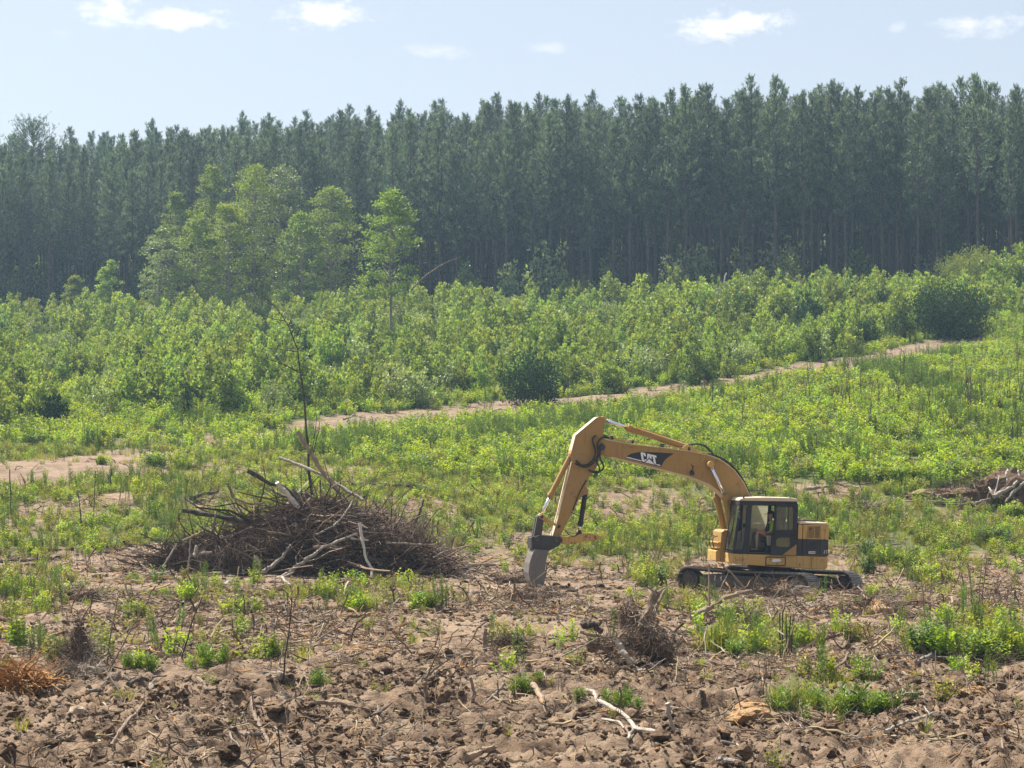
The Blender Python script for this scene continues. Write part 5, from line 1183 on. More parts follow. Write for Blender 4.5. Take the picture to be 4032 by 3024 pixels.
# ------------------------------------------------------------------ single weeds and clumps of the foreground, bare saplings of the field
def plants():
    g = np.random.default_rng(9)
    nm = {'herb': 'weed', 'fennel': 'feathery_weed', 'grass': 'grass_tuft', 'lance': 'leafy_weed', 'dry': 'weed', 'dead': 'dead_weed', 'darkherb': 'weed'}
    def cl(fn, x, y, w, h, kinds, n, lab, cat='weed'):
        """a clump rooted in one place: one thing made of a few shoots"""
        p = gp(*fn(x, y)); k = .6076*p.y/FPX/3.9375 if fn in (A_, B_, C_) else (.4666 if fn is E_ else .4219)*p.y/FPX/3.9375
        r = empty('weed_clump' if n > 2 else nm[kinds[0]], p); tag(r, lab, cat)
        hh = {'herb': .72, 'fennel': 1.15, 'grass': .55, 'lance': .52, 'dry': .72, 'dead': 1.1, 'darkherb': .72}
        for i in range(n if n < 3 else int(n*1.5)):
            q = kinds[i % len(kinds)]; s = h*k/hh[q]*g.uniform(.55, 1.1)
            if q in ('herb', 'lance', 'darkherb', 'dry'): s = min(s, g.uniform(.7, 1.05))
            x_ = g.normal(0, w*k*.30) if n > 1 else 0; y_ = g.normal(0, w*k*.2) if n > 1 else 0
            link('shoot', HM[q][int(g.integers(len(HM[q])))], r, (x_, y_, float(terrain(p.x+x_, p.y+y_))-p.z), (g.normal(0, .08), g.normal(0, .08), g.uniform(0, 6.28)), s)
    cl(A_, 905, 795, 150, 120, ['lance', 'herb'], 5, 'bright green leafy seedling in the left foreground', 'plant')
    cl(A_, 110, 640, 100, 260, ['fennel', 'herb'], 4, 'tall dark green feathery weed at the left edge', 'weed')
    cl(A_, 240, 720, 110, 260, ['fennel'], 4, 'light green feathery weeds behind the orange roots')
    cl(A_, 350, 740, 110, 230, ['fennel', 'dry'], 4, 'pale green feathery weeds left of the dry stump')
    cl(A_, 80, 340, 200, 150, ['fennel', 'herb'], 7, 'weed clump at the left edge below the dark log')
    cl(A_, 1250, 350, 150, 190, ['fennel', 'herb'], 6, 'tall weed clump before the left front of the brush pile')
    cl(A_, 1070, 320, 120, 90, ['herb', 'grass'], 4, 'low yellow green weeds left of the tall clump by the pile')
    cl(A_, 890, 240, 80, 100, ['fennel', 'grass'], 3, 'small upright weed left of the brush pile front')
    cl(A_, 1580, 440, 200, 150, ['herb', 'fennel'], 6, 'bushy weeds below the pale branch of the brush pile')
    cl(A_, 2020, 330, 260, 130, ['fennel', 'herb', 'grass'], 8, 'wide weed clump before the middle of the brush pile')
    cl(A_, 1350, 740, 260, 130, ['herb', 'lance', 'grass'], 7, 'low leafy weeds right of the bright seedling')
    cl(A_, 1780, 740, 230, 170, ['fennel', 'herb'], 6, 'leafy weeds around the tall thin dark stem')
    cl(A_, 2060, 910, 130, 130, ['grass', 'lance'], 4, 'bright grass tuft behind the thick tan root')
    cl(A_, 900, 470, 130, 130, ['herb', 'dry'], 4, 'pale weeds beside the dead stems in the left foreground')
    cl(B_, 150, 420, 330, 160, ['fennel', 'herb', 'grass'], 9, 'wide weed clump before the right half of the brush pile')
    cl(B_, 540, 420, 170, 140, ['lance', 'herb'], 6, 'light green leafy weeds at the right front of the brush pile')
    cl(B_, 640, 420, 80, 230, ['fennel'], 3, 'tall feathery weed at the right end of the brush pile')
    cl(B_, 410, 640, 70, 90, ['darkherb', 'fennel'], 3, 'small dark green weed alone on the bare soil')
    cl(B_, 1160, 600, 200, 110, ['grass', 'herb'], 6, 'sparse yellow green weeds on the bare soil at centre')
    cl(B_, 1170, 945, 110, 100, ['lance'], 4, 'bright yellow green leafy plant left of the long bleached root', 'plant')
    cl(B_, 1300, 900, 100, 60, ['lance', 'grass'], 3, 'low bright leaves behind the dark heap of soil', 'plant')
    cl(B_, 1540, 1010, 80, 90, ['lance'], 3, 'small leafy plant at the end of the long bleached root', 'plant')
    cl(B_, 1830, 1020, 200, 130, ['lance', 'fennel'], 6, 'leafy green plants behind the long bleached root', 'plant')
    cl(B_, 2040, 240, 130, 150, ['darkherb', 'herb'], 6, 'dense round green shrublet left of the near track', 'shrub')
    cl(B_, 1960, 260, 110, 110, ['grass', 'dry'], 4, 'yellowish weeds left of the round shrublet')
    cl(C_, 260, 690, 240, 210, ['fennel', 'grass'], 9, 'arching light green grassy clump below the big root-log')
    cl(C_, 500, 700, 180, 200, ['fennel', 'grass', 'herb'], 7, 'green weed clump left of the dark upright stalks')
    cl(C_, 780, 640, 220, 170, ['fennel', 'herb', 'grass'], 7, 'loose green weeds right of the dark upright stalks')
    cl(C_, 350, 720, 100, 100, ['lance'], 3, 'bright leafy weed at the front of the grassy clump', 'plant')
    cl(C_, 1650, 690, 280, 210, ['fennel', 'herb', 'darkherb'], 13, 'broad leafy weed clump on the right, its left half')
    cl(C_, 1920, 750, 260, 260, ['fennel', 'darkherb', 'herb'], 12, 'tall dark-based weed clump on the right, its middle')
    cl(C_, 2130, 720, 200, 300, ['fennel', 'herb'], 11, 'tall yellow green weed clump at the right edge')
    cl(C_, 670, 1050, 330, 170, ['fennel', 'lance', 'grass'], 10, 'loose leafy weeds behind the cracked clay block')
    cl(C_, 1060, 1110, 260, 180, ['lance', 'darkherb', 'fennel'], 12, 'dense bright green bush in the right foreground', 'bush')
    cl(C_, 1270, 1080, 180, 140, ['herb', 'lance'], 6, 'light green leafy stems right of the dense bright bush')
    cl(C_, 1150, 860, 120, 90, ['herb', 'dry'], 4, 'yellow green weeds beside the pale clay lump')
    cl(C_, 1980, 900, 60, 230, ['fennel'], 2, 'single tall feathery weed in the right foreground')
    cl(C_, 1720, 1000, 70, 160, ['fennel', 'dry'], 3, 'thin yellowish weed left of the single feathery weed')
    cl(C_, 1500, 1010, 80, 120, ['darkherb', 'fennel'], 3, 'dark green weed right of the dense bright bush')
    cl(C_, 100, 780, 90, 60, ['grass', 'herb'], 3, 'small grass tuft on the soil by the uprooted stump')
    cl(C_, 90, 420, 110, 50, ['grass'], 3, 'flattened grass tuft right of the uprooted stump')
    cl(C_, 960, 560, 180, 90, ['grass', 'herb'], 5, 'pale green grass lying on the soil below the root plate')
    cl(C_, 1110, 640, 90, 190, ['dead', 'dry'], 4, 'dry brown weed standing in front of the root plate', 'dead weed')
    cl(C_, 1230, 180, 110, 200, ['fennel', 'darkherb'], 5, 'dark feathery weeds right of the far track')
    cl(C_, 1420, 130, 200, 150, ['fennel', 'herb'], 8, 'bright weed clump behind the far track')
    cl(C_, 1620, 230, 200, 160, ['herb', 'dry'], 8, 'yellow green weeds right behind the excavator')
    cl(C_, 1240, 60, 70, 120, ['darkherb'], 3, 'small dark weed right of the counterweight')
    cl(E_, 1890, 1040, 300, 200, ['darkherb'], 9, 'dark green bush on bare soil at the right', 'bush')
    cl(E_, 2080, 830, 160, 140, ['darkherb', 'herb'], 6, 'round green bush under the log heap', 'bush')
    cl(E_, 640, 1010, 160, 110, ['darkherb', 'herb'], 5, 'dark weed clump right of the engine cover')
    cl(E_, 1260, 980, 90, 70, ['darkherb'], 3, 'small dark weed in the right midground')
    cl(E_, 1140, 1230, 220, 150, ['fennel', 'herb'], 7, 'yellow green weed clump in the right midground')
    cl(F_, 1560, 560, 420, 240, ['herb', 'darkherb'], 14, 'broad leafy bush with a shaded foot behind the brush pile', 'bush')
    cl(F_, 960, 545, 130, 120, ['herb'], 4, 'round light green weed clump left of the broad leafy bush')
    cl(F_, 870, 400, 260, 300, ['herb', 'fennel'], 8, 'tall light green bush at the upper edge of the bare patch', 'bush')
    cl(F_, 700, 1230, 330, 110, ['herb', 'grass'], 7, 'bright yellow green weed patch left of the brush pile')
    # dark upright stalks
    for i, x in enumerate((628, 648, 672, 690, 706, 480)):
        stick(C_, [(x, 690), (x+random.uniform(-6, 6), 560), (x+random.uniform(-12, 12), 425+abs(i-1)*14)], 13, 'b_dark', ('leftmost dark upright stalk in the grassy clump', 'second dark upright stalk from the left in the grassy clump', 'middle dark upright stalk in the grassy clump', 'fourth dark upright stalk in the grassy clump', 'rightmost dark upright stalk in the grassy clump', 'lone dark stalk left of the group in the grassy clump')[i], 'up', 'dead_stalk', 'stem', .6, 6)
    # bare blackened saplings of the field
    SP = []
    for i in range(7):
        q = np.random.default_rng(900+i); v = Veg(); L = []; R = []
        h = q.uniform(2.0, 3.4)
        for s_ in range(1 if i < 4 else 3):
            b = np.array([q.normal(0, .12)*s_, q.normal(0, .12)*s_, -.1]); e = b+np.array([q.normal(0, .16), q.normal(0, .16), h*q.uniform(.8, 1)])
            ax = b+(e-b)*np.linspace(0, 1, 6)[:, None]+q.normal(0, .025, (6, 3)); L.append(ax); R.append(np.linspace(.024, .008, 6))
            for t in q.uniform(.3, .95, 8):
                c = b+(e-b)*t; a = q.uniform(0, 6.28); l = q.uniform(.15, .5); L.append(np.stack([c, c+np.array([math.cos(a)*.35, math.sin(a)*.35, .9])*l])); R.append(np.array([.010, .005]))
        V, F = tubes_np(L, R, 4); v.add(V, F, 0, q.random(len(F))*.6); SP.append(v.mesh('bare_sapling', [M['stem']]))
    spots = [(1641, 882), (1821, 889), (1845, 860), (1775, 902), (1941, 869), (1945, 819), (2095, 885), (2102, 878), (2086, 880), (1981, 942), (1708, 925), (1538, 882), (2128, 895), (2176, 868), (2055, 812), (2121, 782), (2070, 845), (2080, 858), (2110, 866), (2195, 800), (1836, 885), (1900, 880), (2010, 905), (1690, 870), (2150, 930), (2060, 960), (1880, 930), (2185, 960), (1560, 900), (1600, 930), (2035, 800), (2015, 860), (2140, 840), (2205, 880), (1750, 870), (1860, 860)]
    for i, (X, Y) in enumerate(spots):
        p = gp(X*1.8228, Y*1.8228+20); o = link('bare_sapling', SP[i % 7], None, (p.x, p.y, p.z), (0, 0, i*1.3), g.uniform(.75, 1.15))
        tag(o, 'thin blackened leafless sapling standing in the green field on the right', 'sapling', 'bare saplings of the field')
plants()
# ------------------------------------------------------------------ the excavator
def paint(name, col, rust=(.10, .055, .032), wear=.5, dirt=(.20, .15, .10), rough=.5, metal=0.0, lo=.0, scale=1.0):
    """faded machine paint with chips, rust and dried mud"""
    m, t = new_mat(name); co = t.n('ShaderNodeTexCoord').outputs['Object']
    n1 = t.noise(co, 1.3*scale, 6, .65); n2 = t.noise(co, 4.2*scale, 6, .7); n3 = t.noise(co, 24*scale, 3, .6)
    st = t.noise(t.vmath('MULTIPLY', co, (5, 5, .55)), 2.2*scale, 4, .6)
    c = t.mix(t.mrange(n1, .35, .7, 0, .30), col, tuple(min(1, a*.70+.05) for a in col))
    c = t.mix(t.mrange(st, .52, .70, 0, .62*wear), c, tuple(a*.42 for a in col))
    c = t.mix(t.mrange(t.math('ADD', n2, t.math('MULTIPLY', n1, .35)), .76, .89, 0, wear), c, rust)
    c = t.mix(t.mrange(n3, .60, .78, 0, .30*wear+lo), c, dirt)
    r = t.mrange(n2, .3, .7, rough-.1, rough+.25)
    bp = t.n('ShaderNodeBump', {'Strength': .12, 'Distance': .01, 'Height': n3})
    p = t.n('ShaderNodeBsdfPrincipled', {'Base Color': c, 'Roughness': r, 'Metallic': metal, 'Specular IOR Level': .35, 'Normal': bp})
    t.n('ShaderNodeOutputMaterial', {0: p}); return m
def plain(name, col, rough=.5, metal=0.0, spec=.4):
    m, t = new_mat(name)
    p = t.n('ShaderNodeBsdfPrincipled', {'Base Color': col, 'Roughness': rough, 'Metallic': metal, 'Specular IOR Level': spec})
    t.n('ShaderNodeOutputMaterial', {0: p}); return m
M['yellow'] = paint('faded_yellow_paint', (.335, .195, .052), wear=.6, dirt=(.17, .12, .075))
M['yellow_worn'] = paint('worn_yellow_paint', (.50, .305, .085), wear=1.0, dirt=(.18, .125, .08), lo=.12)
M['yellow_pale'] = paint('cream_and_sunlit_paint', (.60, .49, .34), wear=.35)  # cream of the roof; on other parts sunlight put into the colour
M['black_paint'] = paint('black_paint', (.013, .014, .017), rust=(.06, .045, .035), wear=.25, dirt=(.06, .05, .042), rough=.45)
M['steel_dark'] = paint('dark_worn_steel', (.042, .038, .036), rust=(.12, .075, .05), wear=.6, dirt=(.20, .155, .115), rough=.5, lo=.15)
M['steel_mud'] = paint('muddy_steel', (.070, .060, .052), rust=(.12, .08, .055), wear=.6, dirt=(.17, .125, .09), rough=.65, lo=.25)
M['bucket'] = paint('scoured_bucket_steel', (.15, .13, .116), rust=(.09, .07, .055), wear=.5, dirt=(.30, .235, .175), rough=.45, lo=.25)
M['shoe'] = paint('polished_track_steel', (.17, .155, .145), rust=(.10, .07, .05), wear=.5, dirt=(.12, .09, .07), rough=.36, metal=.5, lo=.15)
M['chrome'] = plain('chrome_rod', (.75, .77, .80), .16, 1.0)
M['rubber'] = plain('black_rubber_hose', (.018, .018, .019), .55)
M['decal_black'] = plain('black_decal', (.016, .017, .019), .5)
M['decal_grey'] = paint('dull_dark_grey_panel', (.036, .035, .036), wear=.35, rough=.55)
M['decal_white'] = plain('white_decal', (.72, .72, .72), .55)
M['decal_red'] = plain('dark_red_decal', (.16, .03, .025), .55)
M['seat'] = plain('worn_grey_seat', (.055, .052, .05), .8)
M['beige'] = plain('beige_console_plastic', (.30, .26, .21), .6)
def glass(name, col, dust, dcol=(.55, .52, .42)):
    m, t = new_mat(name); co = t.n('ShaderNodeTexCoord').outputs['Object']
    g = t.n('ShaderNodeBsdfGlass', {'Color': col, 'Roughness': .03, 'IOR': 1.06})
    gl = t.n('ShaderNodeBsdfGlossy', {'Color': (1, 1, 1), 'Roughness': .03})
    fr = t.n('ShaderNodeFresnel', {'IOR': 1.5}).outputs[0]
    a = t.n('ShaderNodeMixShader', {0: fr, 1: g, 2: gl})
    d = t.n('ShaderNodeBsdfDiffuse', {'Color': dcol}); tr = t.n('ShaderNodeBsdfTranslucent', {'Color': dcol})
    dd = t.n('ShaderNodeMixShader', {0: .55, 1: d, 2: tr})
    f = t.mrange(t.noise(co, 2.6, 5, .6), .3, .75, dust*.5, dust)
    t.n('ShaderNodeOutputMaterial', {0: t.n('ShaderNodeMixShader', {0: f, 1: a, 2: dd})}); return m
M['glass'] = glass('cab_glass', (.80, .90, .86), .14)
M['glass_dusty'] = glass('dusty_cab_glass', (.86, .9, .82), .85, (.74, .72, .58))

PHI = math.radians(10); cP, sP = math.cos(PHI), math.sin(PHI)
def U(f, l, z): return (-f*cP+l*sP, -f*sP-l*cP, z)         # upper works: forward, left, up
THT = math.radians(39); cT, sT = math.cos(THT), math.sin(THT)
def T_(a, b, z): return (a*cT+b*sT, -a*sT+b*cT, z)          # undercarriage: along, across (away from the eye), up
def prism_u(b, poly, l0, l1, m=0): return b.prism([U(f, l1, z) for f, z in poly], [U(f, l0, z) for f, z in poly], m)
def rrect(f0, f1, z0, z1, r=.06, n=3):
    P = []
    for (cx, cz, a0) in ((f1-r, z1-r, 0), (f0+r, z1-r, 90), (f0+r, z0+r, 180), (f1-r, z0+r, 270)):
        for k in range(n+1):
            a = math.radians(a0+90*k/n); P.append((cx+r*math.cos(a), cz+r*math.sin(a)))
    return P

def excavator():
    R = empty('excavator', (8.07, 69.6, .02), (0, math.radians(1.5), 0))
    tag(R, 'yellow tracked excavator with a raised boom and black cab, digging on the cleared slope', 'excavator')
    Y, YW, BK = M['yellow'], M['yellow_worn'], M['black_paint']
    # --- tracks
    Lh, rr, zc = 2.02, .385, .245
    per = 4*Lh+2*math.pi*rr; ns = 56
    def path(s):
        s = s % per
        if s < 2*Lh: x = -Lh+s; return x, zc+rr-.035*math.sin(math.pi*s/(2*Lh)), (1, 0)
        s -= 2*Lh
        if s < math.pi*rr: a = math.pi/2-s/rr; return Lh+rr*math.cos(a), zc+rr*math.sin(a), (math.sin(a), -math.cos(a))
        s -= math.pi*rr
        if s < 2*Lh: return Lh-s, zc-rr, (-1, 0)
        s -= 2*Lh; a = -math.pi/2-s/rr; return -Lh+rr*math.cos(a), zc+rr*math.sin(a), (math.sin(a), -math.cos(a))
    sb = MB(); hw = .31; p2 = per/ns*.5*.94
    prof = [(-p2, -.012), (p2, -.012), (p2, .014), (p2*.55, .014), (p2*.45, .042), (p2*.2, .042), (p2*.1, .014), (-p2*.35, .014), (-p2*.45, .034), (-p2*.7, .034), (-p2*.8, .014), (-p2, .014)]
    sb.prism([(x, -hw, z) for x, z in prof], [(x, hw, z) for x, z in prof])
    shoe_me = sb.mesh('track_shoe', M['shoe'])
    lb = MB(); lb.prism([(x, -.06, z) for x, z in ((-p2*1.05, -.09), (p2*1.05, -.09), (p2*1.05, -.012), (-p2*1.05, -.012))], [(x, .06, z) for x, z in ((-p2*1.05, -.09), (p2*1.05, -.09), (p2*1.05, -.012), (-p2*1.05, -.012))])
    for side in (-1, 1):
        bo = 1.275*side
        fr = MB()
        pr = [(-1.55, .02), (1.55, .02), (1.62, .12), (1.55, .42), (1.2, .47), (-1.2, .47), (-1.5, .44), (-1.62, .2)]
        fr.prism([T_(a, bo-.24, z) for a, z in pr], [T_(a, bo+.24, z) for a, z in pr])
        fr.box((0, 0, 0), (1.9, .03, .2), lambda x, y, z: T_(x-.1, bo-.255+y, z+.24))
        tr = fr.build('track', M['steel_mud'], R, bevel=.02)
        for k in range(ns):
            x, z, (tx, tz) = path((k+.3)*per/ns)
            o = link('track_shoe', shoe_me, tr)
            ex = Vector(T_(tx, 0, tz)); ey = Vector(T_(0, 1, 0)); ez = ex.cross(ey)
            nrm = Vector(T_(-tz, 0, tx))
            if nrm.dot(ez) < 0: ey = -ey; ez = ex.cross(ey)
            m = Matrix((ex, ey, ez)).transposed().to_4x4(); m.translation = Vector(T_(x, bo, z)); o.matrix_local = m
        ch = MB()
        n = 90; P0 = []; P1 = []
        for k in range(n):
            x, z, (tx, tz) = path(k*per/n); i = Vector((x, z))-Vector((-tz, tx))*.015; j = Vector((x, z))-Vector((-tz, tx))*.085
            P0.append(i); P1.append(j)
        for b0, b1 in ((-.12, -.05), (.05, .12)):
            ch.ring([T_(q.x, bo+b0, q.y) for q in P0], [T_(q.x, bo+b0, q.y) for q in P1], [T_(q.x, bo+b1, q.y) for q in P0], [T_(q.x, bo+b1, q.y) for q in P1])
        ch.build('track_chain', M['steel_dark'], tr)
        for nm, a, r_, hb in (('drive_sprocket', -Lh, .29, .20), ('idler_wheel', Lh, .29, .12)):
            w = MB(); w.cyl(T_(a, bo-hb, zc), T_(a, bo+hb, zc), r_, 28); w.cyl(T_(a, bo-hb-.05, zc), T_(a, bo+hb+.05, zc), r_*.72, 24); w.cyl(T_(a, bo-hb-.08, zc), T_(a, bo+hb+.08, zc), r_*.3, 16)
            if nm == 'drive_sprocket':
                for k in range(12): an = k*math.pi/6; w.cyl(T_(a+math.cos(an)*.17, bo-hb-.065, zc+math.sin(an)*.17), T_(a+math.cos(an)*.17, bo, zc+math.sin(an)*.17), .018, 6)
            w.build(nm, M['steel_mud'], tr, smooth=False, bevel=.01)
        for a in (-.75, .55):
            w = MB(); w.cyl(T_(a, bo-.2, .535), T_(a, bo+.2, .535), .075, 16); w.build('carrier_roller', M['steel_mud'], tr)
        for a in np.linspace(-1.4, 1.4, 7):
            w = MB(); w.cyl(T_(a, bo-.2, .0), T_(a, bo+.2, .0), .10, 14); w.build('track_roller', M['steel_dark'], tr)
        if side < 0:
            sl = MB(); sl.box((0, 0, 0), (.12, .012, .05), lambda x, y, z: T_(x-.62, bo-.272+y, z+.2)); sl.build('frame_slot', M['decal_black'], tr)
            mk = MB()           # two chalky painted figures on the frame cover
            for dx in (-1.02, -.80):
                q = [(-.03, .06), (.02, .07), (.0, .0), (-.035, -.01), (.03, -.06), (-.03, -.075)] if dx < -1 else [(-.035, .01), (-.015, .01), (.03, .06), (.0, .02), (.03, -.05), (-.01, -.07)]
                mk.tube([T_(dx+a, bo-.262, .355+z) for a, z in q], .012, 5)
            mk.build('painted_mark', M['decal_white'], tr)
    cb = MB(); pr = [(-.9, .22), (.9, .22), (.75, .55), (-.75, .55)]
    cb.prism([T_(a, -1.1, z*.75+.1) for a, z in pr], [T_(a, 1.1, z*.75+.1) for a, z in pr]); cb.build('car_body', M['steel_mud'], R, bevel=.02)
    sw = MB(); sw.cyl((0, 0, .48), (0, 0, .66), .62, 40); sw.cyl((0, 0, .66), (0, 0, .80), .70, 40); sw.build('swing_bearing', M['steel_dark'], R)
    # --- main deck
    dk = MB(); prism_u(dk, [(-1.36, .725), (-1.44, .80), (-1.44, 1.13), (1.60, 1.17), (1.60, .86), (.6, .80), (-.9, .735)], -1.36, 1.385); deck = dk.build('main_deck', YW, R, bevel=.025)
    pn = MB(); prism_u(pn, rrect(-.065, .54, .84, 1.078, .03), 1.386, 1.400); acc = pn.build('access_plate', M['yellow_worn'], R, bevel=.004)
    pn = MB(); o = rrect(-.085, .56, .82, 1.098, .03); i = rrect(-.055, .53, .85, 1.068, .03)
    pn.ring([U(f, 1.402, z) for f, z in o], [U(f, 1.402, z) for f, z in i], [U(f, 1.386, z) for f, z in o], [U(f, 1.386, z) for f, z in i]); pn.build('plate_rim', M['steel_dark'], acc)
    pn = MB(); prism_u(pn, [(.05, .98), (.12, 1.03), (.28, 1.035), (.36, 1.0), (.33, .93), (.15, .945)], 1.400, 1.406); pn.build('worn_sticker', M['decal_white'], acc)
    pn = MB(); prism_u(pn, rrect(.385, .43, .99, 1.03, .015), 1.400, 1.408); pn.build('latch', M['decal_red'], acc)
    pn = MB(); prism_u(pn, [(-.925, .76), (-.91, .76), (-.91, 1.12), (-.925, 1.12)], 1.386, 1.389); prism_u(pn, [(1.27, .87), (1.285, .87), (1.285, 1.15), (1.27, 1.15)], 1.386, 1.389); pn.build('panel_seam', M['steel_dark'], R)
    # toolbox and boom bracket in front
    br = MB(); prism_u(br, [(1.0, .86), (1.70, .86), (1.74, 1.20), (1.70, 1.80), (1.62, 1.86), (1.1, 1.88)], -.62, .40); br.build('boom_bracket', Y, R, bevel=.03)
    st = MB(); prism_u(st, [(1.72, .90), (1.86, .90), (1.86, 1.20), (1.74, 1.24)], -.60, .38); prism_u(st, [(1.70, 1.24), (1.84, 1.28), (1.84, 1.32), (1.70, 1.30)], -.60, .38); prism_u(st, [(1.70, 1.42), (1.80, 1.44), (1.80, 1.48), (1.70, 1.48)], -.60, .38)
    st.build('step', YW, R, bevel=.01)
    hr = MB(); hr.tube([U(1.86, -.3, 1.3), U(1.9, -.3, 1.45), U(1.88, -.3, 1.62), U(1.74, -.3, 1.66)], .018, 8); hr.tube([U(1.86, .1, 1.3), U(1.9, .1, 1.45), U(1.88, .1, 1.62), U(1.74, .1, 1.66)], .018, 8); hr.build('step_rail', M['steel_dark'], R)
    # --- engine housing
    eb = MB(); prism_u(eb, [(-1.36, 1.14), (-.50, 1.14), (-.50, 2.10), (-1.36, 2.10)], -1.30, 1.352); eb.build('engine_bay', M['black_paint'], R)
    tp = MB(); prism_u(tp, [(-1.45, 2.10), (-.46, 2.12), (-.46, 2.19), (-1.42, 2.18)], -1.36, 1.40); tp.build('engine_hood', M['yellow_pale'], R, bevel=.03)  # paler than the panels: sunlight on the top is painted in
    cw = MB(); prism_u(cw, [(-1.46, 1.132), (-1.36, 1.132), (-1.36, 2.10), (-1.46, 2.10)], -1.34, 1.36); cw.build('counterweight', YW, R, bevel=.03)
    for f0, f1 in ((-.60, -.455), (-.765, -.618), (-1.445, -1.185)):
        q = MB(); prism_u(q, [(f0, 1.662), (f1, 1.655), (f1, 2.105), (f0, 2.10)], 1.352, 1.392); q.build('engine_panel', YW, R, bevel=.012)
    for f0, f1 in ((-.60, -.43), (-1.165, -.618), (-1.445, -1.18)):
        q = MB(); prism_u(q, [(f0, 1.15), (f1, 1.15), (f1, 1.64), (f0, 1.65)], 1.352, 1.388); o = q.build('lower_panel', M['decal_grey'], R, bevel=.01)
        if f1 > -.7 and f0 < -1:
            for k in range(11):
                e = MB(); prism_u(e, rrect(-.80, -.725, 1.205+k*.038, 1.222+k*.038, .007, 2), 1.3885, 1.391); e.build('vent_slot', M['decal_black'], o)
            e = MB(); prism_u(e, rrect(-1.10, -.84, 1.36, 1.58, .06), 1.389, 1.405); e.build('hatch', M['decal_black'], o, bevel=.01)
            e = MB(); prism_u(e, [(-1.03, 1.215), (-.815, 1.215), (-.815, 1.285), (-1.03, 1.285)], 1.3885, 1.391); e.build('white_plate', M['decal_white'], o)
            e = MB()
            for k, (w_, x0) in enumerate(((.022, -.835), (.022, -.868), (.022, -.901), (.022, -.934), (.022, -.967), (.022, -1.0))): prism_u(e, [(x0-w_, 1.232), (x0, 1.232), (x0, 1.268), (x0-w_, 1.268)], 1.3915, 1.3925)
            e.build('plate_print', M['decal_red'], o)
    q = MB(); prism_u(q, [(-1.44, 1.150), (-.62, 1.150), (-.62, 1.175), (-1.44, 1.172)], 1.389, 1.3935); q.build('red_stripe', M['decal_red'], R)
    nb = MB()                # end of the model number on the rear panel
    def seg(P, w=.022):
        for (a, b_) in zip(P[:-1], P[1:]): nb.tube([U(a[0], 1.393, a[1]), U(b_[0], 1.393, b_[1])], w*.5, 4)
    seg([(-1.30, 1.315), (-1.32, 1.325), (-1.335, 1.305), (-1.30, 1.235), (-1.34, 1.235)], .014); seg([(-1.365, 1.31), (-1.385, 1.33), (-1.385, 1.232)], .016); nb.build('model_number', M['decal_white'], R)
    gr = MB(); prism_u(gr, [(-1.18, 1.66), (-.77, 1.66), (-.77, 1.70), (-1.18, 1.70)], 1.353, 1.375); prism_u(gr, [(-1.18, 2.06), (-.77, 2.06), (-.77, 2.10), (-1.18, 2.10)], 1.353, 1.375)
    for f in (-1.175, -.99, -.79): prism_u(gr, [(f-.008, 1.70), (f+.008, 1.70), (f+.008, 2.06), (f-.008, 2.06)], 1.353, 1.368)
    g = gr.build('grille', M['yellow_worn'], R)
    for k in range(11):
        z = 1.715+k*.033; e = MB(); prism_u(e, [(-1.165, z), (-.80, z), (-.80, z+.014), (-1.165, z+.014)], 1.360, 1.378); e.build('slat', M['yellow_worn'], g)
    eh = MB(); eh.cyl(U(-.95, -.3, 2.18), U(-.95, -.3, 2.26), .09, 16); eh.box((0, 0, 0), (.5, .35, .05), lambda x, y, z: U(-1.0+x, .6+y, 2.21+z)); eh.build('hood_cover', M['steel_dark'], R, bevel=.01)
    ch = MB(); ch.tube([U(-.62, .9, 2.2), U(-.78, .9, 2.26), U(-.86, .9, 2.29)], .03, 6); ch.tube([U(-.6, .85, 2.2), U(-.7, .85, 2.24), U(-.84, .85, 2.25)], .022, 6); ch.build('wood_scrap', M['b_tan'], R)
    # --- cab
    l0, l1 = .44, 1.385
    ff = lambda z: 1.60-(z-1.17)*.105                           # slope of the front face
    fl = MB(); prism_u(fl, [(-.43, 1.165), (1.60, 1.17), (1.60, 1.24), (-.43, 1.24)], l0, l1); cab = fl.build('cab', BK, R, bevel=.015)
    def bar(name, A, B, w, mat=BK, par=cab, n=8):
        b = MB(); b.tube([U(*A), U(*B)], w, n); return b.build(name, mat, par)
    def post(poly, a, b_, nm='pillar', mat=BK, bev=.015): q = MB(); prism_u(q, poly, a, b_); return q.build(nm, mat, cab, bevel=bev)
    post([(1.60, 1.2), (1.44, 2.72), (1.36, 2.74), (1.52, 1.2)], l1-.07, l1); post([(1.60, 1.2), (1.44, 2.72), (1.36, 2.74), (1.52, 1.2)], l0, l0+.07)
    post([(1.27, 1.2), (1.20, 2.56), (1.12, 2.70), (.98, 2.72), (1.03, 2.62), (1.085, 1.24), (1.10, 1.2)], l1-.055, l1)
    post([(1.52, 1.2), (1.55, 1.2), (1.53, 1.30), (1.16, 1.30), (1.10, 1.2)], l1-.05, l1-.005)
    post([(1.24, 1.2), (1.16, 2.72), (1.05, 2.72), (1.10, 1.2)], l0, l0+.05)
    post([(.36, 1.2), (.30, 2.72), (.22, 2.72), (.26, 1.2)], l1-.06, l1-.02)
    post([(.30, 1.2), (.24, 2.72), (.14, 2.72), (.18, 1.2)], l0, l0+.06)
    post([(-.36, 1.2), (-.38, 2.74), (-.44, 2.72), (-.44, 1.2)], l1-.06, l1-.01); post([(-.36, 1.2), (-.38, 2.74), (-.44, 2.72), (-.44, 1.2)], l0, l0+.06)
    hd = MB(); prism_u(hd, [(1.43, 2.66), (1.43, 2.80), (-.41, 2.82), (-.41, 2.67)], l1-.08, l1); prism_u(hd, [(1.43, 2.66), (1.43, 2.80), (-.41, 2.82), (-.41, 2.67)], l0, l0+.08)
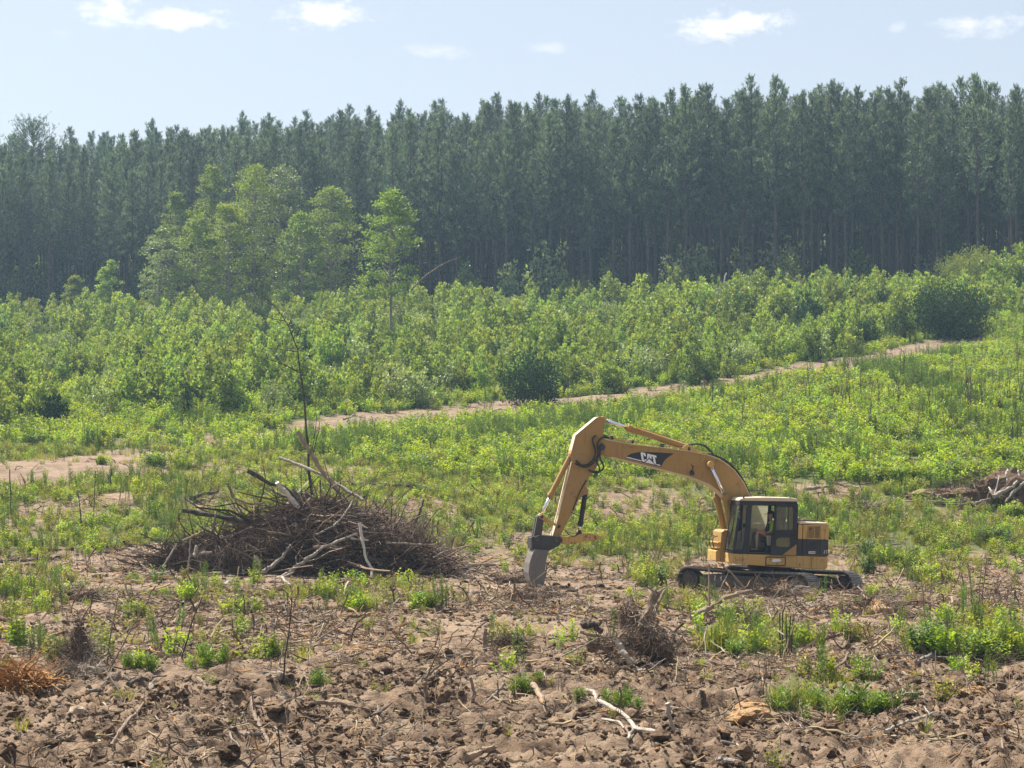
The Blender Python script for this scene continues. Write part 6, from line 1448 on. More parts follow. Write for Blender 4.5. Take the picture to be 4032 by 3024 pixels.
    prism_u(hd, [(1.45, 2.66), (1.43, 2.80), (1.34, 2.80), (1.36, 2.66)], l0+.08, l1-.08); prism_u(hd, [(-.34, 2.66), (-.34, 2.80), (-.42, 2.80), (-.42, 2.66)], l0+.08, l1-.08); hd.build('roof_rail', BK, cab, bevel=.012)
    rf = MB(); prism_u(rf, [(1.45, 2.79), (1.42, 2.85), (1.30, 2.895), (.6, 2.925), (-.22, 2.925), (-.40, 2.90), (-.42, 2.80)], l0-.01, l1+.012); roof = rf.build('roof', M['yellow_pale'], cab, bevel=.035)
    for f in (1.30, -.18): q = MB(); q.box((0, 0, 0), (.05, .05, .05), lambda x, y, z: U(f+x, l1-.02+y, 2.90+z)); q.build('roof_lug', BK, roof, bevel=.008)
    # rear side of cab: yellow skin behind the opened door
    sk = MB(); prism_u(sk, [(-.42, 1.17), (.27, 1.17), (.26, 1.86), (-.42, 1.90)], l1-.045, l1-.015); sk.build('side_skin', Y, cab, bevel=.006)
    sk = MB(); prism_u(sk, [(-.36, 1.90), (-.14, 1.89), (-.13, 2.66), (-.37, 2.66)], l1-.045, l1-.015); sk.build('side_skin', Y, cab, bevel=.006)
    def pane(pts, mat): b = MB(); q = [Vector(U(*p)) for p in pts]; nn = (q[1]-q[0]).cross(q[2]-q[0]).normalized()*.006; b.prism(q, [p+nn for p in q]); return b.build('window_glass', mat, cab)
    pane([(-.13, l1-.03, 1.90), (.25, l1-.03, 1.90), (.24, l1-.03, 2.66), (-.13, l1-.03, 2.66)], M['glass'])
    pane([(1.575, l0+.07, 1.28), (1.575, l1-.07, 1.28), (1.43, l1-.07, 2.66), (1.43, l0+.07, 2.66)], M['glass'])
    pane([(1.09, l0+.02, 1.78), (.20, l0+.02, 1.78), (.18, l0+.02, 2.66), (1.07, l0+.02, 2.66)], M['glass_dusty'])
    pane([(-.40, l0+.06, 1.95), (-.40, l1-.06, 1.95), (-.40, l1-.06, 2.64), (-.40, l0+.06, 2.64)], M['glass_dusty'])
    pane([(.13, l0+.02, 1.9), (-.34, l0+.02, 1.9), (-.34, l0+.02, 2.66), (.12, l0+.02, 2.66)], M['glass'])
    rw = MB(); prism_u(rw, [(-.36, 1.2), (1.50, 1.2), (1.50, 1.76), (-.36, 1.80)], l0+.01, l0+.04); rw.build('right_wall', M['beige'], cab)
    rw = MB(); prism_u(rw, [(-.40, 1.2), (-.36, 1.2), (-.36, 1.93), (-.40, 1.93)], l0+.05, l1-.06); rw.build('rear_wall', BK, cab)
    se = MB(); prism_u(se, [(.02, 1.50), (.50, 1.53), (.52, 1.60), (.48, 1.63), (.02, 1.60)], .68, 1.12); prism_u(se, [(.0, 1.58), (.14, 1.60), (.02, 2.28), (-.12, 2.27)], .68, 1.12); prism_u(se, [(.06, 1.24), (.44, 1.24), (.40, 1.50), (.10, 1.50)], .72, 1.08); se.build('seat', M['seat'], cab, bevel=.03)
    cs = MB(); prism_u(cs, [(.25, 1.30), (.62, 1.36), (.72, 1.74), (.66, 1.78), (.20, 1.72)], .46, .64); prism_u(cs, [(.20, 1.40), (.46, 1.44), (.50, 1.74), (.18, 1.72)], 1.14, 1.26); prism_u(cs, [(.75, 1.24), (1.45, 1.24), (1.40, 1.72), (1.05, 1.90), (.85, 1.70)], .46, .58); cs.build('console', M['beige'], cab, bevel=.02)
    for f, l in ((.62, .58), (.48, 1.2)):
        q = MB(); q.tube([U(f, l, 1.70), U(f+.03, l, 1.86)], .012, 6); q.tube([U(f+.03, l, 1.85), U(f+.04, l, 1.93)], .028, 8); q.build('control_lever', M['rubber'], cab)
    for l in (.82, .98):
        q = MB(); q.tube([U(1.12, l, 1.24), U(1.06, l, 1.75)], .014, 6); q.tube([U(1.06, l, 1.75), U(1.05, l, 1.82)], .026, 8); q.build('travel_lever', M['rubber'], cab)
    q = MB(); q.box((0, 0, 0), (.05, .17, .12), lambda x, y, z: U(1.02+x, .58+y, 2.02+z)); q.build('monitor', M['rubber'], cab, bevel=.01)
    mi = MB(); mi.tube([U(1.42, 1.40, 2.62), U(1.50, 1.52, 2.55), U(1.47, 1.53, 2.45)], .012, 6); mi.prism([U(1.50, 1.44, 2.50), U(1.50, 1.60, 2.46), U(1.47, 1.60, 2.24), U(1.47, 1.44, 2.28)], [U(1.45, 1.44, 2.50), U(1.45, 1.60, 2.46), U(1.42, 1.60, 2.24), U(1.42, 1.44, 2.28)]); mi.build('mirror', M['rubber'], cab, bevel=.012)
    gh = MB(); gh.tube([U(1.36, 1.40, 1.55), U(1.38, 1.47, 1.60), U(1.37, 1.47, 1.85), U(1.34, 1.40, 1.92)], .014, 8); gh.build('grab_handle', M['rubber'], cab)
    wp = MB(); wp.tube([U(1.60, .9, 1.42), U(1.50, 1.0, 2.05), U(1.48, 1.05, 2.5)], .010, 5); wp.build('wiper', M['rubber'], cab)
    # --- opened door, swung back along the cab side
    O = [(.285, 2.722), (-.376, 2.736), (-.400, 2.70), (-.398, 1.19), (-.37, 1.158), (.40, 1.145), (.435, 1.18), (.40, 1.895)]
    d0, d1 = 1.425, 1.465
    dr = MB()
    def fr(o, i):
        dr.ring([U(f, d1, z) for f, z in o], [U(f, d1, z) for f, z in i], [U(f, d0, z) for f, z in o], [U(f, d0, z) for f, z in i])
    win = [(.262, 2.60), (.24, 2.635), (-.24, 2.645), (-.272, 2.60), (-.275, 1.97), (-.25, 1.938), (.24, 1.913), (.262, 1.95)]
    up = [(.285, 2.722), (.20, 2.727), (-.34, 2.736), (-.400, 2.70), (-.399, 1.87), (-.34, 1.80), (.33, 1.80), (.355, 1.86)]
    fr(up, win)
    lo_o = [(.33, 1.797), (.10, 1.797), (-.30, 1.797), (-.399, 1.797), (-.398, 1.52), (-.39, 1.50), (.06, 1.16), (.40, 1.145), (.435, 1.18), (.40, 1.70)]
    lo_i = [(.20, 1.685), (.10, 1.70), (-.15, 1.705), (-.195, 1.67), (-.20, 1.55), (-.19, 1.43), (-.15, 1.402), (.20, 1.407), (.25, 1.45), (.256, 1.62)]
    fr(lo_o, lo_i)
    door = dr.build('door', BK, R, bevel=.008)
    tr = MB(); prism_u(tr, [(.045, 1.158), (-.395, 1.50), (-.398, 1.153)], d0, d1); tr.build('yellow_corner', Y, door, bevel=.004)
    def dpane(pts, mat): b = MB(); prism_u(b, pts, 1.440, 1.446); b.build('window_glass', mat, door)
    dpane([(f, z) for f, z in win], M['glass']); dpane(lo_i, M['glass'])
    q = MB(); prism_u(q, [(-.118, 1.94), (-.135, 1.94), (-.13, 2.64), (-.113, 2.64)], 1.437, 1.452); q.build('window_bar', BK, door)
    q = MB(); q.tube([U(.41, 1.49, 1.50), U(.41, 1.52, 1.56), U(.40, 1.52, 1.74), U(.40, 1.49, 1.80)], .012, 6); q.build('door_handle', M['rubber'], door)
    for z in (1.35, 2.5): q = MB(); q.cyl(U(-.41, 1.41, z), U(-.41, 1.41, z+.12), .022, 8); q.build('hinge', M['rubber'], door)
    # --- rails on the deck
    q = MB(); q.tube([U(.55, -1.2, 2.15), U(.52, -1.2, 3.02), U(.40, -1.2, 3.09), U(-.16, -1.2, 3.09), U(-.165, -1.2, 2.3)], .017, 8); q.build('hand_rail', M['rubber'], R)
    q = MB(); q.tube([U(-1.81, -.9, 2.1), U(-1.81, -.9, 2.70), U(-1.84, -.9, 2.745), U(-1.95, -.9, 2.75), U(-1.96, -.9, 2.70)], .015, 8); q.build('mirror_post', M['rubber'], R)
    # right-hand tank and front steps beyond the boom
    q = MB(); prism_u(q, [(-.45, 1.14), (1.2, 1.14), (1.2, 1.75), (.9, 2.05), (-.45, 2.08)], -1.34, -.62); q.build('tank', YW, R, bevel=.03)
    # --- boom
    B = [(1.08, 1.83), (1.20, 2.33), (1.431, 2.676), (1.697, 2.97), (2.066, 3.236), (2.69, 3.471), (3.517, 3.65), (4.544, 3.873), (5.261, 4.028), (5.50, 4.10), (5.68, 4.20), (5.72, 4.36), (5.62, 4.52), (5.44, 4.575), (5.275, 4.573), (4.56, 4.444), (3.536, 4.362), (2.712, 4.279), (2.091, 4.161), (1.673, 3.997), (1.304, 3.731), (.982, 3.338), (.763, 2.916), (.66, 2.35), (.70, 1.83), (.88, 1.70)]
    b = MB(); prism_u(b, B, -.27, .27); boom = b.build('boom', Y, R, bevel=.018)
    fl = MB()      # flange edges top and bottom, pale to paint in the sunlit boom edge
    top = [(5.44, 4.575), (4.56, 4.444), (3.536, 4.362), (2.712, 4.279), (2.091, 4.161), (1.673, 3.997), (1.304, 3.731), (.982, 3.338), (.763, 2.916)]
    bot = [(1.431, 2.676), (1.697, 2.97), (2.066, 3.236), (2.69, 3.471), (3.517, 3.65), (4.544, 3.873), (5.261, 4.028)]
    def strip(P, off, th):
        for (a, c) in zip(P[:-1], P[1:]):
            n_ = Vector((-(c[1]-a[1]), c[0]-a[0])).normalized()*off; t_ = n_.normalized()*th
            prism_u(fl, [(a[0]+n_.x, a[1]+n_.y), (c[0]+n_.x, c[1]+n_.y), (c[0]+n_.x+t_.x, c[1]+n_.y+t_.y), (a[0]+n_.x+t_.x, a[1]+n_.y+t_.y)], -.29, .29)
    strip(top, -.003, -.02); strip(bot, -.003, -.02) ; fl.build('boom_flange', M['yellow_pale'], boom)
    q = MB(); q.cyl(U(2.092, -.36, 3.886), U(2.092, .36, 3.886), .10, 20); q.cyl(U(2.092, -.38, 3.886), U(2.092, .38, 3.886), .06, 16); q.build('boom_pin', M['yellow_worn'], boom, bevel=.01)
    q = MB(); q.cyl(U(5.55, -.34, 4.33), U(5.55, .34, 4.33), .10, 20); q.build('stick_pin', M['steel_dark'], boom)
    q = MB(); q.cyl(U(.88, -.40, 1.85), U(.88, .40, 1.85), .11, 18); q.build('foot_pin', M['steel_dark'], boom)
    lp = MB(); lp.prism([U(2.60, .28, 3.55), U(2.73, .28, 3.55), U(2.75, .28, 3.64), U(2.68, .28, 3.70), U(2.60, .28, 3.66)], [U(2.62, .40, 3.54), U(2.73, .40, 3.54), U(2.75, .40, 3.62), U(2.68, .40, 3.67), U(2.62, .40, 3.64)]); lp.tube([U(2.66, .29, 3.68), U(2.64, .29, 3.80), U(2.70, .29, 3.88)], .013, 6); lp.build('work_lamp', M['rubber'], boom, bevel=.01)
    pp = MB(); pp.tube([U(2.70, .283, 3.86), U(2.50, .283, 3.88), U(2.40, .283, 3.93), U(2.30, .283, 4.10), U(2.25, .283, 4.19)], .013, 6); pp.tube([U(2.09, .285, 4.0), U(1.98, .285, 3.98), U(1.80, .285, 4.0), U(1.68, .285, 3.94)], .010, 6); pp.build('lubrication_line', M['yellow_worn'], boom)
    # decal with the maker's mark
    dp = [(4.83, 4.014), (4.72, 4.095), (4.605, 4.154), (4.43, 4.198), (4.25, 4.214), (3.75, 4.215), (3.252, 4.195), (3.36, 4.125), (3.453, 4.065), (3.52, 4.0), (3.578, 3.923), (3.62, 3.84), (3.65, 3.771), (3.80, 3.795)]
    q = MB(); prism_u(q, dp, .2705, .2735); dec = q.build('decal', M['decal_black'], boom)
    def lt(name, poly, mat=M['decal_white']):
        k = MB(); prism_u(k, poly, .274, .2765); return k.build(name, mat, dec)
    # letter frame: origin at baseline left, e along the text (towards the cab), v up
    ox, oz = 4.265, 3.918; ex, ez = (3.745-4.265)/.52, (3.815-3.918)/.52
    n_ = math.hypot(ex, ez); ex, ez = ex/n_, ez/n_
    def F(u, v): return (ox+ex*u-ez*v, oz+ez*u-ex*v)
    C = [(.165, .26), (.165, .285), (.145, .30), (.03, .30), (0, .27), (0, .03), (.03, 0), (.10, 0), (.13, .025), (.165, .045), (.165, .10), (.10, .10), (.10, .065), (.07, .065), (.07, .235), (.10, .235), (.10, .195), (.165, .195)]
    lt('letter', [F(u, v) for u, v in C])
    A1 = [(.165, .10), (.235, .30), (.315, .30), (.345, .175), (.275, .135), (.225, .105), (.185, .06)]
    lt('letter', [F(u, v) for u, v in [(.17, .07), (.225, .30), (.325, .30), (.355, .16), (.28, .165), (.265, .25), (.245, .165), (.225, .11)]])
    lt('letter', [F(u, v) for u, v in [(.335, .30), (.515, .30), (.515, .235), (.46, .235), (.46, -.005), (.435, -.005), (.39, .055), (.39, .235), (.345, .235)]])
    k = MB(); prism_u(k, [F(u, v) for u, v in [(.055, -.012), (.262, .178), (.462, -.012)]], .274, .2772); k.build('wedge_outline', M['decal_black'], dec)
    k = MB(); prism_u(k, [F(u, v) for u, v in [(.10, -.005), (.262, .142), (.418, -.005)]], .2774, .2785); k.build('letter_wedge', M['decal_white'], dec)
    lt('decal_line', [F(u, v) for u, v in [(-.015, .0), (-.525, .01), (-.525, .028), (-.44, .042), (-.015, .032)]])
    lt('decal_line', [F(u, v) for u, v in [(.475, -.005), (.60, -.005), (.60, .027), (.475, .027)]])
    # pipes and hoses along the boom
    q = MB()
    for l in (-.12, .0, .12): q.tube([U(5.35, l, 4.66), U(4.6, l, 4.53), U(3.6, l, 4.43), U(2.75, l, 4.35), U(2.12, l, 4.24)], .016, 6)
    q.build('hydraulic_pipes', M['yellow_worn'], boom)
    for f, z in ((4.55, 4.47), (3.6, 4.385), (2.75, 4.30), (5.2, 4.58)):
        e = MB(); e.box((0, 0, 0), (.07, .36, .10), lambda x, y, zz: U(f+x, y, z+.05+zz)); e.build('pipe_clamp', M['steel_dark'], boom)
    def hose(P, r=.026, par=boom, mat=M['rubber']):
        Q = [Vector(U(*p)) for p in P]; S = []
        for i in range(len(Q)-1):
            a0 = Q[max(i-1, 0)]; a1 = Q[i]; a2 = Q[i+1]; a3 = Q[min(i+2, len(Q)-1)]
            for j in range(5):
                t = j/5; S.append(.5*((2*a1)+(a2-a0)*t+(2*a0-5*a1+4*a2-a3)*t*t+(3*a1-a0-3*a2+a3)*t**3))
        S.append(Q[-1]); b = MB(); b.tube(S, r, 8); b.build('hose', mat, par, smooth=True)
    hose([(2.95, .1, 4.42), (2.6, .12, 4.50), (2.25, .14, 4.47), (2.05, .16, 4.30), (1.95, .16, 4.18)])
    hose([(2.9, -.1, 4.42), (2.5, -.1, 4.52), (2.2, -.1, 4.46), (2.0, -.1, 4.28)])
    for l in (.0, .12, .22): hose([(2.1, l, 4.22), (1.75, l, 4.11), (1.42, l, 3.92), (1.15, l, 3.64), (.93, l, 3.32), (.78, l, 3.0), (.70, l, 2.7)], .024)
    hose([(5.33, .05, 4.66), (5.62, .1, 4.72), (5.85, .30, 4.55), (5.76, .34, 4.15), (5.90, .34, 3.85), (6.15, .33, 3.75), (6.36, .30, 3.90)], .03)
    hose([(5.30, .12, 4.62), (5.55, .25, 4.62), (5.70, .34, 4.42), (5.68, .36, 4.1), (5.86, .36, 3.80), (6.1, .34, 3.70), (6.40, .28, 3.82)], .028)
    hose([(5.55, .30, 4.45), (5.66, .36, 4.25), (5.60, .38, 3.95), (5.50, .38, 3.72), (5.64, .36, 3.56), (5.88, .30, 3.58)], .028)
    hose([(5.48, .30, 4.40), (5.60, .33, 4.2), (5.72, .36, 3.9), (5.62, .36, 3.68), (5.70, .34, 3.52), (5.95, .28, 3.62)], .026)
    hose([(6.0, .22, 3.30), (6.18, .22, 2.95), (6.28, .22, 2.70), (6.40, .22, 2.35)], .018)
    hose([(6.45, .22, 2.30), (6.2, .24, 2.20), (6.08, .20, 2.28), (6.03, .10, 2.5)], .014); hose([(6.62, .22, 1.75), (6.45, .22, 1.58), (6.25, .2, 1.60), (6.18, .1, 1.8)], .014)
    # --- boom lift cylinders
    def cylinder(name, A, Bp, C_, l, rb, rrod, par=R, mat=Y):
        """barrel from A to B, chrome rod from B to C"""
        b = MB(); A3, B3, C3 = Vector(U(A[0], l, A[1])), Vector(U(Bp[0], l, Bp[1])), Vector(U(C_[0], l, C_[1])); d = (B3-A3).normalized()
        b.cyl(A3, B3, rb, 18); b.cyl(B3-d*.10, B3+d*.03, rb*1.22, 18); b.cyl(B3+d*.03, B3+d*.07, rb*.8, 14); b.cyl(A3-d*.05, A3+d*.06, rb*1.12, 18)
        side = Vector(U(0, 1, 0)); b.cyl(A3-side*rb*1.3, A3+side*rb*1.3, rb*.95, 14)
        o = b.build(name, mat, par, bevel=.006)
        b = MB(); b.cyl(B3, C3, rrod, 14); b.build('piston_rod', M['chrome'], o, smooth=True)
        b = MB(); b.cyl(C3-side*rb*1.2, C3+side*rb*1.2, rb*.95, 16); b.build('rod_eye', YW, o, bevel=.006)
        return o
    cylinder('boom_cylinder', (1.38, 1.80), (1.607, 2.875), (2.124, 3.886), .40, .105, .055)
    cylinder('boom_cylinder', (1.38, 1.80), (1.66, 2.86), (2.10, 3.82), -.40, .105, .055)
    cylinder('stick_cylinder', (2.75, 4.385), (4.663, 4.945), (5.48, 5.19), 0, .10, .058, boom)
    q = MB()
    for l in (-.14, .14): prism_u(q, [(2.35, 4.21), (3.05, 4.31), (2.86, 4.47), (2.70, 4.47)], l-.02, l+.02)
    q.build('cylinder_bracket', YW, boom, bevel=.01)
    q = MB(); q.tube([U(4.45, .1, 4.99), U(3.6, .1, 4.76), U(3.0, .1, 4.58)], .016, 6); q.build('cylinder_pipe', YW, boom)
    # --- stick
    S_ = [(6.352, 4.668), (6.0, 4.985), (5.66, 5.265), (5.54, 5.27), (5.46, 5.20), (5.48, 4.9), (5.489, 4.617), (5.48, 4.33), (5.552, 4.05), (5.74, 3.569), (5.888, 3.416), (6.294, 2.515), (6.76, 1.56), (6.82, 1.45), (6.92, 1.42), (7.0, 1.50), (6.839, 2.107), (6.637, 3.051), (6.457, 3.85), (6.49, 4.09)]
    b = MB(); prism_u(b, S_, -.20, .20); stk = b.build('stick', Y, R, bevel=.014)
    q = MB()
    for (a, c) in (((6.352, 4.668), (6.49, 4.10)), ((6.457, 3.85), (6.637, 3.051)), ((6.637, 3.051), (6.839, 2.107)), ((6.839, 2.107), (6.99, 1.56)), ((5.70, 5.235), (6.352, 4.668))):
        n2 = Vector((c[1]-a[1], -(c[0]-a[0]))).normalized()
        if n2.x < 0: n2 = -n2
        prism_u(q, [(a[0]+n2.x*.003, a[1]+n2.y*.003), (c[0]+n2.x*.003, c[1]+n2.y*.003), (c[0]+n2.x*.02, c[1]+n2.y*.02), (a[0]+n2.x*.02, a[1]+n2.y*.02)], -.215, .215)
    q.build('sunlit_strip', M['yellow_pale'], stk)  # pale strips that paint sunlight onto the front face of the stick
    q = MB(); q.tube([U(6.56, .13, 3.70), U(6.70, .13, 3.0), U(6.88, .13, 2.15), U(6.94, .13, 1.90)], .016, 6); q.tube([U(6.60, .06, 3.70), U(6.74, .06, 3.0), U(6.90, .06, 2.2)], .014, 6); q.build('stick_pipes', YW, stk)
    q = MB()
    for l in (-.13, .13): prism_u(q, [(6.33, 4.30), (6.50, 4.22), (6.52, 4.02), (6.42, 3.96)], l-.025, l+.025)
    q.build('cylinder_bracket', YW, stk)
    cylinder('bucket_cylinder', (6.44, 4.09), (7.07, 2.79), (7.356, 2.164), 0, .085, .05, stk)
    q = MB()
    for l in (-.24, .24):
        P = [(6.80, 1.80), (6.86, 1.90), (7.36, 2.22), (7.44, 2.18), (7.43, 2.08)]; prism_u(q, P, l-.022, l+.022)
    q.build('idler_link', YW, stk, bevel=.008)
    q = MB()
    for l in (-.13, .13): prism_u(q, [(7.28, 2.15), (7.40, 2.22), (7.50, 2.14), (7.60, 1.52), (7.52, 1.44), (7.36, 1.46)], l-.07, l+.07)
    q.build('bucket_link', M['steel_mud'], stk, bevel=.012)
    for f, z, w, r_ in ((7.38, 2.14, .30, .055), (6.83, 1.86, .29, .05)): q = MB(); q.cyl(U(f, -w, z), U(f, w, z), r_, 14); q.build('link_pin', M['steel_dark'], stk)
    # --- bucket with its coupler
    q = MB()
    for l in (-.30, .30): prism_u(q, [(7.69, 1.52), (7.45, 1.57), (6.80, 1.55), (6.74, 1.46), (6.806, 1.275), (7.127, 1.10), (7.68, 1.14)], l-.035, l+.035)
    prism_u(q, [(7.69, 1.50), (7.60, 1.52), (7.56, 1.14), (7.68, 1.14)], -.26, .26); prism_u(q, [(7.5, 1.22), (7.0, 1.26), (7.05, 1.15), (7.5, 1.12)], -.26, .26)
    q.build('coupler', M['steel_dark'], R, bevel=.02)
    for f, z in ((7.52, 1.46), (6.90, 1.44)): q = MB(); q.cyl(U(f, -.37, z), U(f, .37, z), .075, 18); q.build('coupler_pin', M['steel_mud'], R, bevel=.008)
    outer = [(7.60, 1.15), (7.68, .96), (7.75, .71), (7.77, .42), (7.71, .17), (7.58, -.02), (7.40, -.08)]
    inner = [(7.14, 1.12), (7.20, .95), (7.24, .72), (7.25, .45), (7.26, .2), (7.28, .05), (7.33, -.06)]
    bk = MB()
    for l in (-.42, .42):
        prism_u(bk, outer+inner[::-1], l-.015, l+.015)
    th = .03
    for i in range(len(outer)-1):
        a, c = outer[i], outer[i+1]; n2 = Vector((-(c[1]-a[1]), (c[0]-a[0]))).normalized()*-th
        prism_u(bk, [a, c, (c[0]+n2.x, c[1]+n2.y), (a[0]+n2.x, a[1]+n2.y)], -.405, .405)
    bkt = bk.build('bucket', M['bucket'], R, bevel=.006)
    q = MB(); prism_u(q, [(7.30, 1.10), (7.34, 1.10), (7.64, .55), (7.58, .15), (7.52, .15), (7.56, .55)], .437, .452); q.build('wear_rib', M['bucket'], bkt)
    for k in range(5):
        l = -.36+k*.18; q = MB(); q.prism([U(7.46, l-.04, .02), U(7.46, l+.04, .02), U(7.34, l+.04, .02), U(7.34, l-.04, .02)], [U(7.37, l-.02, -.22), U(7.37, l+.02, -.22), U(7.33, l+.02, -.22), U(7.33, l-.02, -.22)]); q.build('tooth', M['bucket'], bkt)
    # --- thumb
    th_ = MB()
    for l in (-.16, .16):
        prism_u(th_, [(6.86, 1.47), (6.70, 1.53), (6.496, 1.545), (6.24, 1.60), (5.993, 1.66), (5.80, 1.665), (5.638, 1.637), (5.47, 1.58), (5.40, 1.53), (5.43, 1.47), (5.70, 1.45), (5.986, 1.40), (6.30, 1.33), (6.59, 1.296), (6.80, 1.33)], l-.03, l+.03)
    prism_u(th_, [(6.5, 1.52), (5.7, 1.62), (5.7, 1.59), (6.5, 1.49)], -.13, .13)
    for f in (5.55, 5.8, 6.1, 6.4): prism_u(th_, [(f, 1.43), (f+.05, 1.43), (f+.05, 1.50), (f, 1.50)], -.13, .13)
    tm = th_.build('thumb', M['yellow_worn'], R, bevel=.01)
    q = MB(); q.cyl(U(6.78, -.24, 1.43), U(6.78, .24, 1.43), .085, 16); q.build('thumb_pin', M['steel_dark'], tm)
    cyl_t = cylinder('thumb_cylinder', (5.97, 2.93), (6.10, 1.93), (6.13, 1.70), 0, .075, .045, stk, M['rubber'])
    q = MB()
    for l in (-.1, .1): prism_u(q, [(6.02, 3.14), (6.20, 2.74), (6.02, 2.84), (5.90, 2.88), (5.90, 3.0)], l-.02, l+.02)
    q.build('cylinder_bracket', Y, stk, bevel=.008)
    q = MB()
    for l in (-.08, .08): prism_u(q, [(6.05, 1.63), (6.24, 1.59), (6.18, 1.75), (6.10, 1.75)], l-.018, l+.018)
    q.build('rod_bracket', M['steel_dark'], tm)
    return R
EXC = excavator()
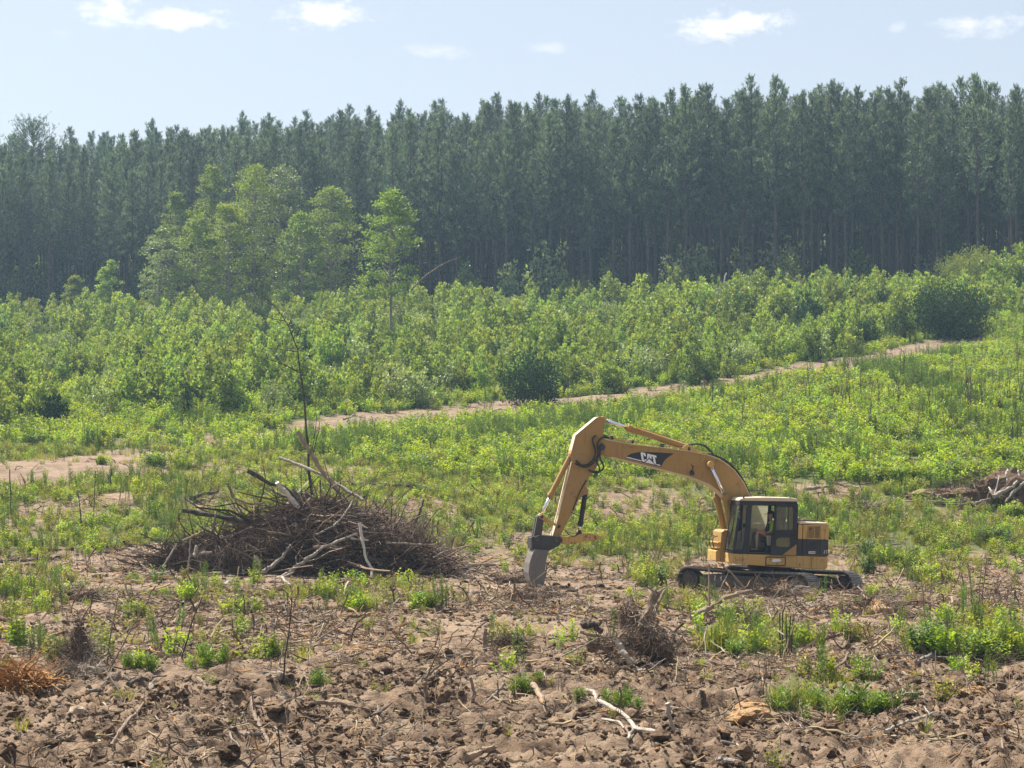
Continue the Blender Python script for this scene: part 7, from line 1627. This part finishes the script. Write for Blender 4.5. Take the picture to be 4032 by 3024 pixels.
# ------------------------------------------------------------------ the operator in the seat
def operator():
    base = EXC.matrix_basis
    def W_(f, l, z): return base @ Vector(U(f, l, z))
    seat = W_(.25, .90, 1.62)
    J = {}; V = []; E = []; Rd = []
    def j(n, f, l, z, r, par=None):
        J[n] = len(V); V.append(W_(f, l, z)-seat); Rd.append(r)
        if par is not None: E.append((J[par], J[n]))
    j('pelvis', .24, .90, 1.69, .145); j('waist', .22, .90, 1.84, .135, 'pelvis'); j('chest', .22, .90, 2.03, .155, 'waist'); j('upper', .235, .90, 2.13, .125, 'chest')
    j('neck', .265, .90, 2.215, .058, 'upper'); j('jaw', .295, .90, 2.29, .068, 'neck'); j('head', .285, .90, 2.38, .090, 'jaw'); j('crown', .275, .90, 2.45, .078, 'head')
    for s, n in ((1, 'l'), (-1, 'r')):
        l = .90+s*.19
        j('sh'+n, .24, l, 2.11, .065, 'upper'); j('el'+n, .33+.05*(s < 0), l+s*.04, 1.86, .048, 'sh'+n); j('fa'+n, .48, l+s*.03, 1.82, .043, 'el'+n); j('wr'+n, .60, l+s*.0, 1.85, .030, 'fa'+n); j('pa'+n, .66, l, 1.875, .040, 'wr'+n)
        h = .90+s*.10; kf = .72 if s > 0 else .86; kz = 1.86 if s > 0 else 1.90
        j('hip'+n, .30, h, 1.68, .105, 'pelvis'); j('th'+n, (.30+kf)/2, h+s*.02, 1.79, .090, 'hip'+n); j('kn'+n, kf, h+s*.03, kz, .070, 'th'+n)
        j('ca'+n, kf+.03, h+s*.03, 1.62, .062, 'kn'+n); j('an'+n, kf+.02, h+s*.03, 1.36, .045, 'ca'+n); j('he'+n, kf+.02, h+s*.03, 1.30, .045, 'an'+n); j('to'+n, kf+.20, h+s*.04, 1.29, .038, 'he'+n)
        for k in range(5):                       # four fingers curled over the lever, thumb to the side
            a = (k-1.5)*.020 if k < 4 else .045; ln = (.045, .052, .05, .04, .035)[k]
            j('f%d%s' % (k, n), .70 if k < 4 else .67, l+a*.9, 1.895, .0105, 'pa'+n); j('g%d%s' % (k, n), .70+ln*.7, l+a*.95, 1.905 if k < 4 else 1.91, .0095, 'f%d%s' % (k, n)); j('h%d%s' % (k, n), .70+ln*.85, l+a*.95, 1.875 if k < 4 else 1.925, .008, 'g%d%s' % (k, n))
    me = bpy.data.meshes.new('person'); me.from_pydata(V, E, [])
    tmp = bpy.data.objects.new('person_build', me); COL.objects.link(tmp)
    sk = tmp.modifiers.new('skin', 'SKIN'); sk.use_smooth_shade = True; sk.branch_smoothing = .4
    for i, d in enumerate(me.skin_vertices[0].data): d.radius = (Rd[i], Rd[i]*.92); d.use_root = (i == 0)
    sb = tmp.modifiers.new('sub', 'SUBSURF'); sb.levels = 2; sb.render_levels = 2
    dg = bpy.context.evaluated_depsgraph_get(); ev = tmp.evaluated_get(dg)
    out = bpy.data.meshes.new_from_object(ev); bpy.data.objects.remove(tmp)
    skin = plain('skin', (.36, .20, .14), .55); shirt = plain('lime_shirt', (.30, .42, .07), .8); trousers = plain('khaki_trousers', (.30, .235, .175), .85); boots = plain('tan_boots', (.22, .15, .10), .7)
    out.materials.clear()
    for m_ in (skin, shirt, trousers, boots): out.materials.append(m_)
    inv = base.inverted()
    for p in out.polygons:
        w = inv @ (p.center+seat); f = -w.x*cP-w.y*sP; z = w.z; p.use_smooth = True
        if z > 2.20: k = 0
        elif z < 1.40 and f > .6: k = 3
        elif f > .36 and z > 1.775 and ((f < .78 and z < 1.95 and abs((w.x*sP-w.y*cP)-.90) > .155)): k = 0
        elif z < 1.80 or f > .5: k = 2
        else: k = 1
        p.material_index = k
    out.name = 'person'
    o = bpy.data.objects.new('person', out); COL.objects.link(o); o.location = seat
    tag(o, 'person in a dark cap, lime shirt and khaki trousers seated at the excavator controls', 'person')
    def child(name, b, mat, sm=True): b.build(name, mat, o, smooth=sm)
    P = lambda f, l, z: W_(f, l, z)-seat
    cap = plain('dark_cap_cloth', (.018, .018, .02), .85)
    b = MB(); n = 18; rings = []
    for k, (dz, r) in enumerate(((.0, 1.0), (.035, 1.0), (.07, .88), (.095, .62), (.108, .15))):
        rings.append([P(.278+math.cos(a*2*math.pi/n)*.112*r, .90+math.sin(a*2*math.pi/n)*.095*r, 2.40+dz) for a in range(n)])
    Vv = [q for r_ in rings for q in r_]; Ff = [(i*n+a, i*n+(a+1) % n, (i+1)*n+(a+1) % n, (i+1)*n+a) for i in range(4) for a in range(n)]+[tuple(range(4*n, 5*n))]
    b.add(Vv, Ff)
    br = [(.36, -.075), (.44, -.07), (.485, -.035), (.495, 0), (.485, .035), (.44, .07), (.36, .075)]
    b.prism([P(f, .90+l, 2.412-(f-.36)*.12) for f, l in br], [P(f, .90+l, 2.402-(f-.36)*.12) for f, l in br]); child('cap', b, cap)
    b = MB(); b.prism([P(.372, .90+l, z) for l, z in ((-.014, 2.375), (.014, 2.375), (.02, 2.325), (-.02, 2.325))], [P(.385, .895, 2.37), P(.385, .905, 2.37), P(.408, .908, 2.333), P(.408, .892, 2.333)]); child('nose', b, skin)
    for s in (-1, 1):
        b = MB(); b.tube([P(.275, .90+s*.088, 2.35), P(.268, .90+s*.100, 2.37), P(.262, .90+s*.098, 2.395), P(.275, .90+s*.088, 2.40)], .012, 6); child('ear', b, skin)
        b = MB(); b.tube([P(.368, .90+s*.045, 2.372), P(.374, .90+s*.025, 2.372)], .010, 6); child('eye', b, cap)
    b = MB(); b.tube([P(.374, .875, 2.285), P(.381, .90, 2.284), P(.374, .925, 2.285)], .006, 5); child('mouth', b, plain('lips', (.22, .10, .08), .6))
    b = MB()
    for s in (-1, 1): b.tube([P(.24, .90+s*.085, 2.40), P(.22, .90+s*.08, 2.33), P(.215, .90+s*.05, 2.29)], .022, 6)
    b.tube([P(.20, .82, 2.38), P(.185, .90, 2.38), P(.20, .98, 2.38)], .026, 6); child('hair', b, plain('dark_hair', (.02, .014, .01), .7))
    b = MB(); b.tube([P(.365, .99, 2.10), P(.375, 1.0, 1.95), P(.36, .98, 1.80)], .022, 6); b.tube([P(.365, .81, 2.10), P(.375, .80, 1.95), P(.36, .82, 1.80)], .022, 6); child('vest_strap', b, cap)
operator()
